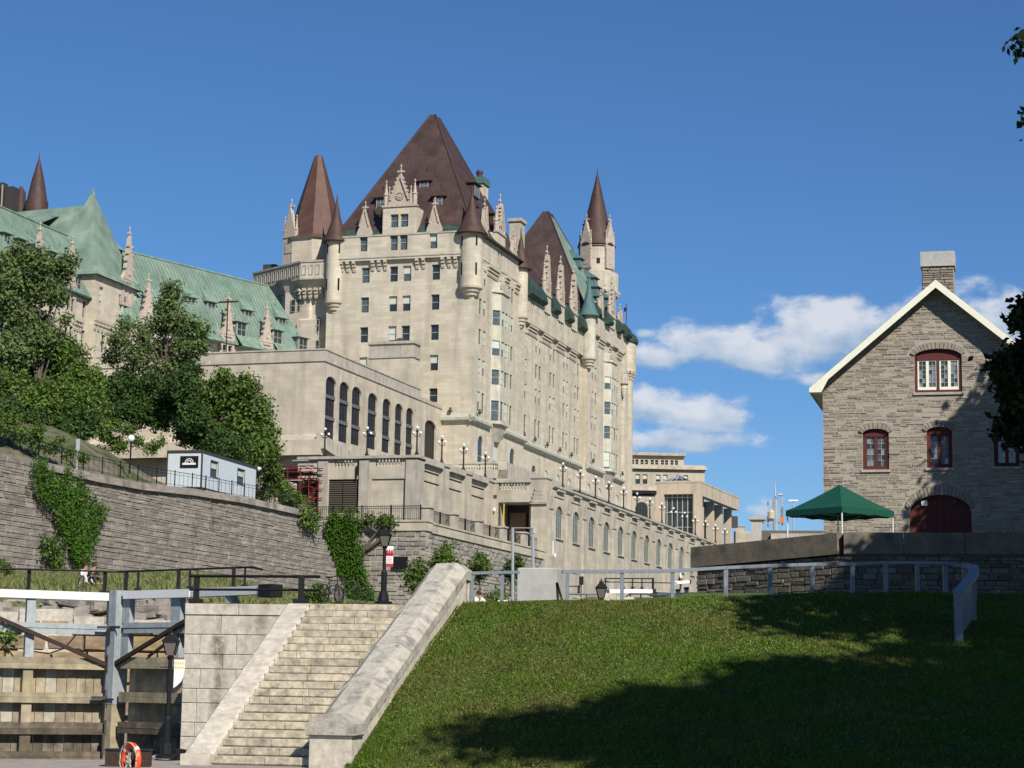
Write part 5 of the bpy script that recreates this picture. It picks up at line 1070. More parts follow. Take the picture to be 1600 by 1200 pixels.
def ball_lamp(label, px_, pyt, pyb, Y):
    t_ = atY(px_, pyt, Y); z0 = atY(px_, pyb, Y).z; t = thing('ball_lamp', label, 'lamp', (t_.x, t_.y, z0), 0, 'ball lamps above the rock wall')
    b = MB(); b.tube([(0, 0, 0), (0, 0, t_.z - z0)], .06, 6); b.build('post', M['black'], t); g = MB(); g.lathe(0, 0, [(.01, -.24), (.17, -.18), (.24, 0), (.17, .17), (.01, .24)], 14); g.build('globe', M['globe'], t, True, ).location = (0, 0, t_.z - z0)
ball_lamp('white ball lamp on a black post left of the white cabin', 205, 685, 740, 135); ball_lamp('white ball lamp at the right end of the white cabin', 404, 732, 778, 160)
b = MB(); A = atY(122, 686, 128); B = atY(120, 738, 128); b.bar((0, 0, 0), (0, 0, (A - B).z), .1); b.box(-.12, .12, -.06, -.02, (A - B).z - .7, (A - B).z); o = b.build('sign_post', M['steel']); o.location = B; tag(o, 'short grey sign post standing before the bushes left of the ball lamp', 'post')
RF = thing_in(CF, 'rock_wall_railing', 'thin rusty black fence running along the top of the rock wall past the cabin', 'railing')
fp = [CF.side(x, y, XK - .5) for x, y in ((-60, 677), (60, 716), (130, 735), (215, 752), (300, 764), (400, 781), (462, 795))]
for i in range(6):
    A, B = fp[i], fp[i + 1]; railing(RF, A, B, .95, max(6, int((B - A).length / .6)), 2.0, .022, 'black')

# red scaffold stair by the podium
q = CF.front(478, 792, YP - 2.5); SCF = thing('scaffold_stair', 'tangle of red scaffold stairs and frames beside the louvred doors', 'scaffold', CF.wpt(q.x - 3.0, YP - 2.5, 13.6), -CF.yaw)
g = random.Random(4); b = MB(); W_, D_, H_ = 3.2, 2.2, 5.6
for x in (0, 1.2, 2.4, W_):
    for y in (0, D_): b.tube([(x, y, 0), (x, y, H_ - .9 * abs(x - 1.8))], .045, 5)
b.build('standards', M['redpaint'], SCF); b = MB()
for z in (1.5, 2.6, 3.4, 4.1, 4.7, 5.2):
    for y in (0, D_): b.tube([(-.6, y, z), (W_ + .4, y, z)], .04, 5)
    for x in (0, 1.2, 2.4, W_): b.tube([(x, -.2, z), (x, D_ + .2, z)], .04, 5)
b.build('ledgers', M['redpaint'], SCF); b = MB()
for i in range(16): x0, z0 = g.uniform(-.2, 3), g.uniform(.5, 4.3); b.tube([(x0, g.uniform(0, 1.5), z0), (x0 + g.uniform(-1.3, 1.3), g.uniform(0, 2), z0 + g.uniform(.5, 1.6))], .04, 5)
b.build('braces', M['redpaint'], SCF); b = MB()
for i in range(12): b.box(.3 + i * .22, .55 + i * .22, .3, 1.6, 1.2 + i * .24, 1.26 + i * .24)
b.box(.4, 3.5, .1, 2, 4.55, 4.65); b.build('steps', M['dkgrey'], SCF); b = MB()
for x, z in ((-.4, 4.9), (1.7, 5.6), (2.2, 5.2), (1.0, 3.9)): b.box(x, x + 1.5, -.3, -.22, z, z + .09)
b.build('pale_boards', M['steel'], SCF)

# ================================================================ GROUND SHEETS
def sheet(name, rows, mn, kind='structure'):
    """rows of equal length of 3D points"""
    b = MB(); n = len(rows[0])
    for r_ in rows: b.v.extend([tuple(p) for p in r_])
    for j in range(len(rows) - 1):
        for i in range(n - 1): b.f.append((j * n + i, j * n + i + 1, (j + 1) * n + i + 1, (j + 1) * n + i)); b.m.append(0)
    return tag(b.build(name, M[mn], None, True), kind=kind)
from mathutils import noise as mnoise
def nz(x, y, s=.15, a=.4): return mnoise.noise(Vector((x * s, y * s, 3.1))) * a
# hillside behind the rock wall (in canal axes)
rows = []
for i in range(28):
    u = YK0 - 10 + (YK1 - 4 - YK0 + 10) * i / 27; zt_ = topz(max(YK0, min(u, edge[0].y)))
    row = []
    for k, (dx, dz) in enumerate(((-.3, 0), (-2, .1), (-4.5, .3), (-7, .6), (-10, 1.2), (-13, 2.1), (-17, 3.3), (-24, 5), (-60, 8))):
        up = 1.0 if u < -88 else max(.12, 1 - (u + 88) / 22)
        row.append(CF.wpt(XK + dx, u, zt_ - .05 + dz * up + (nz(u, dx * 2) if k > 2 else 0) + 2.6 * max(0, min(1, (-dx - 4.5) / 5)) * max(0, min(1, (u + 113) / 9, (-86 - u) / 7)) + (nz(u * 3, dx * 6, .3, .8) if k > 3 else 0)))
    rows.append(row)
sheet('hillside', rows, 'dirt')
rows = [[CF.wpt(min(x, xm), y, z + (3 if x < -3 else 0)) for x in (-70, -12, -3, 3, 8, 13.6)] for y, xm, z in ((-93, 13.6, 12.6), (-80, 13.6, 12.75), (-72, 10.2, 12.9), (-66, 7.2, 12.95), (YP, 7.0, 13.0))]
sheet('hill_ground', rows, 'dirt')
sheet('earth_slope', [[CF.wpt(x + nz(x * 5, u, .4, .5), u, 12.9 + (z - 12.9) * k + nz(x * 4, u * 2, .35, .7) * (z > 13)) for x, z in ((4.0, 12.8), (2.6, 13.6), (1, 15), (-1, 16.4), (-4, 17.8), (-8, 18.6), (-14, 18.8))] for u, k in ((-122, .2), (-114, .7), (-106, 1), (-98, 1), (-90, 1), (-84, .9), (-78, .7), (-72, .35), (-67, .05))], 'dirt')
# middle ground rising away from the lawn crest
rows = []
for Y in (47.2, 49.4, 55, 62, 75, 90, 110, 135, 170, 205):
    row = []
    for X in (-60, -40, -28, -20, -12, -6, -3, 0, 4, 8, 12, 16, 24, 40, 80):
        z = .0395 * Y - .02
        if X < -10 and Y > 60: z += min(1, (Y - 60) / 60) * min(1, (-10 - X) / 8) * 1.6
        if X > 6 and Y > 50: z = max(z, 2.2 + (Y - 50) * .046)
        if X < -3.4 and Y < 48.5: z = 1.9
        row.append((X, Y, z + (nz(X, Y, .2, .12) if 55 < Y < 100 else 0)))
    rows.append(row)
rows[0] = [(p[0], p[1], -3) for p in rows[0]] if False else rows[0]
midr = [[p for p in r_ if p[0] >= -8.6 or r_[0][1] > 61] for r_ in rows]
rk = [[(X, Y + nz(X * 3, Y, .5, .25), z + nz(X * 4, Y * 5, .4, .22)) for X in np.arange(-30, -8, .5)] for Y, z in ((72.6, 1.4), (72.8, 2.0), (73.2, 2.35), (73.9, 2.6), (74.6, 2.85), (75.4, 2.95))]
sheet('rocky_edge', rk, 'rock')
sheet('upper_bank', [[(p[0], 72.95, 1.9) for p in rows[3]]] + [[(p[0], 73.3 if r_[0][1] == 62 else p[1] + .8, p[2] + (.1 if r_[0][1] == 62 else 0)) for p in r_] for r_ in rows if r_[0][1] >= 62], 'rough_g')
sheet('landing_ground', [[(X, (49.9 - .16 * X if X < 1 else 52.6) if Y < 50 else Y, 1.95 if Y < 50 else (.0395 * Y - .02)) for X in (-8.1, -6, -3, 0, 1.5, 4, 8)] for Y in (49.0, 55, 64, 73.1)], 'rough_g')
b = MB(); b.poly([(-3000, -3000, -4.6), (3000, -3000, -4.6), (3000, 3000, -4.6), (-3000, 3000, -4.6)]); tag(b.build('ground', M['dirt']), kind='structure')
# ================================================================ FAR BUILDINGS, RIGHT OF THE HOTEL
def P(px_, py_, Y): return atY(px_, py_, Y)
LB = Frame(P(985, 740, 345), R(-2)); q = lambda x, y: LB.front(x, y, 0)
FB = thing_in(LB, 'long_office', 'long tan stone building with cornice and paired windows behind the glass pavilion', 'building')
q3 = lambda x, y: LB.front(x, y, -30); zr = q(1040, 711).z; z2 = q(1040, 726).z; z3 = q(1040, 733).z; z4 = q(1040, 757).z; z5 = q(1000, 765).z; zt5 = q3(1000, 760).z
b = MB(); hs = []
for x0, x1, x2, x3 in ((987, 992, 994, 999), (1002, 1007, 1009, 1014), (1018, 1023, 1025, 1030), (1034, 1039, 1040.5, 1045.5), (1049, 1054, 1056, 1061)):
    for a, c in ((x0, x1), (x2, x3)): hs.append((q(a, 720).x, q(c, 720).x, q(1000, 724).z, q(1000, 716.5).z))
wall(b, 'y', 1.5, -1, -8, q(1070, 715).x, z2, zr, hs, .3)
h2 = []
for a, c in ((993, 1000), (1004.5, 1011.5), (1025, 1032), (1036, 1043), (1057, 1063), (1068, 1075)): h2.append((q(a, 740).x, q(c, 740).x, q(1000, 756).z, q(1000, 741).z))
xr = q(1101, 745).x; wall(b, 'y', 0, -1, -8, xr, 8, z2, h2, .3); b.poly([(xr, 0, 8), (xr, 12, 8), (xr, 12, z2), (xr, 0, z2)]); b.poly([(-8, 0, z2), (xr, 0, z2), (xr, 12, z2), (-8, 12, z2)]); b.poly([(q(1070, 715).x, 1.5, z2), (q(1070, 715).x, 9, z2), (q(1070, 715).x, 9, zr), (q(1070, 715).x, 1.5, zr)]); b.build('walls', M['tan'], FB)
for h_ in hs: window(FB, (h_[0] + h_[1]) / 2, 1.7, h_[2], h_[1] - h_[0], h_[3] - h_[2], 0, 'sash', gm='glass', blind=.9)
for h_ in h2: window(FB, (h_[0] + h_[1]) / 2, .2, h_[2], h_[1] - h_[0], h_[3] - h_[2], 0, 'sash', fm='sash_d', gm='glass', blind=.3)
b = MB(); b.box(-8, q(1073, 712).x, .8, 9, zr, zr + .5); b.build('flat_roof', M['lime_w'], FB)
b = MB(); b.box(-8, q(1104, 735).x, -.6, 12, z3 - .05, z3 + .45); b.box(-8, xr + .1, -.2, 0, z4 - .9, z4 - .5); b.build('cornice', M['lime'], FB)
# lower porch between hotel and pavilion
b = MB(); x0, x1 = q3(985, 770).x - 2, q3(1026, 770).x; zt5 = q3(1000, 760).z; b.box(x0, x1, -30, -26, 10, zt5 - 1.4); b.build('porch_wall', M['lime_y'], FB)
b = MB(); b.box(x0, x1 + .2, -31, -26, zt5 - .7, zt5 - .0); b.box(x0, x1 + .1, -30.3, -26, q3(1000, 766).z - .5, q3(1000, 766).z); b.build('porch_cornice', M['lime'], FB)
b = MB(); b.box(x0, x1, -30.06, -29.9, q3(1000, 772).z, q3(1000, 767).z); b.build('porch_band', M['iron_r'], FB)
w0, w1 = q3(993, 790).x, q3(1012, 790).x; window(FB, (w0 + w1) / 2, -30.08, q3(1000, 802).z - 2, w1 - w0, (q3(1000, 784).z - q3(1000, 802).z) + 2, 0, 'arch', 1.0, fm='sash_d', gm='glass', blind=.9)
# glass pavilion
GP = Frame(P(1095, 760, 300), .33); g_ = lambda x, y: GP.front(x, y, 0); gs = lambda x, y: GP.side(x, y, 0)
GL = thing_in(GP, 'glass_pavilion', 'square-pillared concrete pavilion with dark glass walls and a low glass pyramid roof', 'pavilion')
xl = g_(1026, 770).x; zt = g_(1095, 754).z; zh = g_(1060, 772).z; yl = gs(1155, 790).y; zg0 = 12
b = MB(); b.box(xl, 0, 0, 1, zh, zt); b.box(-1, 0, 1, yl, zh - .2, zt); b.box(xl - .05, .05, -.05, 1, zt, zt + .25); b.box(-1, .05, 1, yl, zt, zt + .25); b.build('roof_beam', M['tan'], GL)
pm = MB(); pm.box(-.55, .55, 0, 1.1, zg0, zh); pmm = pm.mesh('pillar', M['tan']); link('pillar', pmm, GL, (xl + .55, 0, 0)); link('pillar', pmm, GL, (-.55, 0, 0))
for x in (1110, 1126, 1139, 1153): link('pillar', pmm, GL, (-1.1, gs(x, 800).y, 0), math.pi / 2, (.95, 1, 1))
b = MB(); b.box(xl + .6, -.6, .9, 1.0, zg0, zh); b.build('glass_wall', M['glass_pv'], GL)
b = MB(); b.poly([(-2.4, 1.2, zg0), (-2.4, yl - 1, zg0), (-2.4, yl - 1, zh), (-2.4, 1.2, zh)]); b.build('glass_wall', M['glass_pv'], GL)
b = MB(); n = 7
for i in range(1, n): x = xl + .6 + (-.6 - xl - .6) * i / n; b.box(x - .06, x + .06, .8, .9, zg0, zh)
for z in np.arange(zg0 + 1, zh, 2.2): b.box(xl + .6, -.6, .82, .9, z, z + .1)
b.build('glazing_bars', M['steel'], GL)
for i in range(1, 7): y = 1.2 + (yl - 2) * i / 7; bb = MB(); bb.box(-2.35, -2.25, y - .06, y + .06, zg0, zh); bb.build('mullion', M['steel'], GL)
ap = g_(1050, 739); L0, L1 = g_(1020, 755).x, g_(1082, 755).x
b = MB(); b.add([(L0, 1, zt), (L1, 1, zt), (L1, 1 + L1 - L0, zt), (L0, 1 + L1 - L0, zt), ((L0 + L1) / 2, 1 + (L1 - L0) / 2, ap.z)], [(0, 1, 4), (1, 2, 4), (2, 3, 4), (3, 0, 4)]); b.build('glass_pyramid', M['glass_pv'], GL)
b = MB(); A = Vector(((L0 + L1) / 2, 1 + (L1 - L0) / 2, ap.z + .05))
for k in range(5): b.bar((L0 + (L1 - L0) * k / 4, .98, zt + .05), A, .1)
for t in (.33, .66): b.bar(Vector((L0, 1, zt)).lerp(A, t), Vector((L1, 1, zt)).lerp(A, t), .09)
b.build('pyramid_bars', M['steel'], GL)
# end piers and low wall
EP = Frame(P(1172, 812, 290), .2); b = MB(); e = lambda x, y: EP.front(x, y, 0)
t = thing_in(EP, 'gate_pier', 'tall square stone pier with flat cap right of the glass pavilion', 'pier'); x0, x1 = e(1172, 820).x, e(1193, 820).x
b.box(x0 + .15, x1 - .15, 0, 2, 8, e(1180, 812).z); b.build('shaft', M['concrete'], t); b = MB(); b.box(x0 - .2, x1 + .2, -.35, 2.35, e(1180, 812).z, e(1180, 809).z); b.add([(x0 - .2, -.35, e(1180, 809).z), (x1 + .2, -.35, e(1180, 809).z), (x1 + .2, 2.35, e(1180, 809).z), (x0 - .2, 2.35, e(1180, 809).z), ((x0 + x1) / 2, 1, e(1180, 806).z)], [(0, 1, 4), (1, 2, 4), (2, 3, 4), (3, 0, 4)]); b.build('cap', M['lime_y'], t)
t = thing_in(EP, 'low_bridge_wall', 'low pale stone bridge wall with small pier between pavilion and square pier', 'wall'); b = MB(); b.box(e(1148, 830).x, e(1174, 830).x, -2, -1, 8, e(1160, 832).z); b.box(e(1152, 830).x, e(1164, 830).x, -2.4, -1, 8, e(1158, 825).z); b.build('wall', M['lime_y'], t); b = MB(); b.box(e(1151, 830).x, e(1165, 830).x, -2.5, -.9, e(1158, 825).z, e(1158, 823.5).z); b.build('cap', M['lime_w'], t)
b = MB(); A = P(1148, 818, 285); b.box(-.4, .4, -.3, .3, .6, 2.2); b.tube([(0, 0, -6), (0, 0, 0)], .08, 5); o = b.build('speaker_box', M['dkgrey']); o.location = (A.x, A.y, A.z - 1.2); tag(o, 'dark box on a pole at the right edge of the glass pavilion', 'sign')
# far parapet with people, mast, signals
FP = Frame(P(1190, 832, 260), R(10)); f = lambda x, y: FP.front(x, y, 0)
t = thing_in(FP, 'far_parapet', 'distant dark stone parapet crossing behind the green tent', 'wall'); b = MB(); b.box(f(1190, 830).x, f(1300, 830).x, 0, 1, 6, f(1240, 829).z); b.build('parapet', M['tstone'], t); b = MB(); b.box(f(1205, 830).x, f(1300, 830).x, -.6, .2, 6, f(1240, 834).z); b.build('ledge', M['lime_d'], t)
t = thing_in(FP, 'antenna_mast', 'slim communications mast with dishes and cluttered antennas left of the tent', 'mast'); A = f(1211, 828); b = MB(); b.tube([(A.x, .5, A.z - 2), (A.x, .5, f(1210, 778).z)], .3, 6); b.tube([(A.x, .5, f(1210, 778).z), (A.x, .5, f(1210, 750).z)], [.12, .03], 5); b.build('pole', M['steel'], t)
b = MB(); b.lathe(A.x - .5, .2, [(.05, f(1210, 814).z), (.42, f(1210, 810).z), (.46, f(1210, 800).z), (.2, f(1210, 796).z)], 10); b.build('drum', M['tan'], t)
g = random.Random(2); b = MB()
for i in range(12): z = f(1210, 824 - i * 3.8).z; s_ = g.choice((-1, 1)); b.bar((A.x, .5, z), (A.x + s_ * g.uniform(.4, 1.2), .5, z + g.uniform(-.1, .3)), .12); b.box(A.x + s_ * .9 - .12, A.x + s_ * .9 + .12, .3, .5, z - .3, z + .5)
b.build('antennas', M['steel'], t); b = MB(); b.lathe(f(1219, 773).x, .3, [(.05, f(1219, 775).z), (.5, f(1219, 773).z), (.05, f(1219, 771).z)], 10); b.build('dish', M['globe'], t)
t = thing_in(FP, 'traffic_signal', 'orange-backed traffic signal by the antenna mast', 'traffic light'); A = f(1222, 813); b = MB(); b.box(A.x - .22, A.x + .22, 0, .3, A.z - .38, A.z + .42); b.build('back_plate', M['amber'], t); b = MB(); b.bar((A.x + .5, .1, A.z + .6), (A.x + 2.6, .1, A.z + .6), .1); b.build('arm', M['steel'], t)
t = thing_in(FP, 'street_light', 'thin grey street light pole left of the tent peak', 'street light'); A = f(1239, 830); b = MB(); b.tube([(A.x, 2, A.z - 2), (A.x, 2, f(1239, 781).z)], .1, 5); b.build('pole', M['steel'], t); b = MB(); b.box(A.x - .6, A.x + .6, 1.8, 2.2, f(1239, 781).z, f(1239, 780).z + .1); b.build('lamp_head', M['globe'], t)

# ================================================================ STONE HOUSE
HP = atY(1286, 700, 108); HF = Frame(HP, R(14)); h = lambda x, y: HF.front(x, y, 0)
HS = thing_in(HF, 'stone_house', 'old gabled rubble stone house with dark red window frames and cream barge boards', 'house')
xa = h(1463, 460).x; WD = 2 * xa; zE = h(1286, 603).z; zA = h(1463, 452).z; z0 = 6.6; sl = (zA - zE) / xa
def hz(x): return zE + sl * (x if x < xa else WD - x)
openings = []   # x0, x1, z0, z1, rise
uw = h(1429, 580).x, h(1503, 580).x; openings.append((uw[0], uw[1], h(1466, 613).z, h(1466, 545).z, .42))
lw = h(1348, 700).x, h(1389, 700).x; openings.append((lw[0], lw[1], h(1368, 734).z, h(1368, 670).z, .28))
mw = h(1448, 700).x, h(1488, 700).x; openings.append((mw[0], mw[1], h(1468, 731).z, h(1468, 667).z, .28))
rw = h(1553, 700).x, h(1593, 700).x; openings.append((rw[0], rw[1], h(1572, 729).z, h(1572, 665).z, .28))
dw = h(1421, 800).x, h(1518, 800).x; openings.append((dw[0], dw[1], z0, h(1470, 773).z, .95))
b = MB(); xs = sorted({0.0, xa, WD} | {v for o_ in openings for v in o_[:2]})
# backing wall: strips with openings cut
for i in range(len(xs) - 1):
    a, c = xs[i], xs[i + 1]; m_ = (a + c) / 2; cuts = sorted([(o_[2], o_[3], o_) for o_ in openings if o_[0] < m_ < o_[1]]); z = z0
    for (za, zb3, o_) in cuts:
        if za > z: b.poly([(a, 0, z), (c, 0, z), (c, 0, za), (a, 0, za)])
        z = zb3
    b.poly([(a, 0, z), (c, 0, z), (c, 0, hz(c) + .12), (a, 0, hz(a) + .12)])
for o_ in openings:
    pts = arc(o_[0], o_[1], o_[3] - o_[4], o_[4], 10)
    for k in range(10): (xx, zz), (x2_, z2_) = pts[k], pts[k + 1]; b.poly([(xx, 0, zz), (x2_, 0, z2_), (x2_, 0, o_[3]), (xx, 0, o_[3])]); b.poly([(xx, 0, zz), (x2_, 0, z2_), (x2_, .45, z2_), (xx, .45, zz)])
    for x in o_[:2]: b.poly([(x, 0, o_[2]), (x, .45, o_[2]), (x, .45, o_[3] - o_[4]), (x, 0, o_[3] - o_[4])])
    b.poly([(o_[0], 0, o_[2]), (o_[1], 0, o_[2]), (o_[1], .45, o_[2]), (o_[0], .45, o_[2])])
b.poly([(0, 0, z0), (0, 16, z0), (0, 16, zE), (0, 0, zE)]); b.poly([(WD, 0, z0), (WD, 16, z0), (WD, 16, zE), (WD, 0, zE)]); b.poly([(0, 16, z0), (WD, 16, z0), (WD, 16, zE), (xa, 16, zA), (0, 16, zE)]); b.build('wall', M['mortar'], HS)
def arch_top(o_, x): t = (x - (o_[0] + o_[1]) / 2) / ((o_[1] - o_[0]) / 2); return o_[3] - o_[4] + o_[4] * math.sqrt(max(0, 1 - t * t))
def hspan(za, zb3):
    a, c = 0.02, WD - .02
    if zb3 > zE: d = (zb3 - zE) / sl; a, c = d + .03, WD - d - .03
    iv = [(a, c)]
    for o_ in openings:
        if zb3 > o_[2] and za < o_[3] + .38:
            if za < o_[3] - o_[4]: x0, x1 = o_[0] - .0, o_[1] + .0
            else: t = min(1, max(0, (za + .0 - (o_[3] - o_[4])) / (o_[4] + .38))); hw = (o_[1] - o_[0]) / 2 * (1.0 + .25 * (1 - t)) * math.sqrt(max(.05, 1 - (t * .85) ** 2)); cm = (o_[0] + o_[1]) / 2; x0, x1 = cm - hw, cm + hw
            if za >= o_[3] - o_[4] - .05: x0 -= .12; x1 += .12
            iv = [(p, q_) for s_, e_ in iv for p, q_ in ((s_, min(e_, x0)), (max(s_, x1), e_)) if q_ - p > .08]
    return iv
def hm(r, u, z):
    return 'redstone' if (u < 1.4 and 10.9 < z < 12.6 and r.random() < .22) else 'rubble'
masonry(HS, hspan, z0, zA - .25, .07, .21, .18, .75, .03, .16, 'rubble', y=.036, tilt=.02, limit=300, rnd=21, kind_mn=hm)
for o_ in openings:      # arch voussoirs
    n = max(8, int((o_[1] - o_[0]) / .14)); cm = (o_[0] + o_[1]) / 2; hw = (o_[1] - o_[0]) / 2
    for k in range(n):
        t0, t1 = math.pi * (.06 + .88 * k / n), math.pi * (.06 + .88 * (k + .86) / n); L_ = .36 if o_ is not openings[4] else .5
        pa, pb = [(cm - hw * math.cos(t), o_[3] - o_[4] + o_[4] * math.sin(t)) for t in (t0, t1)]; sp = .22
        pc, pd = [(cm - (hw + sp) * math.cos(t), o_[3] - o_[4] + (o_[4] + L_) * (math.sin(t) ** .8)) for t in (t1, t0)]
        b = MB(); b.prism([(x, -.1, z) for x, z in (pa, pb, pc, pd)], (0, .14, 0)); b.build('voussoir', M['rubble'], HS)
def house_window(o_, four=False, frame='red', inner='red', gl=('glass', 'glass_b', 'glass_l')):
    x0, x1, za, zt_, r_ = o_; b = MB(); t = .13 if not four else .15; zh_ = zt_ - r_ - (.12 if not four else .16)
    b.box(x0, x0 + t, .1, .3, za, zt_ - r_); b.box(x1 - t, x1, .1, .3, za, zt_ - r_); b.box(x0 + t, x1 - t, .1, .3, za, za + t); pts = [(x, .1, z) for x, z in arc(x0, x1, zt_ - r_, r_, 10)]; b.prism([(x0, .1, zh_), *pts, (x1, .1, zh_)], (0, .2, 0))
    mid = (x0 + x1) / 2
    if four: b.box(mid - .06, mid + .06, .08, .3, za + t, zh_)
    w_ = b.build('window_frame', M[frame], HS); sash = []
    rngs = [(x0 + t, mid - .06), (mid + .06, x1 - t)] if four else [(x0 + t, x1 - t)]
    for (a, c) in rngs:
        m2 = (a + c) / 2
        for (p, q_) in ((a, m2), (m2, c)):
            s = MB(); e = .075 if four else .085; eb = .16 if four else e
            s.box(p, p + e, .14, .24, za + t, zh_); s.box(q_ - e, q_, .14, .24, za + t, zh_); s.box(p + e, q_ - e, .14, .24, za + t, za + t + eb); s.box(p + e, q_ - e, .14, .24, zh_ - e * .7, zh_)
            s.build('sash', M[inner], w_); g = MB(); n = 2; mm = 5 if not four else 6; ww = q_ - p - 2 * e; hh = zh_ - e * .7 - za - t - eb
            for i in range(1, n): g.box(p + e + ww * i / n - .012, p + e + ww * i / n + .012, .17, .2, za + t + eb, zh_ - e * .7)
            for j in range(1, mm): g.box(p + e, q_ - e, .172, .198, za + t + eb + hh * j / mm - .012, za + t + eb + hh * j / mm + .012)
            g.build('glazing_bars', M['sash' if frame == 'red' else 'white'], w_)
            for i in range(n):
                for j in range(mm): k = MB(); k.poly([(p + e + ww * i / n, .2, za + t + eb + hh * j / mm), (p + e + ww * (i + 1) / n, .2, za + t + eb + hh * j / mm), (p + e + ww * (i + 1) / n, .2, za + t + eb + hh * (j + 1) / mm), (p + e + ww * i / n, .2, za + t + eb + hh * (j + 1) / mm)]); k.build('pane', M[random.choice(gl)], w_)
    s = MB(); s.box(x0 - .08, x1 + .08, -.1, .3, za - .13, za); s.build('sill', M['lime_w'], HS)
M['glass_l'] = mat('pale_reflecting_glass', (.20, .23, .25), .1, spec=.8)
house_window(openings[0], True, 'red', 'cream'); house_window(openings[1]); house_window(openings[2]); house_window(openings[3], gl=('glass_l', 'blind', 'glass_l'))
o_ = openings[4]; b = MB(); nb = 9
for k in range(nb):
    a = o_[0] + (o_[1] - o_[0]) * k / nb; c = o_[0] + (o_[1] - o_[0]) * (k + 1) / nb - .012; b = MB(); b.prism([(a, .25, z0), (c, .25, z0), (c, .25, arch_top(o_, c)), (a, .25, arch_top(o_, a))], (0, .05, 0)); b.build('door_board', M['red'], HS)
for fx in (.24, .72): b = MB(); x = o_[0] + (o_[1] - o_[0]) * fx; z = h(1470, 786).z; b.box(x - .15, x + .15, .12, .26, z - .12, z + .16); b.build('door_lamp', M['white' if fx < .5 else 'dkgrey'], HS)
# roof and barge boards
b = MB(); ov = .62; oy = -.75
def rl(x, y, dz=0): return (x, y, zE + sl * (x if x <= xa else WD - x) + dz)
th = .1
for s_ in (0, 1):
    X = (lambda v: v) if s_ == 0 else (lambda v: WD - v)
    b.hexa([(X(-ov), oy, zE - sl * ov + .25), (X(xa), oy, zA + .25), (X(xa), 16.4, zA + .25), (X(-ov), 16.4, zE - sl * ov + .25), (X(-ov), oy, zE - sl * ov + .25 + th), (X(xa), oy, zA + .25 + th), (X(xa), 16.4, zA + .25 + th), (X(-ov), 16.4, zE - sl * ov + .25 + th)])
b.build('roof', M['roofing'], HS)
for s_ in (0, 1):
    X = (lambda v: v) if s_ == 0 else (lambda v: WD - v); b = MB(); w_ = .42
    b.prism([(X(-ov - .02), oy - .06, zE - sl * ov + .3), (X(xa), oy - .06, zA + .36), (X(xa), oy - .06, zA + .36 - w_), (X(.35), oy - .06, zE + sl * .35 - w_ + .34), (X(.0), oy - .06, zE - .45), (X(-ov - .02), oy - .06, zE - .45)], (0, .07, 0)); b.build('barge_board', M['cream'], HS)
    b = MB(); b.poly([(X(-ov), oy, zE - .45), (X(0), oy, zE - .45), (X(0), 16, zE - .45), (X(-ov), 16, zE - .45)]); b.prism([(X(-ov), oy, zE - .5), (X(-ov), oy, zE - sl * ov + .3), (X(-ov + .03), oy, zE - sl * ov + .3), (X(-ov + .03), oy, zE - .5)], (0, 17, 0)); b.build('eave_soffit', M['cream'], HS)
c0, c1 = h(1440, 440).x, h(1490, 440).x; zt = h(1463, 414).z; zt2 = h(1463, 391).z
b = MB(); b.box(c0, c1, .4, 1.9, zA - 1.5, zt); CH = b.build('chimney', M['mortar'], HS)
masonry(CH, lambda za, zb3: [(c0, c1)], zA - .6, zt, .1, .2, .3, .7, .03, .14, 'rubble', y=.37, limit=30, rnd=9)
b = MB(); b.box(c0 - .07, c1 + .07, .25, 2.05, zt, zt2); b.build('chimney_cap', M['concrete'], CH)
q_ = h(1297, 556); b = MB(); b.box(q_.x - .15, q_.x + 1.2, 7, 8.6, q_.z - 2, q_.z); b.box(q_.x - .3, q_.x + 1.2, 6.9, 8.7, q_.z, q_.z + .12); b.build('rear_chimney', M['tstone'], HS)

# ================================================================ DARK TERRACE WALL IN FRONT OF THE HOUSE
CO = atY(1318, 832, 96); zc = CO.z; LE = atY(1088, 855, 102.5); zc2 = LE.z
TW = thing('house_terrace_wall', 'dark rough stone terrace wall with deep smooth coping below the house and tent', 'retaining wall', (CO.x, CO.y, 0), 0)
yawL = math.atan2((LE - CO).y, (LE - CO).x); LL = math.hypot((LE - CO).x, (LE - CO).y)
RE = atY(1700, 837, 94); yawR = math.atan2((RE - CO).y, (RE - CO).x); LR = (RE - CO).length
def twall(o, L_, rz, flip, rnd, lim, drop=0):
    # plane front faces the camera side; x runs along rz
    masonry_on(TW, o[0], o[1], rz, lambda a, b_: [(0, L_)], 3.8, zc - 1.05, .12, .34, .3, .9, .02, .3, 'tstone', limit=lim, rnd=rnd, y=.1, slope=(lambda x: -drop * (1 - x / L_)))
    b = MB(); b.box(0, L_, .12, 1.0, 2, zc - 1.0 - drop); k = b.build('wall_core', M['rock_d'], TW); k.location = (o[0], o[1], 0); k.rotation_euler = (0, 0, rz)
    n = max(3, int(L_ / 2.4))
    for i in range(n):
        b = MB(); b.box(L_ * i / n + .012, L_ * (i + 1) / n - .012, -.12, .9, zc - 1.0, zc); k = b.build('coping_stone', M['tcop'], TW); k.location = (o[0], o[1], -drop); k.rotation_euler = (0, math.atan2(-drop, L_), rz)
d = LE - CO; twall((d.x, d.y), LL, yawL + math.pi, True, 31, 200, zc - zc2); twall((0, 0), LR, yawR, False, 32, 90)
b = MB(); zt_ = zc - .5; pts = [(LE.x, LE.y + .5, zt_), (CO.x, CO.y + .5, zt_), (RE.x + 30, RE.y + .5, zt_), (RE.x + 30, 160, zt_), (17, 160, zt_)]; b.poly(pts); tag(b.build('house_terrace_ground', M['path']), kind='structure')

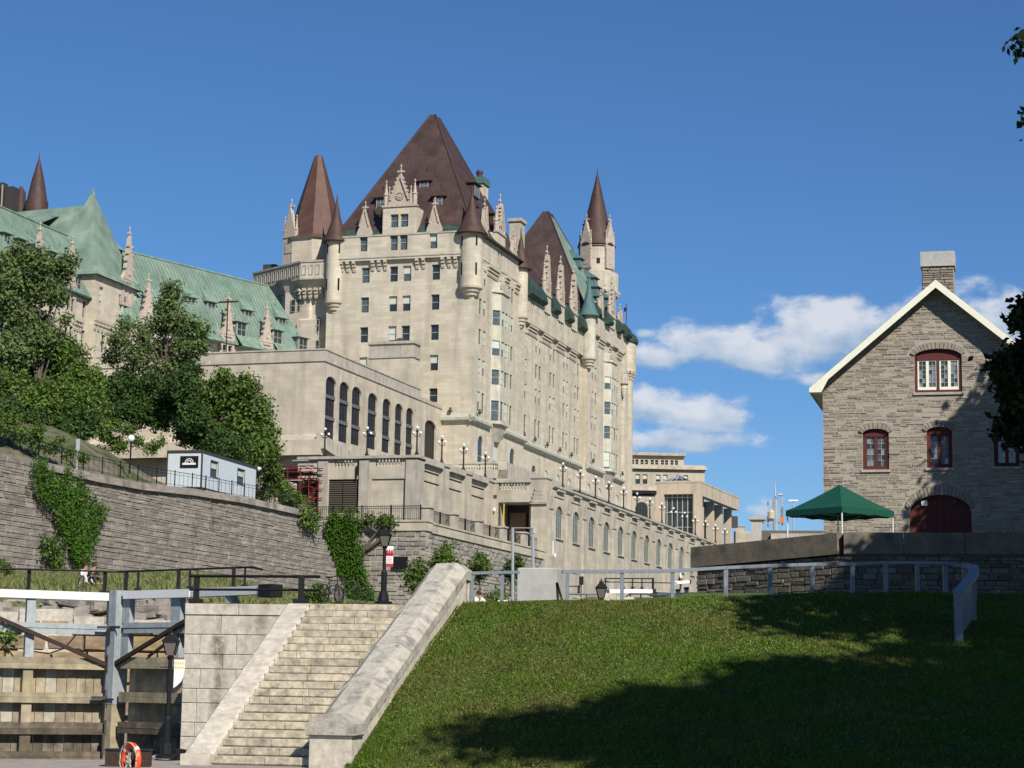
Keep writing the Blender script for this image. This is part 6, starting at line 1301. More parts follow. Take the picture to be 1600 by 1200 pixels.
# ================================================================ GREEN TENT
A = atY(1312, 757, 101); TF2 = thing('pop_up_tent', 'green pop-up canopy tent with white poles standing before the stone house', 'tent', (A.x, A.y, 0), R(38))
zpk = A.z; zl = atY(1232, 797, 101).z; zt0 = zc - .45; W2 = (atY(1396, 800, 101).x - atY(1232, 797, 101).x) / 2 / 1.39
b = MB(); n = 10
def tz(u, v):   # u,v in -1..1: peaked canopy with sagging panels
    r_ = max(abs(u), abs(v)); return zl + (zpk - zl) * (1 - r_) ** 1.12
for k in range(4):
    ca, sa = math.cos(k * math.pi / 2), math.sin(k * math.pi / 2)
    for j in range(n):
        r0, r1 = j / n, (j + 1) / n
        for i in range(8):
            s0, s1 = -1 + i / 4, -1 + (i + 1) / 4; sg = lambda s_, r_: -.05 * (1 - s_ * s_) * math.sin(math.pi * r_)
            q4 = [(s0 * r0, -r0, tz(r0, 0) + sg(s0, r0)), (s0 * r1, -r1, tz(r1, 0) + sg(s0, r1)), (s1 * r1, -r1, tz(r1, 0) + sg(s1, r1)), (s1 * r0, -r0, tz(r0, 0) + sg(s1, r0))]
            if j == 0: q4 = q4[:3]
            b.poly([((x * ca - y * sa) * W2, (x * sa + y * ca) * W2, z) for x, y, z in q4])
b.build('canopy', M['tent'], TF2, True)
for k in range(4):
    a = k * math.pi / 2; b = MB(); m_ = 8
    for i in range(m_):
        u0, u1 = -1 + 2 * i / m_, -1 + 2 * (i + 1) / m_; dz = lambda u: .30 + .03 * math.cos(u * 9)
        b.poly([(u0 * W2, -W2 - .01, zl), (u1 * W2, -W2 - .01, zl), (u1 * W2, -W2 - .02, zl - dz(u1)), (u0 * W2, -W2 - .02, zl - dz(u0))])
    o = b.build('valance', M['tent'], TF2); o.rotation_euler = (0, 0, a)
for sx in (-1, 1):
    for sy in (-1, 1): b = MB(); b.bar((sx * (W2 - .05), sy * (W2 - .05), zt0), (sx * (W2 - .05), sy * (W2 - .05), zl), .05); b.build('leg', M['white'], TF2)
b = MB()
for sx, sy in (((-1, -1), (1, -1)), ((1, -1), (1, 1)), ((1, 1), (-1, 1)), ((-1, 1), (-1, -1))):
    for k in range(4): p0_ = Vector((sx[0] + (sy[0] - sx[0]) * k / 4, sx[1] + (sy[1] - sx[1]) * k / 4, 0)) * (W2 - .06); p1_ = Vector((sx[0] + (sy[0] - sx[0]) * (k + 1) / 4, sx[1] + (sy[1] - sx[1]) * (k + 1) / 4, 0)) * (W2 - .06); z_ = (zl - .06, zl - .27); b.bar(p0_ + Vector((0, 0, z_[k % 2])), p1_ + Vector((0, 0, z_[(k + 1) % 2])), .025)
b.build('scissor_frame', M['steel'], TF2)
# ================================================================ STAIRS
ZB = -1.6; NS = 21; ZT = 1.97
BL = atZ(330, 1194, ZB); TL = atZ(490, 944.5, ZT)
SFm = Frame(BL, math.atan2(TL.x - BL.x, TL.y - BL.y)); RUN = math.hypot(TL.x - BL.x, TL.y - BL.y)
tr = RUN / NS; rs_ = (ZT - ZB) / NS; WS = SFm.front(488, 1170, 0).x + .05
ST = thing_in(SFm, 'stone_stairs', 'flight of worn pale stone steps climbing beside the lawn to the landing', 'stairs')
g = random.Random(5)
for i in range(NS):
    cuts = [0]; x = g.uniform(.35, 1.0) if i % 2 else g.uniform(.8, 1.3)
    WX = .5 + .7 * i / NS
    while x < WS + WX - .2: cuts.append(x); x += g.uniform(.7, 1.25)
    cuts.append(WS + WX)
    for a, c in zip(cuts[:-1], cuts[1:]):
        z = ZB + i * rs_; y = i * tr + g.uniform(-.006, .006); j = .006; zt = z + rs_; m_ = MB(); ch = .012
        dp = tr + .06 if i < NS - 1 else tr + 1.2
        m_.add([(a + j, y + .012, z + .008), (c - j, y + .012, z + .008), (c - j, y - .006, z + .03), (a + j, y - .006, z + .03), (a + j, y - .01, zt - ch), (c - j, y - .01, zt - ch), (a + j, y + ch, zt), (c - j, y + ch, zt), (a + j, y + dp, zt - .002), (c - j, y + dp, zt - .002), (a + j, y + dp, z), (c - j, y + dp, z)],
               [(0, 1, 2, 3), (3, 2, 5, 4), (4, 5, 7, 6), (6, 7, 9, 8), (0, 3, 4, 6, 8, 10), (1, 11, 9, 7, 5, 2), (8, 9, 11, 10)]); m_.build('step_stone', M['step'], ST)
b = MB()
for i in range(NS): b.box(-.02, WS + .4 + .7 * i / NS, i * tr + .03, RUN + 1, ZB + i * rs_ - .1, ZB + (i + .92) * rs_)
b.build('joint_mortar', M['ashlar_j'], ST)
# sloping string on the left
LW = .62; pr_ = [(-.25, ZB - .1), (RUN + .15, ZB - .1), (RUN + .15, ZT + .012), (RUN - .25, ZT + .012), (.15, ZB + .26), (-.25, ZB + .1)]
n = 5
for i in range(n):
    a, c = i / n, (i + 1) / n; y0, y1 = .1 + (RUN - .3) * a, .1 + (RUN - .3) * c - .015; z0, z1 = ZB + .22 + (ZT - ZB - .2) * a, ZB + .22 + (ZT - ZB - .2) * c - .008
    m_ = MB(); e = .05
    m_.add([(-LW, y0, ZB - .3), (0, y0, ZB - .3), (0, y1, ZB - .3), (-LW, y1, ZB - .3), (-LW, y0, z0 - e), (-LW + e, y0, z0), (-e, y0, z0), (0, y0, z0 - e), (-LW, y1, z1 - e), (-LW + e, y1, z1), (-e, y1, z1), (0, y1, z1 - e)],
           [(0, 1, 7, 6, 5, 4), (3, 8, 9, 10, 11, 2), (4, 5, 9, 8), (5, 6, 10, 9), (6, 7, 11, 10), (1, 2, 11, 7), (0, 4, 8, 3)]); m_.build('string_stone', M['ashlar'], ST)
m_ = MB(); m_.box(-LW + .0, 0, -.12, .1, ZB - .1, ZB + .2); m_.build('string_foot', M['ashlar'], ST)

# ================================================================ LOCK WALL LEFT OF THE STAIRS
YF = RUN - .05; f = lambda x, y: SFm.front(x, y, YF)
LWl = thing_in(SFm, 'lock_side_wall', 'pale ashlar wall with dark water stains between the timber gate and stairs', 'wall')
xl = f(285, 1060).x; xr = .05; fx_ = lambda x, y: f(x, y).x; fz_ = lambda y: f(340, y).z
M['ashlar_w'] = mat('stained_lock_stone', (.535, .49, .41), .88, var=.5, vscale=2.2, island=.07, bump=.35, bscale=14, streak=2.2, drips=[(fx_(341, 1010), .26, fz_(1035), fz_(995), .95), (fx_(341, 1060), .15, fz_(1125), fz_(1000), .8), (fx_(343, 980), .09, fz_(996), fz_(960), .7), (fx_(404, 980), .38, fz_(996), fz_(963), .6), (fx_(366, 950), .5, fz_(958), fz_(942), .5), (fx_(330, 1110), .10, fz_(1140), fz_(1080), .5)])
rowy = [943.5, 961.5, 992, 1023, 1046, 1077, 1099.5, 1130, 1152.6, 1186]; rz_l = [f(360, y).z for y in rowy]
jn = [[373], [345], [312, 369], [347], [312, 368], [306], [306], [303], []]
for i in range(9):
    zt, zb3 = rz_l[i], rz_l[i + 1]; us = [xl] + [f(x, (rowy[i] + rowy[i + 1]) / 2).x for x in jn[i]] + [xr]
    for a, c in zip(us[:-1], us[1:]):
        m_ = MB(); j = .004; pj = g.uniform(0, .012) + (.03 if i == 0 else 0); e = .014
        m_.add([(a + j, -pj + e, zb3 + j), (c - j, -pj + e, zb3 + j), (c - j, -pj + e, zt - j), (a + j, -pj + e, zt - j), (a + j + e, -pj, zb3 + j + e), (c - j - e, -pj, zb3 + j + e), (c - j - e, -pj, zt - j - e), (a + j + e, -pj, zt - j - e), (a + j, .35, zb3 + j), (c - j, .35, zb3 + j), (c - j, .35, zt - (0 if i == 0 else j)), (a + j, .35, zt - (0 if i == 0 else j))],
               [(4, 5, 6, 7), (0, 1, 5, 4), (1, 2, 6, 5), (2, 3, 7, 6), (3, 0, 4, 7), (0, 3, 11, 8), (1, 9, 10, 2), (3, 2, 10, 11), (0, 8, 9, 1)])
        o = m_.build('ashlar_block', M['ashlar_w'], LWl); o.location = (0, YF, 0)
b = MB(); b.box(xl + .02, xr, YF + .06, YF + 1.5, ZB - .3, rz_l[0] - .02); b.build('mortar_bed', M['ashlar_j'], LWl)
b = MB(); b.box(xl, xl + 1.0, YF + .35, YF + 25, -4.4, rz_l[0] - .01); b.build('chamber_side', M['ashlar'], LWl)
# ================================================================ BALUSTRADE RIGHT OF THE STAIRS
BFm = Frame(SFm.wpt(WS - .05, 0, 0), SFm.yaw + .085)
BA = thing_in(BFm, 'stair_balustrade', 'heavy weathered stone balustrade sloping up between the stairs and lawn', 'balustrade')
x0, x1 = 0.0, .97; hc = .86
def cop(y0, y1, z0, z1, wide=0, band=0):
    m_ = MB(); w_ = wide; prof = lambda y, z: [(x0 - w_, y, z - .2), (x0 - w_, y, z + .0), (x0 + .2, y, z + .19), (x1 - .28, y, z + .21), (x1 + w_, y, z + .02), (x1 + w_, y, z - .2)]
    A, B = prof(y0, z0), prof(y1, z1); m_.add(A + B, [(0, 1, 2, 3, 4, 5), (11, 10, 9, 8, 7, 6)] + [(i, 6 + i, 6 + (i + 1) % 6, (i + 1) % 6) for i in range(6)]); m_.build('coping_stone', M['coping'], BA)
yb0, yb1 = .25, RUN + .25; zb0, zb1 = ZB + .86, ZT + .84; sgs = [0, .20, .44, .70, 1.0]
for a, c in zip(sgs[:-1], sgs[1:]):
    lerp = lambda u, v, t: u + (v - u) * t
    cop(lerp(yb0, yb1, a), lerp(yb0, yb1, c) - .02, lerp(zb0, zb1, a), lerp(zb0, zb1, c) - .01)
    if a > 0: cop(lerp(yb0, yb1, a) - .16, lerp(yb0, yb1, a) + .16, lerp(zb0, zb1, a) - .04, lerp(zb0, zb1, a) + .10, .02)
cop(-.38, .3, zb0 - .02, zb0 - .0, .04); cop(yb1 - .02, yb1 + .7, zb1, zb1 - .02); 
b = MB(); b.box(x0 + .04, x1 - .04, -.3, .55, ZB - .1, zb0 - .22); b.build('pedestal', M['ashlar'], BA)
b = MB(); b.box(x0 - .02, x1 + .02, -.36, .3, zb0 - .235, zb0 - .2); b.build('pedestal_joint', M['ashlar_j'], BA)
# flank: stacked blocks following the slope
n = 9
for i in range(n):
    a, c = i / n, (i + 1) / n; y0, y1 = .55 + (RUN - .2) * a, .55 + (RUN - .2) * c; zt = lambda y: zb0 + (zb1 - zb0) * (y - yb0) / (yb1 - yb0) - .2
    for k in range(3):
        t0, t1 = .42 * k, .42 * (k + 1); jx = .006; m_ = MB(); px_ = g.uniform(0, .012)
        m_.hexa([(x0 + .05, y0 + jx, zt(y0) - t1 + .006), (x1 - .05 + px_, y0 + jx, zt(y0) - t1 + .006), (x1 - .05 + px_, y1 - jx, zt(y1) - t1 + .006), (x0 + .05, y1 - jx, zt(y1) - t1 + .006), (x0 + .05, y0 + jx, zt(y0) - t0), (x1 - .05 + px_, y0 + jx, zt(y0) - t0), (x1 - .05 + px_, y1 - jx, zt(y1) - t0), (x0 + .05, y1 - jx, zt(y1) - t0)]); m_.build('flank_block', M['ashlar'], BA)
b = MB(); b.hexa([(x0 + .07, .3, ZB - .3), (x1 - .07, .3, ZB - .3), (x1 - .07, yb1 + .4, ZB - .3), (x0 + .07, yb1 + .4, ZB - .3), (x0 + .07, .3, zb0 - .23), (x1 - .07, .3, zb0 - .23), (x1 - .07, yb1 + .4, zb1 - .22), (x0 + .07, yb1 + .4, zb1 - .22)]); b.build('core', M['ashlar_j'], BA)
b = MB(); b.box(x0 + .06, x1 - .04, yb1 + .3, yb1 + .68, ZT - .3, zb1 - .2); b.build('end_block', M['ashlar'], BA)

# ================================================================ LAWN
topc = [(560, 946, 49.0), (700, 944, 49.6), (760, 942, 49.6), (850, 940.5, 49.7), (1000, 937, 50), (1134, 932, 50.5), (1200, 929, 51), (1280, 927, 51.6), (1385, 926, 52.2), (1480, 927, 52.8), (1600, 930, 53.2), (1900, 936, 54)]
botc = [(470, 41.6), (560, 41.5), (900, 40), (1200, 38), (1500, 36), (1900, 34)]
def interp(tb, x, k):
    if x <= tb[0][0]: return tb[0][k]
    for a, c in zip(tb[:-1], tb[1:]):
        if x <= c[0]: return a[k] + (c[k] - a[k]) * (x - a[0]) / (c[0] - a[0])
    return tb[-1][k]
def lawn_pt(u, v, dz=0):
    """u: column, v: 0 foot of slope .. 1 crest; the columns fan out with distance"""
    xp = 470 + u * 1430; xt = 560 + u * 1340; A = atY(xp, 1206, interp(botc, xp, 1)); A = Vector((A.x, A.y, ZB if xp < 700 else A.z)); B = atY(xt, interp(topc, xt, 1), interp(topc, xt, 2))
    # left edge hugs the balustrade flank
    if u < .12:
        e0 = BFm.wpt(.89, 0, 0); e1 = BFm.wpt(.89, RUN, 0); k = u / .12; A.x = e0.x * (1 - k) + A.x * k if u > 0 else e0.x; B.x = e1.x * (1 - k) + B.x * k
    p = A.lerp(B, v); p.z += .16 * math.sin(math.pi * v) * .6 + .05 * mnoise.noise(Vector((p.x * .5, p.y * .5, 0))); p.z += dz; return p
tag(sheet('lawn', [[lawn_pt(i / 60, j / 30) for i in range(61)] for j in range(31)] + [[lawn_pt(i / 60, 1) + Vector((0, dy, dz)) for i in range(61)] for dy, dz in ((1.2, .07), (3.0, .12))], 'grass'), kind='structure')
gr = np.random.default_rng(5); NB = 215000
us = gr.random(NB) * .90; vs = gr.random(NB)
GU, GV = 160, 60; grid = np.array([[tuple(lawn_pt(i / GU * .92, j / GV)) for i in range(GU + 1)] for j in range(GV + 1)])
def sample(us, vs):
    fi = np.clip(us / .92 * GU, 0, GU - 1e-3); fj = np.clip(vs * GV, 0, GV - 1e-3); i = fi.astype(int); j = fj.astype(int); a = (fi - i)[:, None]; b_ = (fj - j)[:, None]
    return grid[j, i] * (1 - a) * (1 - b_) + grid[j, i + 1] * a * (1 - b_) + grid[j + 1, i] * (1 - a) * b_ + grid[j + 1, i + 1] * a * b_
c = sample(us, vs); th = gr.uniform(0, 6.28, NB); hgt = gr.uniform(.025, .075, NB) * (1 + .5 * np.sin(c[:, 0] * 1.7) * np.cos(c[:, 1] * 2.1)); wd = gr.uniform(.010, .022, NB); lean = gr.normal(size=(NB, 2)) * .03
d_ = np.stack([np.cos(th) * wd, np.sin(th) * wd, np.zeros(NB)], 1); tip = c + np.stack([lean[:, 0], lean[:, 1], hgt], 1)
v = np.stack([c - d_, c + d_, tip], 1).reshape(-1, 3); tag(link('grass_blades', np_mesh('grass_blades', v, 3, M['blade'])), 'short green grass covering the sloping lawn beside the stairs', 'grass', kind='stuff')
NF = 4200; cl = gr.normal(size=(60, 2)) * 1; cu = gr.random(60) * .78; cv = gr.random(60); idx = gr.integers(0, 60, NF); uu = np.clip(cu[idx] + gr.normal(size=NF) * .05, 0, .8); vv = np.clip(cv[idx] + gr.normal(size=NF) * .09, 0, 1)
c = sample(uu, vv) + np.array([0, 0, .07]); s = gr.uniform(.006, .012, NF)[:, None]; X_ = np.array([[1, 0, .2]]) * s; Z_ = np.array([[0, .3, 1]]) * s
tag(link('clover_flowers', np_mesh('clover_flowers', np.stack([c - X_, c - Z_, c + X_, c + Z_], 1).reshape(-1, 3), 4, M['clover'])), 'tiny pale clover flowers scattered through the lawn', 'flowers', kind='stuff')
rows = []
for Y in (50.6, 60, 66, 75, 90, 100): rows.append([(X, (50.9 + (X - 3.2) * .31) if Y < 51 else Y + 1 + (X - 5) * .12, 2.02 + .09 * min(5, X - 3.2) + (Y - 50.6) * (.049 if X > 8 else .045) + nz(X, Y, .3, .06)) for X in (3.2, 5, 7, 9, 11, 13, 16, 20, 30, 60)])
sheet('rear_lawn', rows, 'grass')
b = MB(); b.poly([(-60, -80, ZB - .02), (90, -80, ZB - .02), (90, 44, ZB - .02), (-3.0, 44, ZB - .02), (-6, 48.2, ZB - .02), (-8.05, 48.6, ZB - .02), (-8.05, 45.6, ZB - .02), (-8.6, 44.4, ZB - .02), (-10.2, 44.0, ZB - .02), (-12.2, 42.6, ZB - .02), (-14, 39, ZB - .02), (-60, 30, ZB - .02)]); tag(b.build('pavement', M['pave']), kind='structure')
b = MB(); ed = [(-8.05, 45.6), (-8.6, 44.4), (-10.2, 44.0), (-12.2, 42.6), (-14, 39), (-60, 30)]
for a, c in zip(ed[:-1], ed[1:]): b.poly([(a[0], a[1], ZB - .02), (c[0], c[1], ZB - .02), (c[0], c[1], -4.6), (a[0], a[1], -4.6)])
tag(b.build('quay_edge', M['ashlar']), kind='structure')
b = MB(); b.poly([(-60, 28, -3.2), (-7, 44, -3.2), (-7, 72.5, -3.2), (-60, 72.5, -3.2)]); tag(b.build('water', M['water']), kind='structure')

# ================================================================ GREY RAIL FENCE ON THE CREST
FE = thing('crest_fence', 'low grey steel rail fence on square posts following the lawn crest and curving back', 'fence', tuple(atY(900, 938, 49.8)))
fo = FE.location
def fpt(x, y, Y): return atY(x, y, Y) - fo
posts = [(738, 942, 896, 50.2, .10), (785, 942, 895, 50.2, .09), (887, 941, 893, 50.2, .10), (972, 938, 893, 50.4, .105), (1051, 937, 892, 50.7, .105), (1134, 934, 887, 50.9, .125), (1203, 932, 884, 51.2, .125), (1269, 931, 882, 51.6, .125), (1332, 929, 881, 52, .12), (1384, 928, 879, 52.4, .12), (1433, 928, 879, 52.8, .12), (1477, 928, 880, 53, .13), (1507, 930, 883, 52.6, .13)]
M_f = M['fence']
for (x, yb, yt, Y, w_) in posts:
    a, c = fpt(x, yb + 4, Y), fpt(x + .0, yt, Y); b = MB(); w_ *= .85; b.box(-w_ / 2, w_ / 2, -w_ / 2, w_ / 2, 0, c.z - a.z); o = b.build('post', M_f, FE); o.location = (c.x, c.y, a.z)
def railseg(pts, w_=.13, h_=.07):
    for a, c in zip(pts[:-1], pts[1:]): b = MB(); b.bar(a, c, w_, h_); b.build('rail', M_f, FE)
railseg([fpt(722, 896, 50.2), fpt(812, 894, 50.2)]); railseg([fpt(878, 893, 50.2), *[fpt(p[0], p[2], p[3]) for p in posts[3:]]], .14, .08)
cur = [fpt(1507, 883, 52.6), fpt(1519, 885, 51.6), fpt(1523, 892, 50.2), fpt(1518, 903, 48.8), fpt(1508, 914, 47.6), fpt(1497, 926, 46.5)]
railseg(cur, .24, .10)
for k in (1, 3, 5):
    c = cur[k]; b = MB(); hgt = 1.15 if k == 5 else 1.0; b.box(-.09, .09, -.06, .06, -hgt, 0); o = b.build('post', M_f, FE); o.location = c
a, c = cur[5], cur[3]; b = MB(); b.hexa([a + Vector((-.03, 0, -1.0)), a + Vector((.03, 0, -1.0)), c + Vector((.03, 0, -.95)), c + Vector((-.03, 0, -.95)), a + Vector((-.03, 0, -.05)), a + Vector((.03, 0, -.05)), c + Vector((.03, 0, -.05)), c + Vector((-.03, 0, -.05))]); b.build('side_board', M_f, FE)

# concrete block with wire frame of pipes
p0 = atY(808, 943, 53); CB = Frame(p0, .20); x1_ = CB.front(880, 910, 0).x * .86; zt = CB.front(840, 887, 0).z; zb4 = p0.z - .3; o_ = CB
CBt = thing_in(CB, 'concrete_block', 'large smooth pale concrete cube standing behind the crest rail', 'block')
b = MB(); e = .03; X = x1_; Yd = 1.6
b.add([(e, e, zb4), (X - e, e, zb4), (X - e, Yd, zb4), (e, Yd, zb4), (0, 0, zb4 + .05), (X, 0, zb4 + .05), (X, 0, zt - e), (0, 0, zt - e), (e, e, zt), (X - e, e, zt), (X - e, Yd, zt), (e, Yd, zt), (X, Yd, zt - e), (0, Yd, zt - e), (X, Yd, zb4), (0, Yd, zb4)], [(4, 5, 6, 7), (7, 6, 9, 8), (8, 9, 10, 11), (5, 14, 12, 6), (6, 12, 10, 9), (4, 7, 13, 15), (7, 8, 11, 13), (15, 13, 12, 14)]); b.build('cube', M['concrete'], CBt)
PF = thing('pipe_frame', 'tall thin galvanised pipe frame standing before the grey stone wall', 'frame', tuple(atY(800, 940, 60)))
A = lambda x, y, Y: atY(x, y, Y) - PF.location
b = MB(); b.tube([A(801, 940, 60), A(801, 825, 60), A(832, 825, 60.5), A(834, 940, 60.5)], .045, 6); b.build('pipes', M['steel'], PF); b = MB(); k = A(836, 828, 60.5); b.box(k.x - .06, k.x + .05, k.y - .06, k.y, k.z - .1, k.z + .06); b.build('small_plate', M['steel'], PF)
def brace(label, pts, Y, mn='iron_r', w_=.06):
    o0 = atY(*pts[0][0], Y); t = thing('steel_brace', label, 'brace', tuple(o0)); b = MB()
    for s_ in pts:
        q = [atY(x, y, Y) - o0 for x, y in s_]
        for a, c in zip(q[:-1], q[1:]): b.bar(a, c, w_)
    b.build('bars', M[mn], t)
brace('dark iron bracket leaning against the top end of the stair balustrade', [[(720, 903), (736, 906), (735, 920)], [(722, 905), (733, 944)], [(723, 905), (726, 944)]], 50.6)
brace('black leaning bar at the right face of the concrete cube', [[(870, 910), (880, 944)], [(870, 911), (872, 944)]], 51.5, 'black')

# ================================================================ LANTERN POSTS
def lantern(label, px_, ytop, ybot, Y, s=1.0, hidden=0, arm=True):
    B = atY(px_, ybot, Y); T = atY(px_, ytop, Y); H_ = T.z - B.z; t = thing('lantern_post', label, 'street lamp', tuple(B), 0, 'black lantern posts'); r = .05 * s; hl = .62 * s
    b = MB(); b.lathe(0, 0, [(.26 * s, 0), (.26 * s, .06), (.16 * s, .1), (.13 * s, .3 * s), (.085 * s, .36 * s), (.085 * s, .9 * s), (.055 * s, .98 * s), (r, H_ - hl - .1), (.09 * s, H_ - hl - .04), (.05 * s, H_ - hl)], 10)
    if arm: b.bar((-.24 * s, 0, H_ - hl - .28 * s), (.24 * s, 0, H_ - hl - .28 * s), .025 * s)
    b.build('post', M['black'], t); z0 = H_ - hl; z1 = H_ - .30 * s; a, c = .09 * s, .165 * s
    b = MB(); b.add([(-a, -a, z0), (a, -a, z0), (a, a, z0), (-a, a, z0), (-c, -c, z1), (c, -c, z1), (c, c, z1), (-c, c, z1)], [(0, 1, 5, 4), (1, 2, 6, 5), (2, 3, 7, 6), (3, 0, 4, 7)]); b.build('glass', M['lampglass'], t)
    b = MB()
    for sx, sy in ((-1, -1), (1, -1), (1, 1), (-1, 1)): b.bar((sx * a, sy * a, z0), (sx * c, sy * c, z1), .022 * s)
    b.add([(-c - .04 * s, -c - .04 * s, z1), (c + .04 * s, -c - .04 * s, z1), (c + .04 * s, c + .04 * s, z1), (-c - .04 * s, c + .04 * s, z1), (-.06 * s, -.06 * s, z1 + .17 * s), (.06 * s, -.06 * s, z1 + .17 * s), (.06 * s, .06 * s, z1 + .17 * s), (-.06 * s, .06 * s, z1 + .17 * s)], [(0, 1, 5, 4), (1, 2, 6, 5), (2, 3, 7, 6), (3, 0, 4, 7), (0, 3, 2, 1)])
    b.lathe(0, 0, [(.08 * s, z1 + .16 * s), (.06 * s, z1 + .2 * s), (.02 * s, z1 + .23 * s), (.025 * s, H_ - .02 * s), (.005, H_)], 8); b.build('lantern_roof', M['black'], t); return t, B, H_
t, B, H_ = lantern('black lantern post with a pale notice in front of the timber lock gate', 260, 982, 1185, 44.6, .92)
b = MB(); w_ = .115; b.prism([(.09, -.02, H_ - 1.27), (.16, -.02, H_ - 1.22), (.26, -.02, H_ - 1.12), (.31, -.02, H_ - .95), (.32, -.02, H_ - .66), (.09, -.02, H_ - .66)], (0, .015, 0)); n_ = b.build('notice_board', M['banner_w'], t)
b = MB()
for r_ in range(2):
    for k in range(4): b.box(.11 + k * .05, .145 + k * .05, -.026, -.021, H_ - .76 - r_ * .1, H_ - .70 - r_ * .1)
b.build('notice_print', M['sign_y'], n_)
b = MB(); b.lathe(.22, .25, [(.18, -.02), (.18, .05), (.04, .07)], 10); b.lathe(.20, .4, [(.16, -.02), (.16, .18), (.04, .2)], 10); b.build('mooring_rings', M['black'], t)
t, B, H_ = lantern('tall black lantern post with red and white banner on the landing', 599, 820, 943, 75, 1.25)
b = MB(); q = [atY(x, y, 75) - B for x, y in ((603, 853), (614, 886))]; x0_, z1_, x1__, z0_ = q[0].x, q[0].z, q[1].x, q[1].z; hh = z1_ - z0_
b.box(x0_, x1__, -.015, .015, z0_, z1_); bn = b.build('banner', M['banner_w'], t)
b = MB(); b.box(x0_ - .002, x1__ + .002, -.02, -.016, z0_, z0_ + .16 * hh); b.box(x0_, x1__, -.02, -.016, z0_ + .52 * hh, z0_ + .67 * hh); b.build('banner_bands', M['banner_r'], bn)
b = MB()
for k in range(3): b.lathe(x0_ + .05 + k * .09, -.02, [(.035, z1_ - .3), (.04, z1_ - .2), (.01, z1_ - .12)], 6)
for k in range(4): b.box(x0_ + .04, x1__ - .04, -.022, -.017, z0_ + (.22 + k * .07) * hh, z0_ + (.235 + k * .07) * hh)
b.build('banner_figures', M['banner_r'], bn); b = MB(); b.bar((x0_ - .02, 0, z1_ + .02), (x1__ + .03, 0, z1_ + .02), .03); b.bar((-.42, 0, z1_ + .02), (0, 0, z1_ + .02), .02); b.build('banner_arm', M['black'], t)
lantern('small black lantern showing above the lawn crest right of the cube', 939, 904, 960, 80, 1.2, arm=False)
A = CF.side(625, 879, XR + .1); A = CF.front(625, 879, YR - .25); b = MB(); b.box(-.65, .65, -.03, .03, -.48, .48); o = b.build('wall_plaque', M['black']); o.location = CF.wpt(A.x, A.y, A.z); o.rotation_euler = (0, 0, -CF.yaw); tag(o, 'black rectangular plaque on the grey stone wall right of the banner', 'plaque')

# ================================================================ LIFEBUOY AND CHEST
A = atY(205, 1185, 40.6); LBY = thing('lifebuoy', 'orange lifebuoy with rope standing at the quay edge by the dark chest', 'lifebuoy', (A.x, A.y, A.z - .02), R(-50))
b = MB(); n, m_ = 28, 8
for i in range(n):
    for j in range(m_):
        def T(i, j): a = 2 * math.pi * i / n; t = 2 * math.pi * j / m_; return ((.27 + .062 * math.cos(t)) * math.cos(a), .062 * math.sin(t), (.27 + .062 * math.cos(t)) * math.sin(a))
        b.poly([T(i, j), T(i + 1, j), T(i + 1, j + 1), T(i, j + 1)], 1 if i % 7 == 3 else 0)
b.build('ring', [M['orange'], M['banner_w']], LBY, True)
g = random.Random(8); pts = [(.33 * math.cos(a) * (1 if k % 2 else .93), -.07, .33 * math.sin(a)) for k, a in enumerate(np.linspace(0, 6.2, 25))]; b = MB(); b.tube(pts, .012, 4); b.build('rope', M['rope'], LBY)
b = MB(); b.tube([(g.uniform(-.09, .09), -.05 + g.uniform(-.03, .03), .17 - .34 * ((k * .37) % 1)) for k in range(26)], .016, 4); b.build('rope_coil', M['rope'], LBY)
b = MB(); b.lathe(0, .09, [(.03, -.8), (.03, .1)], 6); b.build('stand', M['black'], LBY)
A = atY(186, 1170, 41.0); t = thing('dark_chest', 'dark brown metal chest at the quay edge left of the lifebuoy', 'chest', (A.x, A.y, ZB - .02), R(4)); zc_ = A.z - ZB + .02; b = MB(); b.box(-.24, .62, -.2, .3, 0, zc_ - .03); b.build('body', M['iron_r'], t); b = MB(); b.box(-.26, .64, -.22, .32, zc_ - .03, zc_); b.build('lid', M['black'], t)

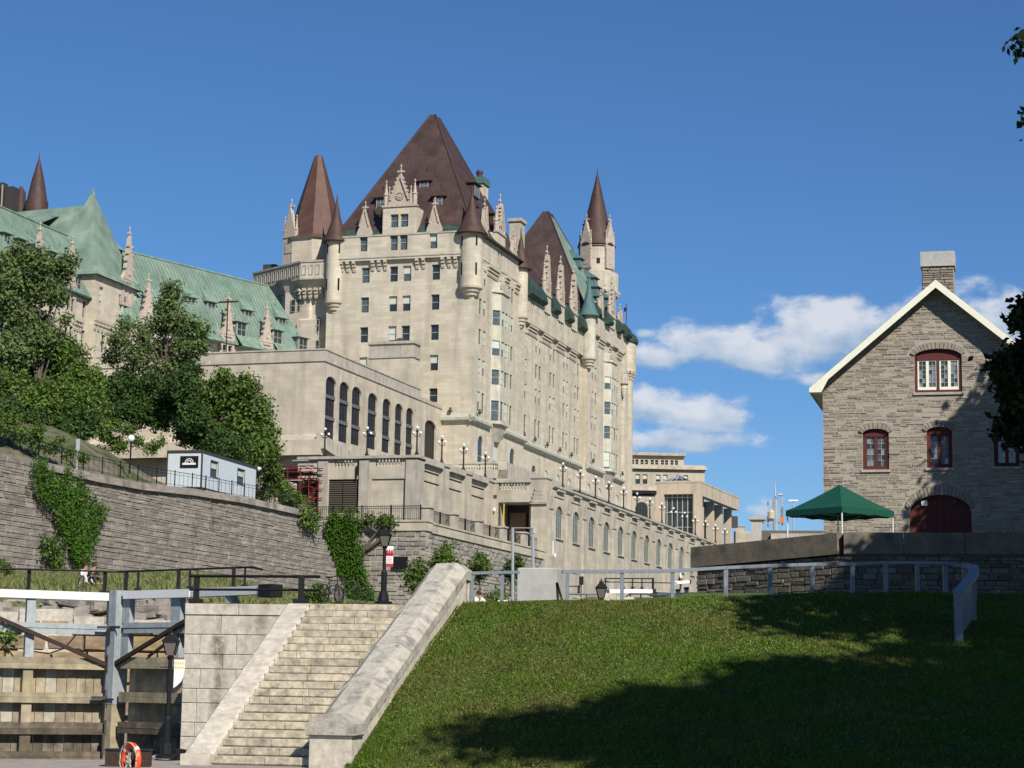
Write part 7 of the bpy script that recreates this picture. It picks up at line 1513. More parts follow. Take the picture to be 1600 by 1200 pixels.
# ================================================================ TIMBER LOCK GATE
ZG = 2.62
Cc = atY(180, 935, 63); Lc = atY(-40, 925, 61.2); Rc = atY(300, 930, 60.6)
def leaf_frame(A, B): return Frame(A, -math.atan2((B - A).y, (B - A).x)), math.hypot((B - A).x, (B - A).y)
g = random.Random(13)
def gate(name, label, A, B, x_in, x_out, mirror):
    fr, L_ = leaf_frame(A, B); t = thing_in(fr, name, label, 'lock gate', 'timber lock gate leaves'); F_ = lambda x, y: fr.front(x, y, 0)
    xs, xe = F_(x_in, 1050).x, F_(x_out, 1050).x; mid = (x_in + x_out) / 2
    zy = lambda y: F_(min(max(mid, 60), 230), y).z
    def beam(nm, ya, yb_, mn, y0=-.18, y1=.12, xa=xs, xb=xe, n=1):
        for k in range(n): b = MB(); a, c = xa + (xb - xa) * k / n, xa + (xb - xa) * (k + 1) / n - .01; e = .02; b.box(a, c, y0, y1, zy(yb_) + .0, zy(ya)); b.build(nm, M[mn], t)
    beam('white_top_beam', 923, 935.5, 'white', -.22, .14)
    beam('painted_beam', 973, 981, 'wood_g', -.17, .05); beam('painted_beam', 981.3, 989.5, 'wood_g', -.15, .05)
    for (ya, yb_, mn) in ((1027, 1036, 'wood'), (1036.3, 1045, 'wood'), (1082, 1089, 'wood'), (1089.3, 1098, 'wood'), (1129, 1138, 'wood_d'), (1138.3, 1147, 'wood_d'), (1174, 1182, 'wood_d'), (1182.5, 1196, 'wood_d')): beam('timber_beam', ya, yb_, mn, -.20 - g.uniform(0, .02), .1)
    x = xs + .02
    while x < xe - .05:
        w_ = g.uniform(.24, .36); c = min(xe, x + w_); b = MB(); yy = .12 + g.uniform(0, .025); zt_ = zy(1040); zb5 = -3.4
        b.box(x + .008, c - .008, yy, yy + .07, zy(1128), zt_); b.build('plank', M['wood' if g.random() < .75 else 'wood_pale'], t)
        b = MB(); b.box(x + .008, c - .008, yy + .004, yy + .074, zb5, zy(1128) - .005); b.build('plank', M['wood_d' if g.random() < .6 else 'wood_w'], t); x = c
    return t, fr, F_, zy, xs, xe
M['wood_pale'] = mat('pale_plank', (.40, .38, .31), .85, var=.5, vscale=1.4, streak=3, island=.12)
M['wood_w'] = mat('wet_plank', (.22, .19, .14), .85, var=.8, vscale=1.6, streak=4, island=.2, dirt=((.07, .055, .04), 2, .5, .7))
GL_, fr, F_, zy, xs, xe = gate('lock_gate_leaf', 'left leaf of the timber lock gate under a white beam and black hand rail', Lc, Cc, -40, 166, False)
for px_ in (46,):
    a = F_(px_, 980).x
    for (ya, yb_, mn, w_) in ((935.5, 973, 'wood_g', .13), (989.5, 1027, 'wood_g', .13), (1045, 1082, 'wood', .15), (1098, 1129, 'wood', .15), (1147, 1174, 'wood_d', .16)): b = MB(); b.box(a - w_, a + w_, -.14, .08, zy(yb_) + .003, zy(ya) - .003); b.build('upright', M[mn], GL_)
b = MB(); b.bar((F_(-20, 962).x, -.26, zy(962)), (F_(166, 1040).x, -.26, zy(1038)), .1, .12); b.build('iron_brace', M['iron_r'], GL_)
b = MB(); b.bar((F_(0, 1015).x, -.05, zy(1000)), (F_(20, 1027).x, -.05, zy(1027)), .04); b.tube([(F_(50, 1018).x, -.1, zy(1018)), (F_(75, 1022).x, -.1, zy(1021)), (F_(100, 1012).x, -.1, zy(1012)), (F_(118, 990).x, -.1, zy(990))], .02, 4); b.build('cable', M['black'], GL_)
# meeting post
def post(fr_, t, xa, xb_, y0=-.34, y1=.2, ztop=923, mn='wood_g'):
    F2 = lambda x, y: fr_.front(x, y, 0); z1 = F2((xa + xb_) / 2, ztop).z; zm = F2(170, 1100).z
    b = MB(); b.box(F2(xa, 1000).x, F2(xb_, 1000).x, y0, y1, zm, z1); b.build('meeting_post', M[mn], t); b = MB(); b.box(F2(xa, 1000).x + .01, F2(xb_, 1000).x - .01, y0 + .01, y1, -3.4, zm); b.build('post_foot', M['wood'], t)
post(fr, GL_, 167, 181.5)
def iron(t, F2, lst, y=-.36):
    b = MB()
    for (xa, ya, xb_, yb_) in lst: b.box(F2(xa, 1000).x, F2(xb_, 1000).x, y - .02, y, F2(170, yb_).z, F2(170, ya).z)
    b.build('iron_strap', M['dkgrey'], t)
iron(GL_, F_, [(146, 979, 171, 983), (167, 983, 171, 1007), (167, 1024, 170, 1051), (166, 1078, 169, 1105), (142, 1088, 167, 1093), (164, 1125, 167, 1145), (162, 1145, 165, 1178)])
GR_, fr2, F2_, zy2, xs2, xe2 = gate('lock_gate_leaf', 'right leaf of the timber lock gate, mostly shaded beside the ashlar wall', Cc, Rc, 196, 300, True)
post(fr2, GR_, 182, 193, mn='wood_g')
b = MB(); b.bar((F2_(190, 1040).x, -.26, zy2(1038)), (F2_(300, 970).x, -.26, zy2(972)), .1, .12); b.bar((F2_(240, 1030).x, -.2, zy2(1026)), (F2_(290, 990).x, -.2, zy2(990)), .07); b.build('iron_brace', M['iron_r'], GR_)
iron(GR_, F2_, [(183, 979, 202, 983), (183, 983, 187, 1007), (182, 1024, 185, 1051), (181, 1078, 184, 1105), (184, 1091, 197, 1094)])
for px_, w_ in ((277, .22), (200, .17)):
    a = F2_(px_, 980).x
    for ya, yb_ in ((935.5, 973), (989.5, 1027)): b = MB(); b.box(a - w_, a + w_, -.1, .1, zy2(yb_) + .003, zy2(ya) - .003); b.build('upright', M['wood_g'], GR_)
# balance beam on the landing with counterweight
BE = atY(412, 926, 57.8); b = MB(); o0 = Rc; b.bar((0, 0, 0), Vector((BE.x - Rc.x, BE.y - Rc.y, 0)), .36, .24); t = thing('balance_beam', 'white painted balance beam with black end weight lying over the landing', 'beam', (Rc.x, Rc.y, zy2(929))); b.build('beam', M['white'], t)
d = Vector((BE.x - Rc.x, BE.y - Rc.y, 0)).normalized(); e_ = Vector((BE.x - Rc.x, BE.y - Rc.y, -.03)); b = MB(); b.bar(e_ + d * .03, e_ + d * .62, .42, .36); b.build('end_weight', M['black'], t)
b = MB(); b.bar(Vector((BE.x - Rc.x, BE.y - Rc.y, 0)) * .55 + Vector((0, 0, -.12)), Vector((BE.x - Rc.x, BE.y - Rc.y, 0)) * .62 + Vector((.1, 0, -.75)), .3, .2); b.build('leg', M['wood_g'], t)
def rail_thing(label, top, posts_, low=None, th=.055, cat='railing', mn='black'):
    o0 = atY(top[0][0], top[0][1], top[0][2]); t = thing('hand_rail', label, cat, tuple(o0)); b = MB()
    b.tube([atY(*p) - o0 for p in top], th * .6, 6)
    b.build('rail', M[mn], t)
    if low: b = MB(); b.tube([atY(*p) - o0 for p in low], th * .5, 6); b.build('lower_rail', M[mn], t)
    for (x, yt, yb_, Y, w_) in posts_: a = atY(x, yb_, Y) - o0; c = atY(x, yt, Y) - o0; b = MB(); b.bar(a, Vector((a.x, a.y, c.z)), w_); b.box(a.x - w_ * 1.3, a.x + w_ * 1.3, a.y - .1, a.y + .1, a.z, a.z + .12); b.build('rail_post', M[mn], t)
    return t
rail_thing('black hand rail above the white gate beams at far left', [(-20, 889, 61), (30, 889, 61.5), (185, 893.5, 63), (395, 886, 59.3), (410, 890, 59.0)], [(44, 890, 928, 61.8, .1), (163, 893, 930, 62.9, .1), (196, 893, 931, 62.8, .1), (215, 893, 925, 62.4, .06), (278, 890, 930, 61.2, .1), (296, 889, 922, 60.9, .06), (364, 887, 927, 59.6, .1), (382, 886, 920, 59.5, .06)])
rail_thing('black double hand rail on square posts at the head of the stairs', [(296, 900, 54), (500, 901, 53)], [(306, 899, 943, 54, .14), (470, 900, 943, 53, .15)], low=[(296, 921, 54), (500, 922, 53)], th=.07)
# far lock wall behind the gate, rocks above it
b = thing('far_lock_wall', 'orange-stained stone lock wall seen through the openings of the timber gate', 'wall', tuple(atY(100, 1000, 72))); fz = b.location.z; fx = b.location.x
tl = lambda x: 2.45 if x < -14.9 else 2.2
masonry(b, lambda za, zb3: [(-9, 6.2)], -2.6, 0.72, .5, .62, .9, 1.7, .03, .6, 'stain', limit=60, rnd=17)
k = MB(); k.box(-9, 6.2, .1, 1.2, -5, .66); k.build('wall_core', M['rock_d'], b)
k = MB(); xx = -9
for i, (x0_, x1_2, h_, mn) in enumerate(((-9, -1.6, .22, 'ashlar'), (-1.55, .3, .34, 'ashlar'), (.35, 1.4, .10, 'ashlar'), (1.45, 6.2, .02, 'ashlar'))): k = MB(); k.box(x0_, x1_2, -.18, 1.2, -.5 if i == 1 else .3, .72 + h_); k.build('cap_block', M[mn], b)
for i in range(26):
    x, y = g.uniform(-10, 282), g.uniform(934, 966); Yr = 72.7 + (966 - y) / 32 * .9; p = atY(x, y, Yr); s = g.uniform(.22, .55); m_ = MB(); v, f_ = SU[i % 4]
    m_.add([(q[0] * s * 2.4, q[1] * s * 1.5, q[2] * s * .7) for q in v], f_); o = m_.build('bank_rock', M['rock']); o.location = (p.x, p.y, p.z - .1); o.rotation_euler = (g.uniform(-.2, .2), g.uniform(-.2, .2), g.uniform(-1, 1))
    tag(o, 'flat grey-brown rock on the grassy bank behind the lock gate', 'rock', 'rocks on the grassy bank behind the lock gate')
# ================================================================ TREES AND BUSHES (laid out where they stand, at their own distances)
def ptree(name, label, Y, base, lobes, n, size, mn='leaf', seed=1, cat='tree', group=None, trunk=.16, shell=.45, stems=True, dY=.6):
    B = atY(base[0], base[1], Y); t = thing(name, label, cat, tuple(B), 0, group); g = random.Random(seed); L_ = []
    for (x, y, r) in lobes:
        rr = r * Y / FPX; yy = g.uniform(-dY, dY) * rr * 1.6; p = atY(x, y, Y + yy) - B; L_.append((p.x, p.y, p.z, rr, rr * 1.05, rr * .88))
    if stems:
        mb = MB(); top = max(L_, key=lambda l: l[2]); mx = sum(l[0] for l in L_) / len(L_)
        mb.tube([(0, 0, -.8), (mx * .15, 0, top[2] * .3), (mx * .5, 0, top[2] * .6), (top[0], top[1], top[2])], [trunk * 1.3, trunk, trunk * .6, trunk * .15], 7); mb.build('trunk', M['bark'], t); mb = MB()
        for l in L_: s_ = l[2] * g.uniform(.35, .6); k = s_ / max(top[2], .1); a = Vector((mx * .5 * min(1, k * 1.6), 0, s_)); mb.tube([a, a.lerp(Vector(l[:3]), .5) + Vector((g.uniform(-.2, .2), 0, .1)), l[:3]], [trunk * .45, trunk * .28, trunk * .1], 5)
        mb.build('limbs', M['bark'], t)
    crown(t, L_, n, size, mn, seed, name='crown' if stems else 'foliage', shell=shell); return t
ptree('young_tree', 'tall airy pale green tree rising in front of the green roof and annex', 168, (262, 660), [(268, 452, 16), (262, 478, 22), (275, 500, 24), (250, 506, 20), (298, 512, 22), (318, 516, 14), (222, 520, 18), (196, 508, 14), (186, 532, 20), (215, 552, 24), (252, 546, 24), (290, 545, 26), (176, 556, 16), (238, 580, 20), (270, 575, 22), (312, 545, 16), (200, 580, 14), (285, 468, 10)], 12240, 0.152, 'leaf_l', 3, trunk=.17, shell=.3)
ptree('round_tree', 'dense dark green tree beside the cabin against the annex wall', 162, (352, 745), [(384, 604, 22), (360, 622, 30), (398, 640, 30), (335, 650, 34), (375, 672, 40), (412, 678, 24), (408, 706, 28), (345, 700, 36), (310, 660, 30), (325, 612, 22), (300, 625, 24), (390, 730, 26), (350, 590, 16)], 23800, 0.152, 'leaf', 5, trunk=.22)
ptree('hill_tree', 'big mixed green tree at the far left covering the near wing', 146, (60, 716), [(30, 400, 22), (62, 412, 26), (95, 425, 22), (20, 440, 26), (50, 455, 28), (85, 460, 22), (108, 408, 14), (30, 500, 34), (5, 470, 26), (60, 530, 34), (20, 550, 36), (5, 410, 18), (100, 500, 10)], 20400, 0.144, 'leaf_l', 7, trunk=.2, shell=.35)
ptree('hill_tree', 'broad bright green tree in the middle of the hillside left of the airy tree', 148, (90, 716), [(70, 580, 36), (110, 560, 30), (95, 540, 24), (40, 600, 36), (125, 600, 34), (80, 630, 36), (10, 610, 34), (140, 640, 28), (60, 505, 18), (110, 640, 30), (145, 590, 18)], 25500, 0.144, 'leaf', 9, trunk=.2)
ptree('hill_shrub', 'dark shrubs crowding above the rock wall railing at far left', 140, (60, 720), [(10, 650, 30), (45, 665, 32), (85, 672, 30), (120, 670, 26), (25, 690, 22), (70, 698, 20), (105, 694, 18), (0, 685, 20), (135, 652, 18)], 17000, 0.114, 'leaf_d', 11, cat='shrub', stems=False)
ptree('hill_shrub', 'mixed green thicket filling the slope left of the round evergreen shrub', 142, (90, 722), [(20, 610, 34), (70, 620, 36), (120, 625, 32), (5, 655, 30), (150, 665, 20), (100, 650, 30), (45, 640, 34), (-10, 600, 30), (150, 630, 22)], 20400, 0.129, 'leaf', 12, cat='shrub', stems=False)
ptree('hill_shrub', 'loose green scrub along the railing at the far left above the ivy', 126, (60, 725), [(8, 668, 16), (30, 680, 14), (55, 690, 15), (80, 700, 12), (105, 708, 10), (-8, 655, 18), (130, 716, 8), (20, 655, 12), (60, 672, 10), (95, 690, 9)], 5200, .10, 'leaf', 14, cat='shrub', stems=False, shell=.2)
ptree('hill_shrub', 'very dark evergreen shrub between the bright tree and the airy tree', 158, (190, 680), [(168, 610, 22), (190, 600, 24), (215, 612, 28), (180, 640, 24), (210, 645, 30), (240, 640, 30), (165, 635, 16), (235, 600, 20), (160, 660, 14)], 15300, 0.129, 'leaf_d', 13, cat='shrub', stems=False)
ptree('hill_shrub', 'dark leafy thicket behind the cabin roof', 156, (280, 690), [(255, 615, 26), (285, 605, 28), (270, 645, 26), (300, 650, 30), (320, 680, 26), (345, 690, 22), (250, 660, 16), (300, 580, 18), (290, 680, 18), (370, 700, 20)], 18700, 0.129, 'leaf_d', 15, cat='shrub', stems=False)
ptree('hill_shrub', 'pale green scrub on the bare earth above the ball lamp', 150, (170, 715), [(165, 680, 14), (185, 695, 16), (160, 706, 12), (215, 690, 10), (200, 672, 12), (235, 700, 12), (250, 690, 9), (180, 664, 12)], 5440, 0.091, 'leaf', 17, cat='shrub', stems=False, shell=.2)
ptree('hill_shrub', 'bright green bush between the cabin and red scaffold', 164, (425, 785), [(420, 752, 16), (436, 762, 18), (450, 776, 16), (412, 772, 14), (430, 742, 12), (455, 790, 12), (430, 730, 10), (470, 782, 10)], 7650, 0.099, 'leaf', 19, cat='shrub', stems=False)
for k, (x, y, r, yb) in enumerate([(652, 894, 17, 945), (692, 872, 17, 945), (749, 884, 14, 945), (803, 886, 14, 945)]):
    ls = [(x, y, r), (x - r * .7, y + r * .6, r * .6), (x + r * .7, y + r * .5, r * .6), (x + 3, y - r * .9, r * .55), (x - 4, y + r * 1.3, r * .55)]
    ptree('sapling', ['slender young tree left of the balustrade top', 'young tree with bright leaves directly above the balustrade top', 'young tree behind the first post of the crest fence', 'dark thin sapling beside the pipe frame'][k], 105, (x, yb), ls, 1500, .085, 'leaf' if k < 3 else 'leaf_d', 30 + k, group='young trees before the grey stone wall', trunk=.04, shell=.1)
ptree('low_shrub', 'low green shrub beside the parked bicycles on the landing', 86, (490, 942), [(486, 928, 9), (496, 920, 9), (500, 932, 9), (478, 934, 6)], 1500, .06, 'leaf', 41, cat='shrub', stems=False)
ptree('low_shrub', 'yellowish bush behind the fence near the sitting pair', 110, (775, 946), [(770, 934, 10), (782, 930, 9), (776, 940, 10)], 1100, .08, 'leaf_l', 43, cat='shrub', stems=False)
ptree('leafy_branch', 'few bright maple leaves poking in before the gate at far left', 50, (-8, 1010), [(6, 1004, 9), (16, 996, 7), (-2, 994, 8)], 200, .07, 'leaf', 45, cat='branch', stems=False)
ptree('low_weeds', 'patch of bright weeds on the bank below the ivy at far left', 88, (10, 898), [(2, 886, 9), (12, 890, 7), (-6, 880, 8)], 900, .06, 'leaf', 47, cat='weeds', stems=False)
# grass and weeds on the bank behind the gate
gb = np.random.default_rng(3); n = 26000; X_ = gb.uniform(-34, -8, n); Y_ = gb.uniform(73, 128, n)
def bankz(X, Y):
    z = .0395 * Y - .02
    return z + np.minimum(1, (Y - 60) / 60) * np.clip((-10 - X) / 8, 0, 1) * 1.6
Z_ = bankz(X_, Y_); hh = gb.uniform(.08, .3, n); wv = gb.uniform(.03, .07, n); th = gb.uniform(0, 6.28, n); c = np.stack([X_, Y_, Z_], 1); d_ = np.stack([np.cos(th) * wv, np.sin(th) * wv, 0 * th], 1); tp_ = c + np.stack([gb.normal(size=n) * .08, gb.normal(size=n) * .08, hh], 1)
tag(link('bank_grass', np_mesh('bank_grass', np.stack([c - d_, c + d_, tp_], 1).reshape(-1, 3), 3, M['blade_d'])), 'dry rough grass on the bank below the rock wall', 'grass', kind='stuff')

# near trees at the right whose shade covers the lawn and house
def sh_lobes(lst, Z, zg):
    """crown lobes whose shade falls on ground points (x, y) at height zg"""
    return [(x + sd.x / sd.z * (zz - zg), y + sd.y / sd.z * (zz - zg), zz, r, r, r * .75) for (x, y, r), zz in zip(lst, [Z + (k * 1.7) % 4 for k in range(len(lst))])]
R1 = sh_lobes([(3.4, 40.6, 1.9), (6.2, 43.4, 2.0), (8.6, 46.6, 1.1), (9, 41, 2.8), (12, 44.5, 2.2), (6, 39, 2.6), (13, 41, 2.7), (5.6, 41.6, 1.8), (10.4, 42.8, 2.2), (1.3, 41.0, 1.2), (-.1, 40.9, .7), (3.2, 42.4, 1.0)], 14, 0)
R4 = sh_lobes([(6.2, 49.3, 1.0), (7.6, 47.8, 1.1), (9.8, 47.4, .9), (11.8, 47, 1.8), (6.6, 51, .8), (8.4, 50.2, 1.2), (11.5, 49.5, 2.3), (14, 48, 3.2), (13, 53, 3.0), (17, 46, 4), (17, 52, 4), (9.6, 53.4, 1.8), (15, 58, 4), (12, 61, 3.4)], 15, 2)
R3 = sh_lobes([(17.6, 94.6, 1.6), (18.6, 95, 2.3), (22, 95, 3), (26, 95, 3.4), (30, 95, 3), (17, 88, 3), (22, 87, 4), (27, 88, 4)], 17, 6)
R5 = sh_lobes([(14, 72, 3.4), (19, 70, 4.5), (16, 79, 4), (23, 77, 5), (21, 64, 5), (15, 66, 3)], 17, 3.5)
def wall_lobes(lst, t): return [(x + sd.x * t, 105.2 + sd.y * t, z + sd.z * t, r, r, r * .9) for x, z, r in lst]
R2 = wall_lobes([(25.6, 15.2, 1.9), (24.6, 12.8, 1.5), (25.2, 11, 2), (26, 8, 2.5), (23.6, 9.2, 1.1), (28, 13, 2.6), (27.5, 17, 1.5), (23.0, 7.2, 1.0), (24.0, 14.4, .7), (29, 9, 3), (24.6, 8.4, 1.9), (22.8, 8.8, 1.1), (24.3, 6.9, 1.5), (21.6, 6.8, .8), (23.2, 10.6, .9)], 15)
def world_tree(name, label, base, lobes, n, size, mn, seed, tr, extra=None, group=None):
    t = thing(name, label, 'tree', base, 0, group); L_ = [(l[0] - base[0], l[1] - base[1], l[2] - base[2], l[3], l[4], l[5]) for l in lobes]
    mb = MB(); zt = max(l[2] for l in L_); mb.tube([(0, 0, -.5), (.1, 0, zt * .3), (0, .1, zt * .6), (0, 0, zt)], [tr * 1.3, tr, tr * .7, tr * .2], 9); mb.build('trunk', M['bark'], t); mb = MB()
    for l in L_: mb.tube([(0, 0, l[2] * .5), (l[0] * .55, l[1] * .55, l[2] * .8), l[:3]], [tr * .4, tr * .22, tr * .08], 6)
    B_ = Vector(base)
    for hub in ((8.0, 27.2, 4.6), (8.1, 27.3, 6.3), (8.1, 27.1, 9.6), (8.2, 27.2, 7.9)) if extra else ():      # drooping boughs that carry the hanging leaves
        hb = Vector(hub) - B_; mb.tube([(0, 0, hb.z + 3.6), hb * .35 + Vector((0, .3, 3.4 + .5 * hb.z)), hb + Vector((2.2, .2, 1.5)), hb], [tr * .42, tr * .28, .07, .035], 7)
        for l in extra:
            p = Vector(l[:3]) - B_
            if abs(p.z - hb.z) < 1.1: mb.tube([hb + Vector((.5, .1, .35)), hb.lerp(p, .5) + Vector((0, .05, .18)), p], [.025, .016, .006], 5)
    mb.build('limbs', M['bark'], t); crown(t, L_, n, size, mn, seed)
    if extra: crown(t, [(l[0] - base[0], l[1] - base[1], l[2] - base[2], l[3], l[4], l[5]) for l in extra], 7000, .06, mn, seed + 1, name='hanging_leaves', shell=.1)
    return t
ex = []
for (x, y, r) in ((1598, 605, 20), (1570, 576, 11), (1556, 574, 6), (1598, 650, 20), (1578, 668, 11), (1602, 498, 11), (1600, 482, 8), (1600, 690, 8), (1598, 73, 6), (1606, 190, 4), (1606, 560, 20), (1584, 618, 12)):
    p = atY(x, y, 27); ex.append((p.x, p.y, p.z, r * 27 / FPX, r * 27 / FPX * 1.3, r * 27 / FPX))
EX2 = [(8.6, 27.3, 4.2, .9, 1.1, .8), (9.4, 27.6, 5.6, 1.2, 1.3, 1.0), (8.8, 27.2, 6.6, .9, 1.0, .8), (10.4, 27.5, 7.4, 1.5, 1.5, 1.2), (9.1, 27.2, 9.0, 1.1, 1.2, .9), (10.8, 27.6, 10.2, 1.8, 1.8, 1.4), (12.4, 27.6, 8.4, 1.8, 1.8, 1.4), (12.6, 27.4, 11.8, 2.0, 2.0, 1.6), (11.6, 27.8, 5.6, 1.4, 1.4, 1.1), (8.9, 27.4, 7.8, .8, 1, .7)]
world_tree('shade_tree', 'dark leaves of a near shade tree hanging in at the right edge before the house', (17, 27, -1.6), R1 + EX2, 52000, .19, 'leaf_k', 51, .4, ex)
world_tree('shade_tree', 'tall tree right of the house throwing shade on its wall', (32.5, 95, 5), R2 + [(36, 92, 14, 5, 5, 5), (38, 96, 20, 6, 6, 5), (35, 88, 21, 4.5, 4.5, 4), (40, 88, 12, 5, 5, 5), (42, 96, 12, 6, 6, 5)], 52000, .32, 'leaf_d', 53, .35)  # large outer lobes added to the crown to keep sky light off the house
world_tree('shade_tree', 'tree beyond the right edge shading the dark terrace wall', (35, 76, 4), R3, 30000, .34, 'leaf_d', 55, .35)
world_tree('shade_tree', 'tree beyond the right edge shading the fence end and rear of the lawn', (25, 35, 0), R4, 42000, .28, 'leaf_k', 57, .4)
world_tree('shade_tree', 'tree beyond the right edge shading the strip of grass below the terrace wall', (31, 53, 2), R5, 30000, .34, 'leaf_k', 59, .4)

world_tree('shade_tree', 'big unseen tree beside the viewer, its canopy added to darken the right foreground', (22, 8, -1.6), [(12, 3, 16, 6, 6, 4), (18, 8, 18, 7, 7, 5), (24, 14, 17, 7, 7, 5), (27, 24, 16, 6, 7, 5), (14, -7, 17, 7, 7, 5), (31, 34, 16, 6, 7, 5), (21, 20, 13, 4, 5, 4)], 30000, .42, 'leaf_k', 61, .5)  # out-of-view canopy added to block sky light from the right foreground

# ================================================================ PEOPLE
def skin(name, parent, V_, E_, Rr, m_, sub=1):
    me = bpy.data.meshes.new(name); me.from_pydata(V_, E_, []); me.materials.append(M[m_]); o = bpy.data.objects.new(name, me); COL.objects.link(o); o.parent = parent
    md = o.modifiers.new('Skin', 'SKIN'); md.use_smooth_shade = True
    for i, r in enumerate(Rr):
        r = r if isinstance(r, tuple) else (r, r); me.skin_vertices[0].data[i].radius = r
    me.skin_vertices[0].data[0].use_root = True
    s = o.modifiers.new('Sub', 'SUBSURF'); s.levels = s.render_levels = sub; return o
def sitting(label, loc, rz, shirt='shirt', pants='pants', s=1.0, lean=.1, hair='hair', stand=False):
    t = thing('person', label, 'person', loc, rz, 'people resting by the locks'); t.scale = (s, s, s)
    if not stand:
        J = {'pel': (0, 0, .12), 'sp': (0, lean * .5 - .02, .35), 'ch': (0, -lean * .6, .52), 'nk': (0, -lean, .66), 'hd': (0, -lean - .03, .79), 'top': (0, -lean - .02, .90)}
        for sx, n_ in ((-1, 'L'), (1, 'R')):
            J['hip' + n_] = (sx * .1, 0, .12); J['kn' + n_] = (sx * .14, -.36, .42 if n_ == 'L' else .36); J['an' + n_] = (sx * .13, -.56, .07); J['ft' + n_] = (sx * .14, -.72, .04)
            J['sh' + n_] = (sx * .17, -lean * .8, .58); J['el' + n_] = (sx * .23, -lean - .12, .36); J['wr' + n_] = (sx * .12, -.36, .38)
            J['ha' + n_] = (sx * .10, -.43, .38)
    else:
        J = {'pel': (0, 0, .92), 'sp': (0, 0, 1.12), 'ch': (0, 0, 1.32), 'nk': (0, 0, 1.48), 'hd': (0, -.02, 1.61), 'top': (0, 0, 1.72)}
        for sx, n_ in ((-1, 'L'), (1, 'R')):
            J['hip' + n_] = (sx * .1, 0, .9); J['kn' + n_] = (sx * .11, -.02, .5); J['an' + n_] = (sx * .12, .02, .08); J['ft' + n_] = (sx * .13, -.15, .04)
            J['sh' + n_] = (sx * .19, 0, 1.4); J['el' + n_] = (sx * .24, 0, 1.12); J['wr' + n_] = (sx * .23, -.1, .9); J['ha' + n_] = (sx * .22, -.14, .82)
    def mk(name, keys, edges, rad, m_): idx = {k: i for i, k in enumerate(keys)}; return skin(name, t, [J[k] for k in keys], [(idx[a], idx[b]) for a, b in edges], [rad[k] for k in keys], m_)
    R0 = {'pel': .13, 'sp': .115, 'ch': .13, 'nk': .055, 'hd': .095, 'top': .07}
    for n_ in 'LR': R0.update({'hip' + n_: .095, 'kn' + n_: .06, 'an' + n_: .04, 'ft' + n_: .035, 'sh' + n_: .055, 'el' + n_: .042, 'wr' + n_: .03, 'ha' + n_: .035})
    E_ = [('pel', 'sp'), ('sp', 'ch'), ('ch', 'nk'), ('nk', 'hd'), ('hd', 'top')]
    for n_ in 'LR': E_ += [('pel', 'hip' + n_), ('hip' + n_, 'kn' + n_), ('kn' + n_, 'an' + n_), ('an' + n_, 'ft' + n_), ('ch', 'sh' + n_), ('sh' + n_, 'el' + n_), ('el' + n_, 'wr' + n_), ('wr' + n_, 'ha' + n_)]
    mk('body', list(J), E_, R0, 'skin')
    G = {k: v * 1.2 for k, v in R0.items()}; ks = ['ch', 'sp', 'pel', 'shL', 'elL', 'shR', 'elR']; mk('shirt', ks, [('pel', 'sp'), ('sp', 'ch'), ('ch', 'shL'), ('shL', 'elL'), ('ch', 'shR'), ('shR', 'elR')], G, shirt)
    ks = ['pel', 'hipL', 'knL', 'anL', 'hipR', 'knR', 'anR']; mk('trousers', ks, [('pel', 'hipL'), ('hipL', 'knL'), ('knL', 'anL'), ('pel', 'hipR'), ('hipR', 'knR'), ('knR', 'anR')], G, pants)
    h_ = MB(); x, y, z = J['hd']; h_.lathe(0, 0, [(.112, -.02), (.115, .04), (.09, .1), (.03, .14), (.0, .145)], 12); o = h_.build('hair', M[hair], t, True); o.location = (x, y + .03, z + .02)
    f_ = MB(); f_.add([(-.015, 0, -.02), (.015, 0, -.02), (0, -.03, -.02), (0, 0, .03)], [(0, 1, 2), (1, 3, 2), (0, 2, 3)]); o = f_.build('nose', M['skin'], t); o.location = (x, y - .09, z); return t
def on_bank(px_, py_):
    Y = 75
    while Y < 130:
        p = atY(px_, py_, Y); zb5 = float(bankz(np.array(p.x), np.array(Y)))
        if p.z <= zb5: return p
        Y += .5
    return p
p = on_bank(130, 914); sitting('woman in white top sitting on the bank grass, left of the couple', (p.x, p.y, p.z), R(40), 'shirt', 'pants', 1.0, .15)
p = on_bank(141, 915); sitting('person in black top sitting on the bank grass, right of the couple', (p.x, p.y, p.z), R(50), 'dshirt', 'dpants', 1.0, .2)
p = atY(746, 953, 100); sitting('person in white shirt resting beyond the lawn crest beside the first fence post', (p.x, p.y, p.z), R(30), 'shirt', 'pants', 1.0, .1)
p = atY(756, 955, 100); sitting('person in white shirt leaning beyond the lawn crest, right of the pair', (p.x, p.y, p.z), R(-60), 'shirt', 'pants', 1.0, .25)
p = atY(1063, 925, 150); sitting('person in white shirt standing by a far lock gate below the arcaded wall', (p.x, p.y, p.z), R(80), 'shirt', 'dpants', .95, stand=True)

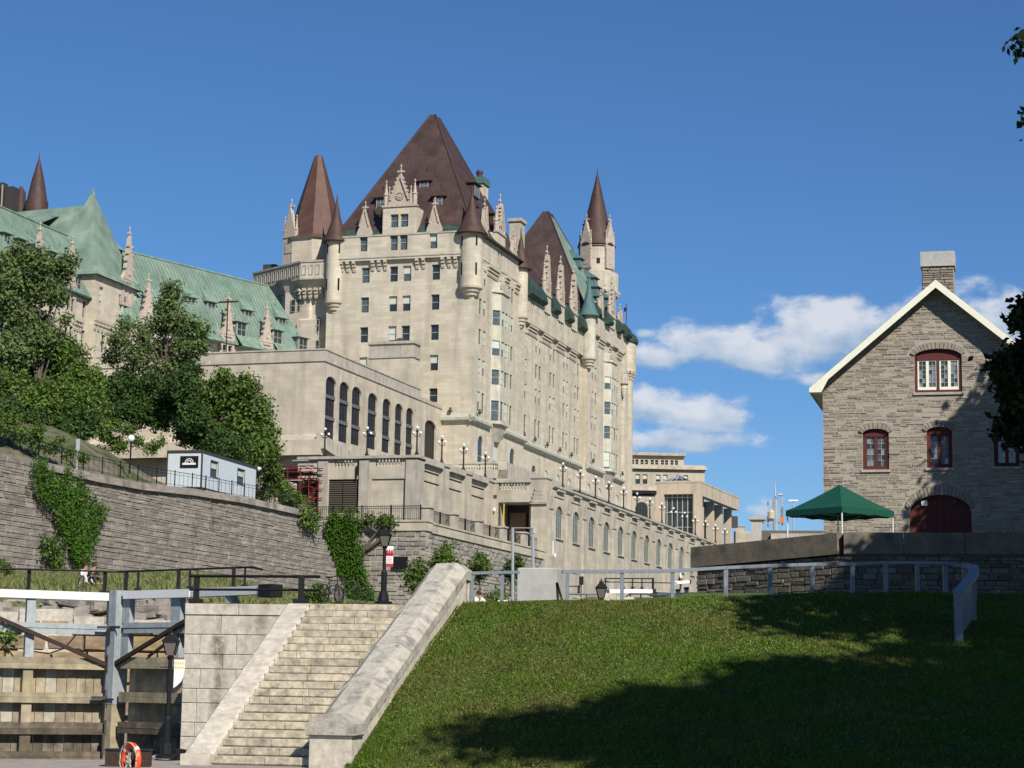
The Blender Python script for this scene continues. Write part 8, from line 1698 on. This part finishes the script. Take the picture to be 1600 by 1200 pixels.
# ================================================================ LOCK FURNITURE BEYOND THE LAWN
def white_beam(label, A, B, Y0, Y1, hpx, mn='white'):
    a = atY(*A, Y0); b_ = atY(*B, Y1); t = thing('white_lock_beam', label, 'beam', tuple(a), 0, 'white balance beams of the far lock gates'); b = MB(); d = b_ - a; hh = hpx * Y0 / FPX; b.bar((0, 0, 0), d, .45, hh); b.build('beam', M[mn], t); b = MB(); b.bar(d * .99, d * 1.06, .5, hh * 1.25); b.build('end_cap', M['black'], t); return t
white_beam('long white lock beam seen under the crest rail by the small lantern', (950, 924), (1018, 924), 120, 121, 6)
white_beam('white lock beam at right continuing towards the dark terrace wall', (1022, 927), (1066, 930), 124, 112, 6)
white_beam('short white lock beam below the standing person near the terrace wall corner', (1050, 911), (1078, 909), 150, 150, 5)
white_beam('small white object low behind the crest between fence posts left of the cube', (778, 941), (794, 941), 90, 90, 6)
rail_thing('thin dark hand rails of the far lock above the white beams', [(944, 904, 130), (1021, 904, 130)], [(946, 904, 920, 130, .07), (974, 904, 920, 130, .07), (988, 904, 920, 130, .07), (1003, 904, 920, 130, .07), (1020, 903, 932, 130, .14)], [(936, 909, 130), (1058, 911, 130)], .07)
rail_thing('thin dark hand rail by the table and speaker box right of the cube', [(880, 916, 105), (907, 916, 105)], [(905, 914, 930, 105, .07), (903, 916, 930, 105, .05)], None, .05)
rail_thing('dark hand rail standing behind fence posts left of the cube', [(774, 914, 118), (800, 914, 118)], [(774, 914, 930, 118, .06), (778, 920, 930, 118, .06), (797, 914, 932, 118, .06)], [(774, 922, 118), (800, 922, 118)], .05)
rail_thing('curved low dark rails beyond the crest between the two middle fence posts', [(975, 934, 96), (985, 928, 96), (1010, 928, 96), (1022, 932, 96), (1050, 930, 96)], [(985, 928, 940, 96, .06), (1001, 928, 940, 96, .06), (1022, 931, 941, 96, .06)], None, .06)
a = atY(908, 930, 105); t = thing('speaker_on_pole', 'black speaker box on a thin pole beyond the lawn crest', 'speaker', tuple(a)); b = MB(); b.box(-.11, .11, -.1, .1, .53, .95); b.build('speaker_box', M['black'], t); b = MB(); b.tube([(0, 0, -1), (0, 0, .55)], .03, 5); b.build('pole', M['dkgrey'], t)
a = atY(905, 930, 88); t = thing('folding_table', 'dark topped folding table and gear beyond the crest right of the cube', 'table', tuple(a)); b = MB(); b.box(-.65, .95, -.3, .3, .02, .07); b.build('tabletop', M['fence'], t)
for x in (-.55, -.45, .3, .8): b = MB(); b.bar((x, -.2, .02), (x + .08, .2, -.75), .035); b.build('leg', M['white' if x < 0 else 'black'], t)
b = MB(); b.lathe(-.7, .3, [(.05, .05), (.16, .1), (.16, .25), (.05, .3)], 8); b.build('gear_bag', M['black'], t)
a = atY(955, 936, 92); t = thing('stone_pier_block', 'pale square lock stones beside the small black lantern', 'stone block', tuple(a)); b = MB(); b.box(-.35, .2, -.3, .3, -.6, .25); b.build('block', M['ashlar'], t); b = MB(); b.box(.22, 1.0, -.25, .4, -.6, .1); b.build('block', M['ashlar'], t)
a = atY(1065, 936, 108); t = thing('white_gate_post', 'white painted gate end with black caps beside the terrace wall corner', 'gate', tuple(a)); b = MB(); b.box(-.3, -.1, -.2, .2, -.6, .4); b.box(.15, .35, -.2, .2, -.6, .5); b.build('post', M['white'], t); b = MB(); b.box(-.1, .15, -.1, .1, .1, .25); b.build('beam', M['white'], t); b = MB(); b.box(-.32, -.08, -.22, .22, .4, .5); b.box(.13, .37, -.22, .22, .5, .62); b.build('cap', M['black'], t)

# bicycles on the landing
def bicycle(label, loc, rz):
    t = thing('bicycle', label, 'bicycle', loc, rz, 'bicycles parked on the landing')
    for x in (-.52, .52):
        b = MB(); n = 20
        for i in range(n): a0, a1 = 2 * math.pi * i / n, 2 * math.pi * (i + 1) / n; b.bar((x + .33 * math.cos(a0), 0, .34 + .33 * math.sin(a0)), (x + .33 * math.cos(a1), 0, .34 + .33 * math.sin(a1)), .035)
        for i in range(8): a0 = math.pi * i / 8; b.bar((x + .32 * math.cos(a0), 0, .34 + .32 * math.sin(a0)), (x - .32 * math.cos(a0), 0, .34 - .32 * math.sin(a0)), .008)
        b.build('wheel', M['black'], t)
    b = MB(); F_ = [((-.52, 0, .34), (-.08, 0, .32)), ((-.52, 0, .34), (-.2, 0, .82)), ((-.08, 0, .32), (-.22, 0, .9)), ((-.08, 0, .32), (.38, 0, .78)), ((-.2, 0, .82), (.36, 0, .86)), ((.52, 0, .34), (.34, 0, .98))]
    for a, c in F_: b.tube([a, c], .025, 5)
    b.build('frame', M['dkgrey'], t); b = MB(); b.tube([(.34, -.28, 1.0), (.34, 0, 1.02), (.34, .28, 1.0)], .02, 5); b.build('handlebar', M['black'], t); b = MB(); b.box(-.36, -.1, -.07, .07, .92, .98); b.build('saddle', M['black'], t); return t
p = atY(518, 942, 78); bicycle('dark bicycle with rack parked on the landing, the left and taller one', tuple(p), R(62)); p = atY(543, 943, 78); bicycle('dark bicycle leaning below the ivy column, the right one', tuple(p), R(15))
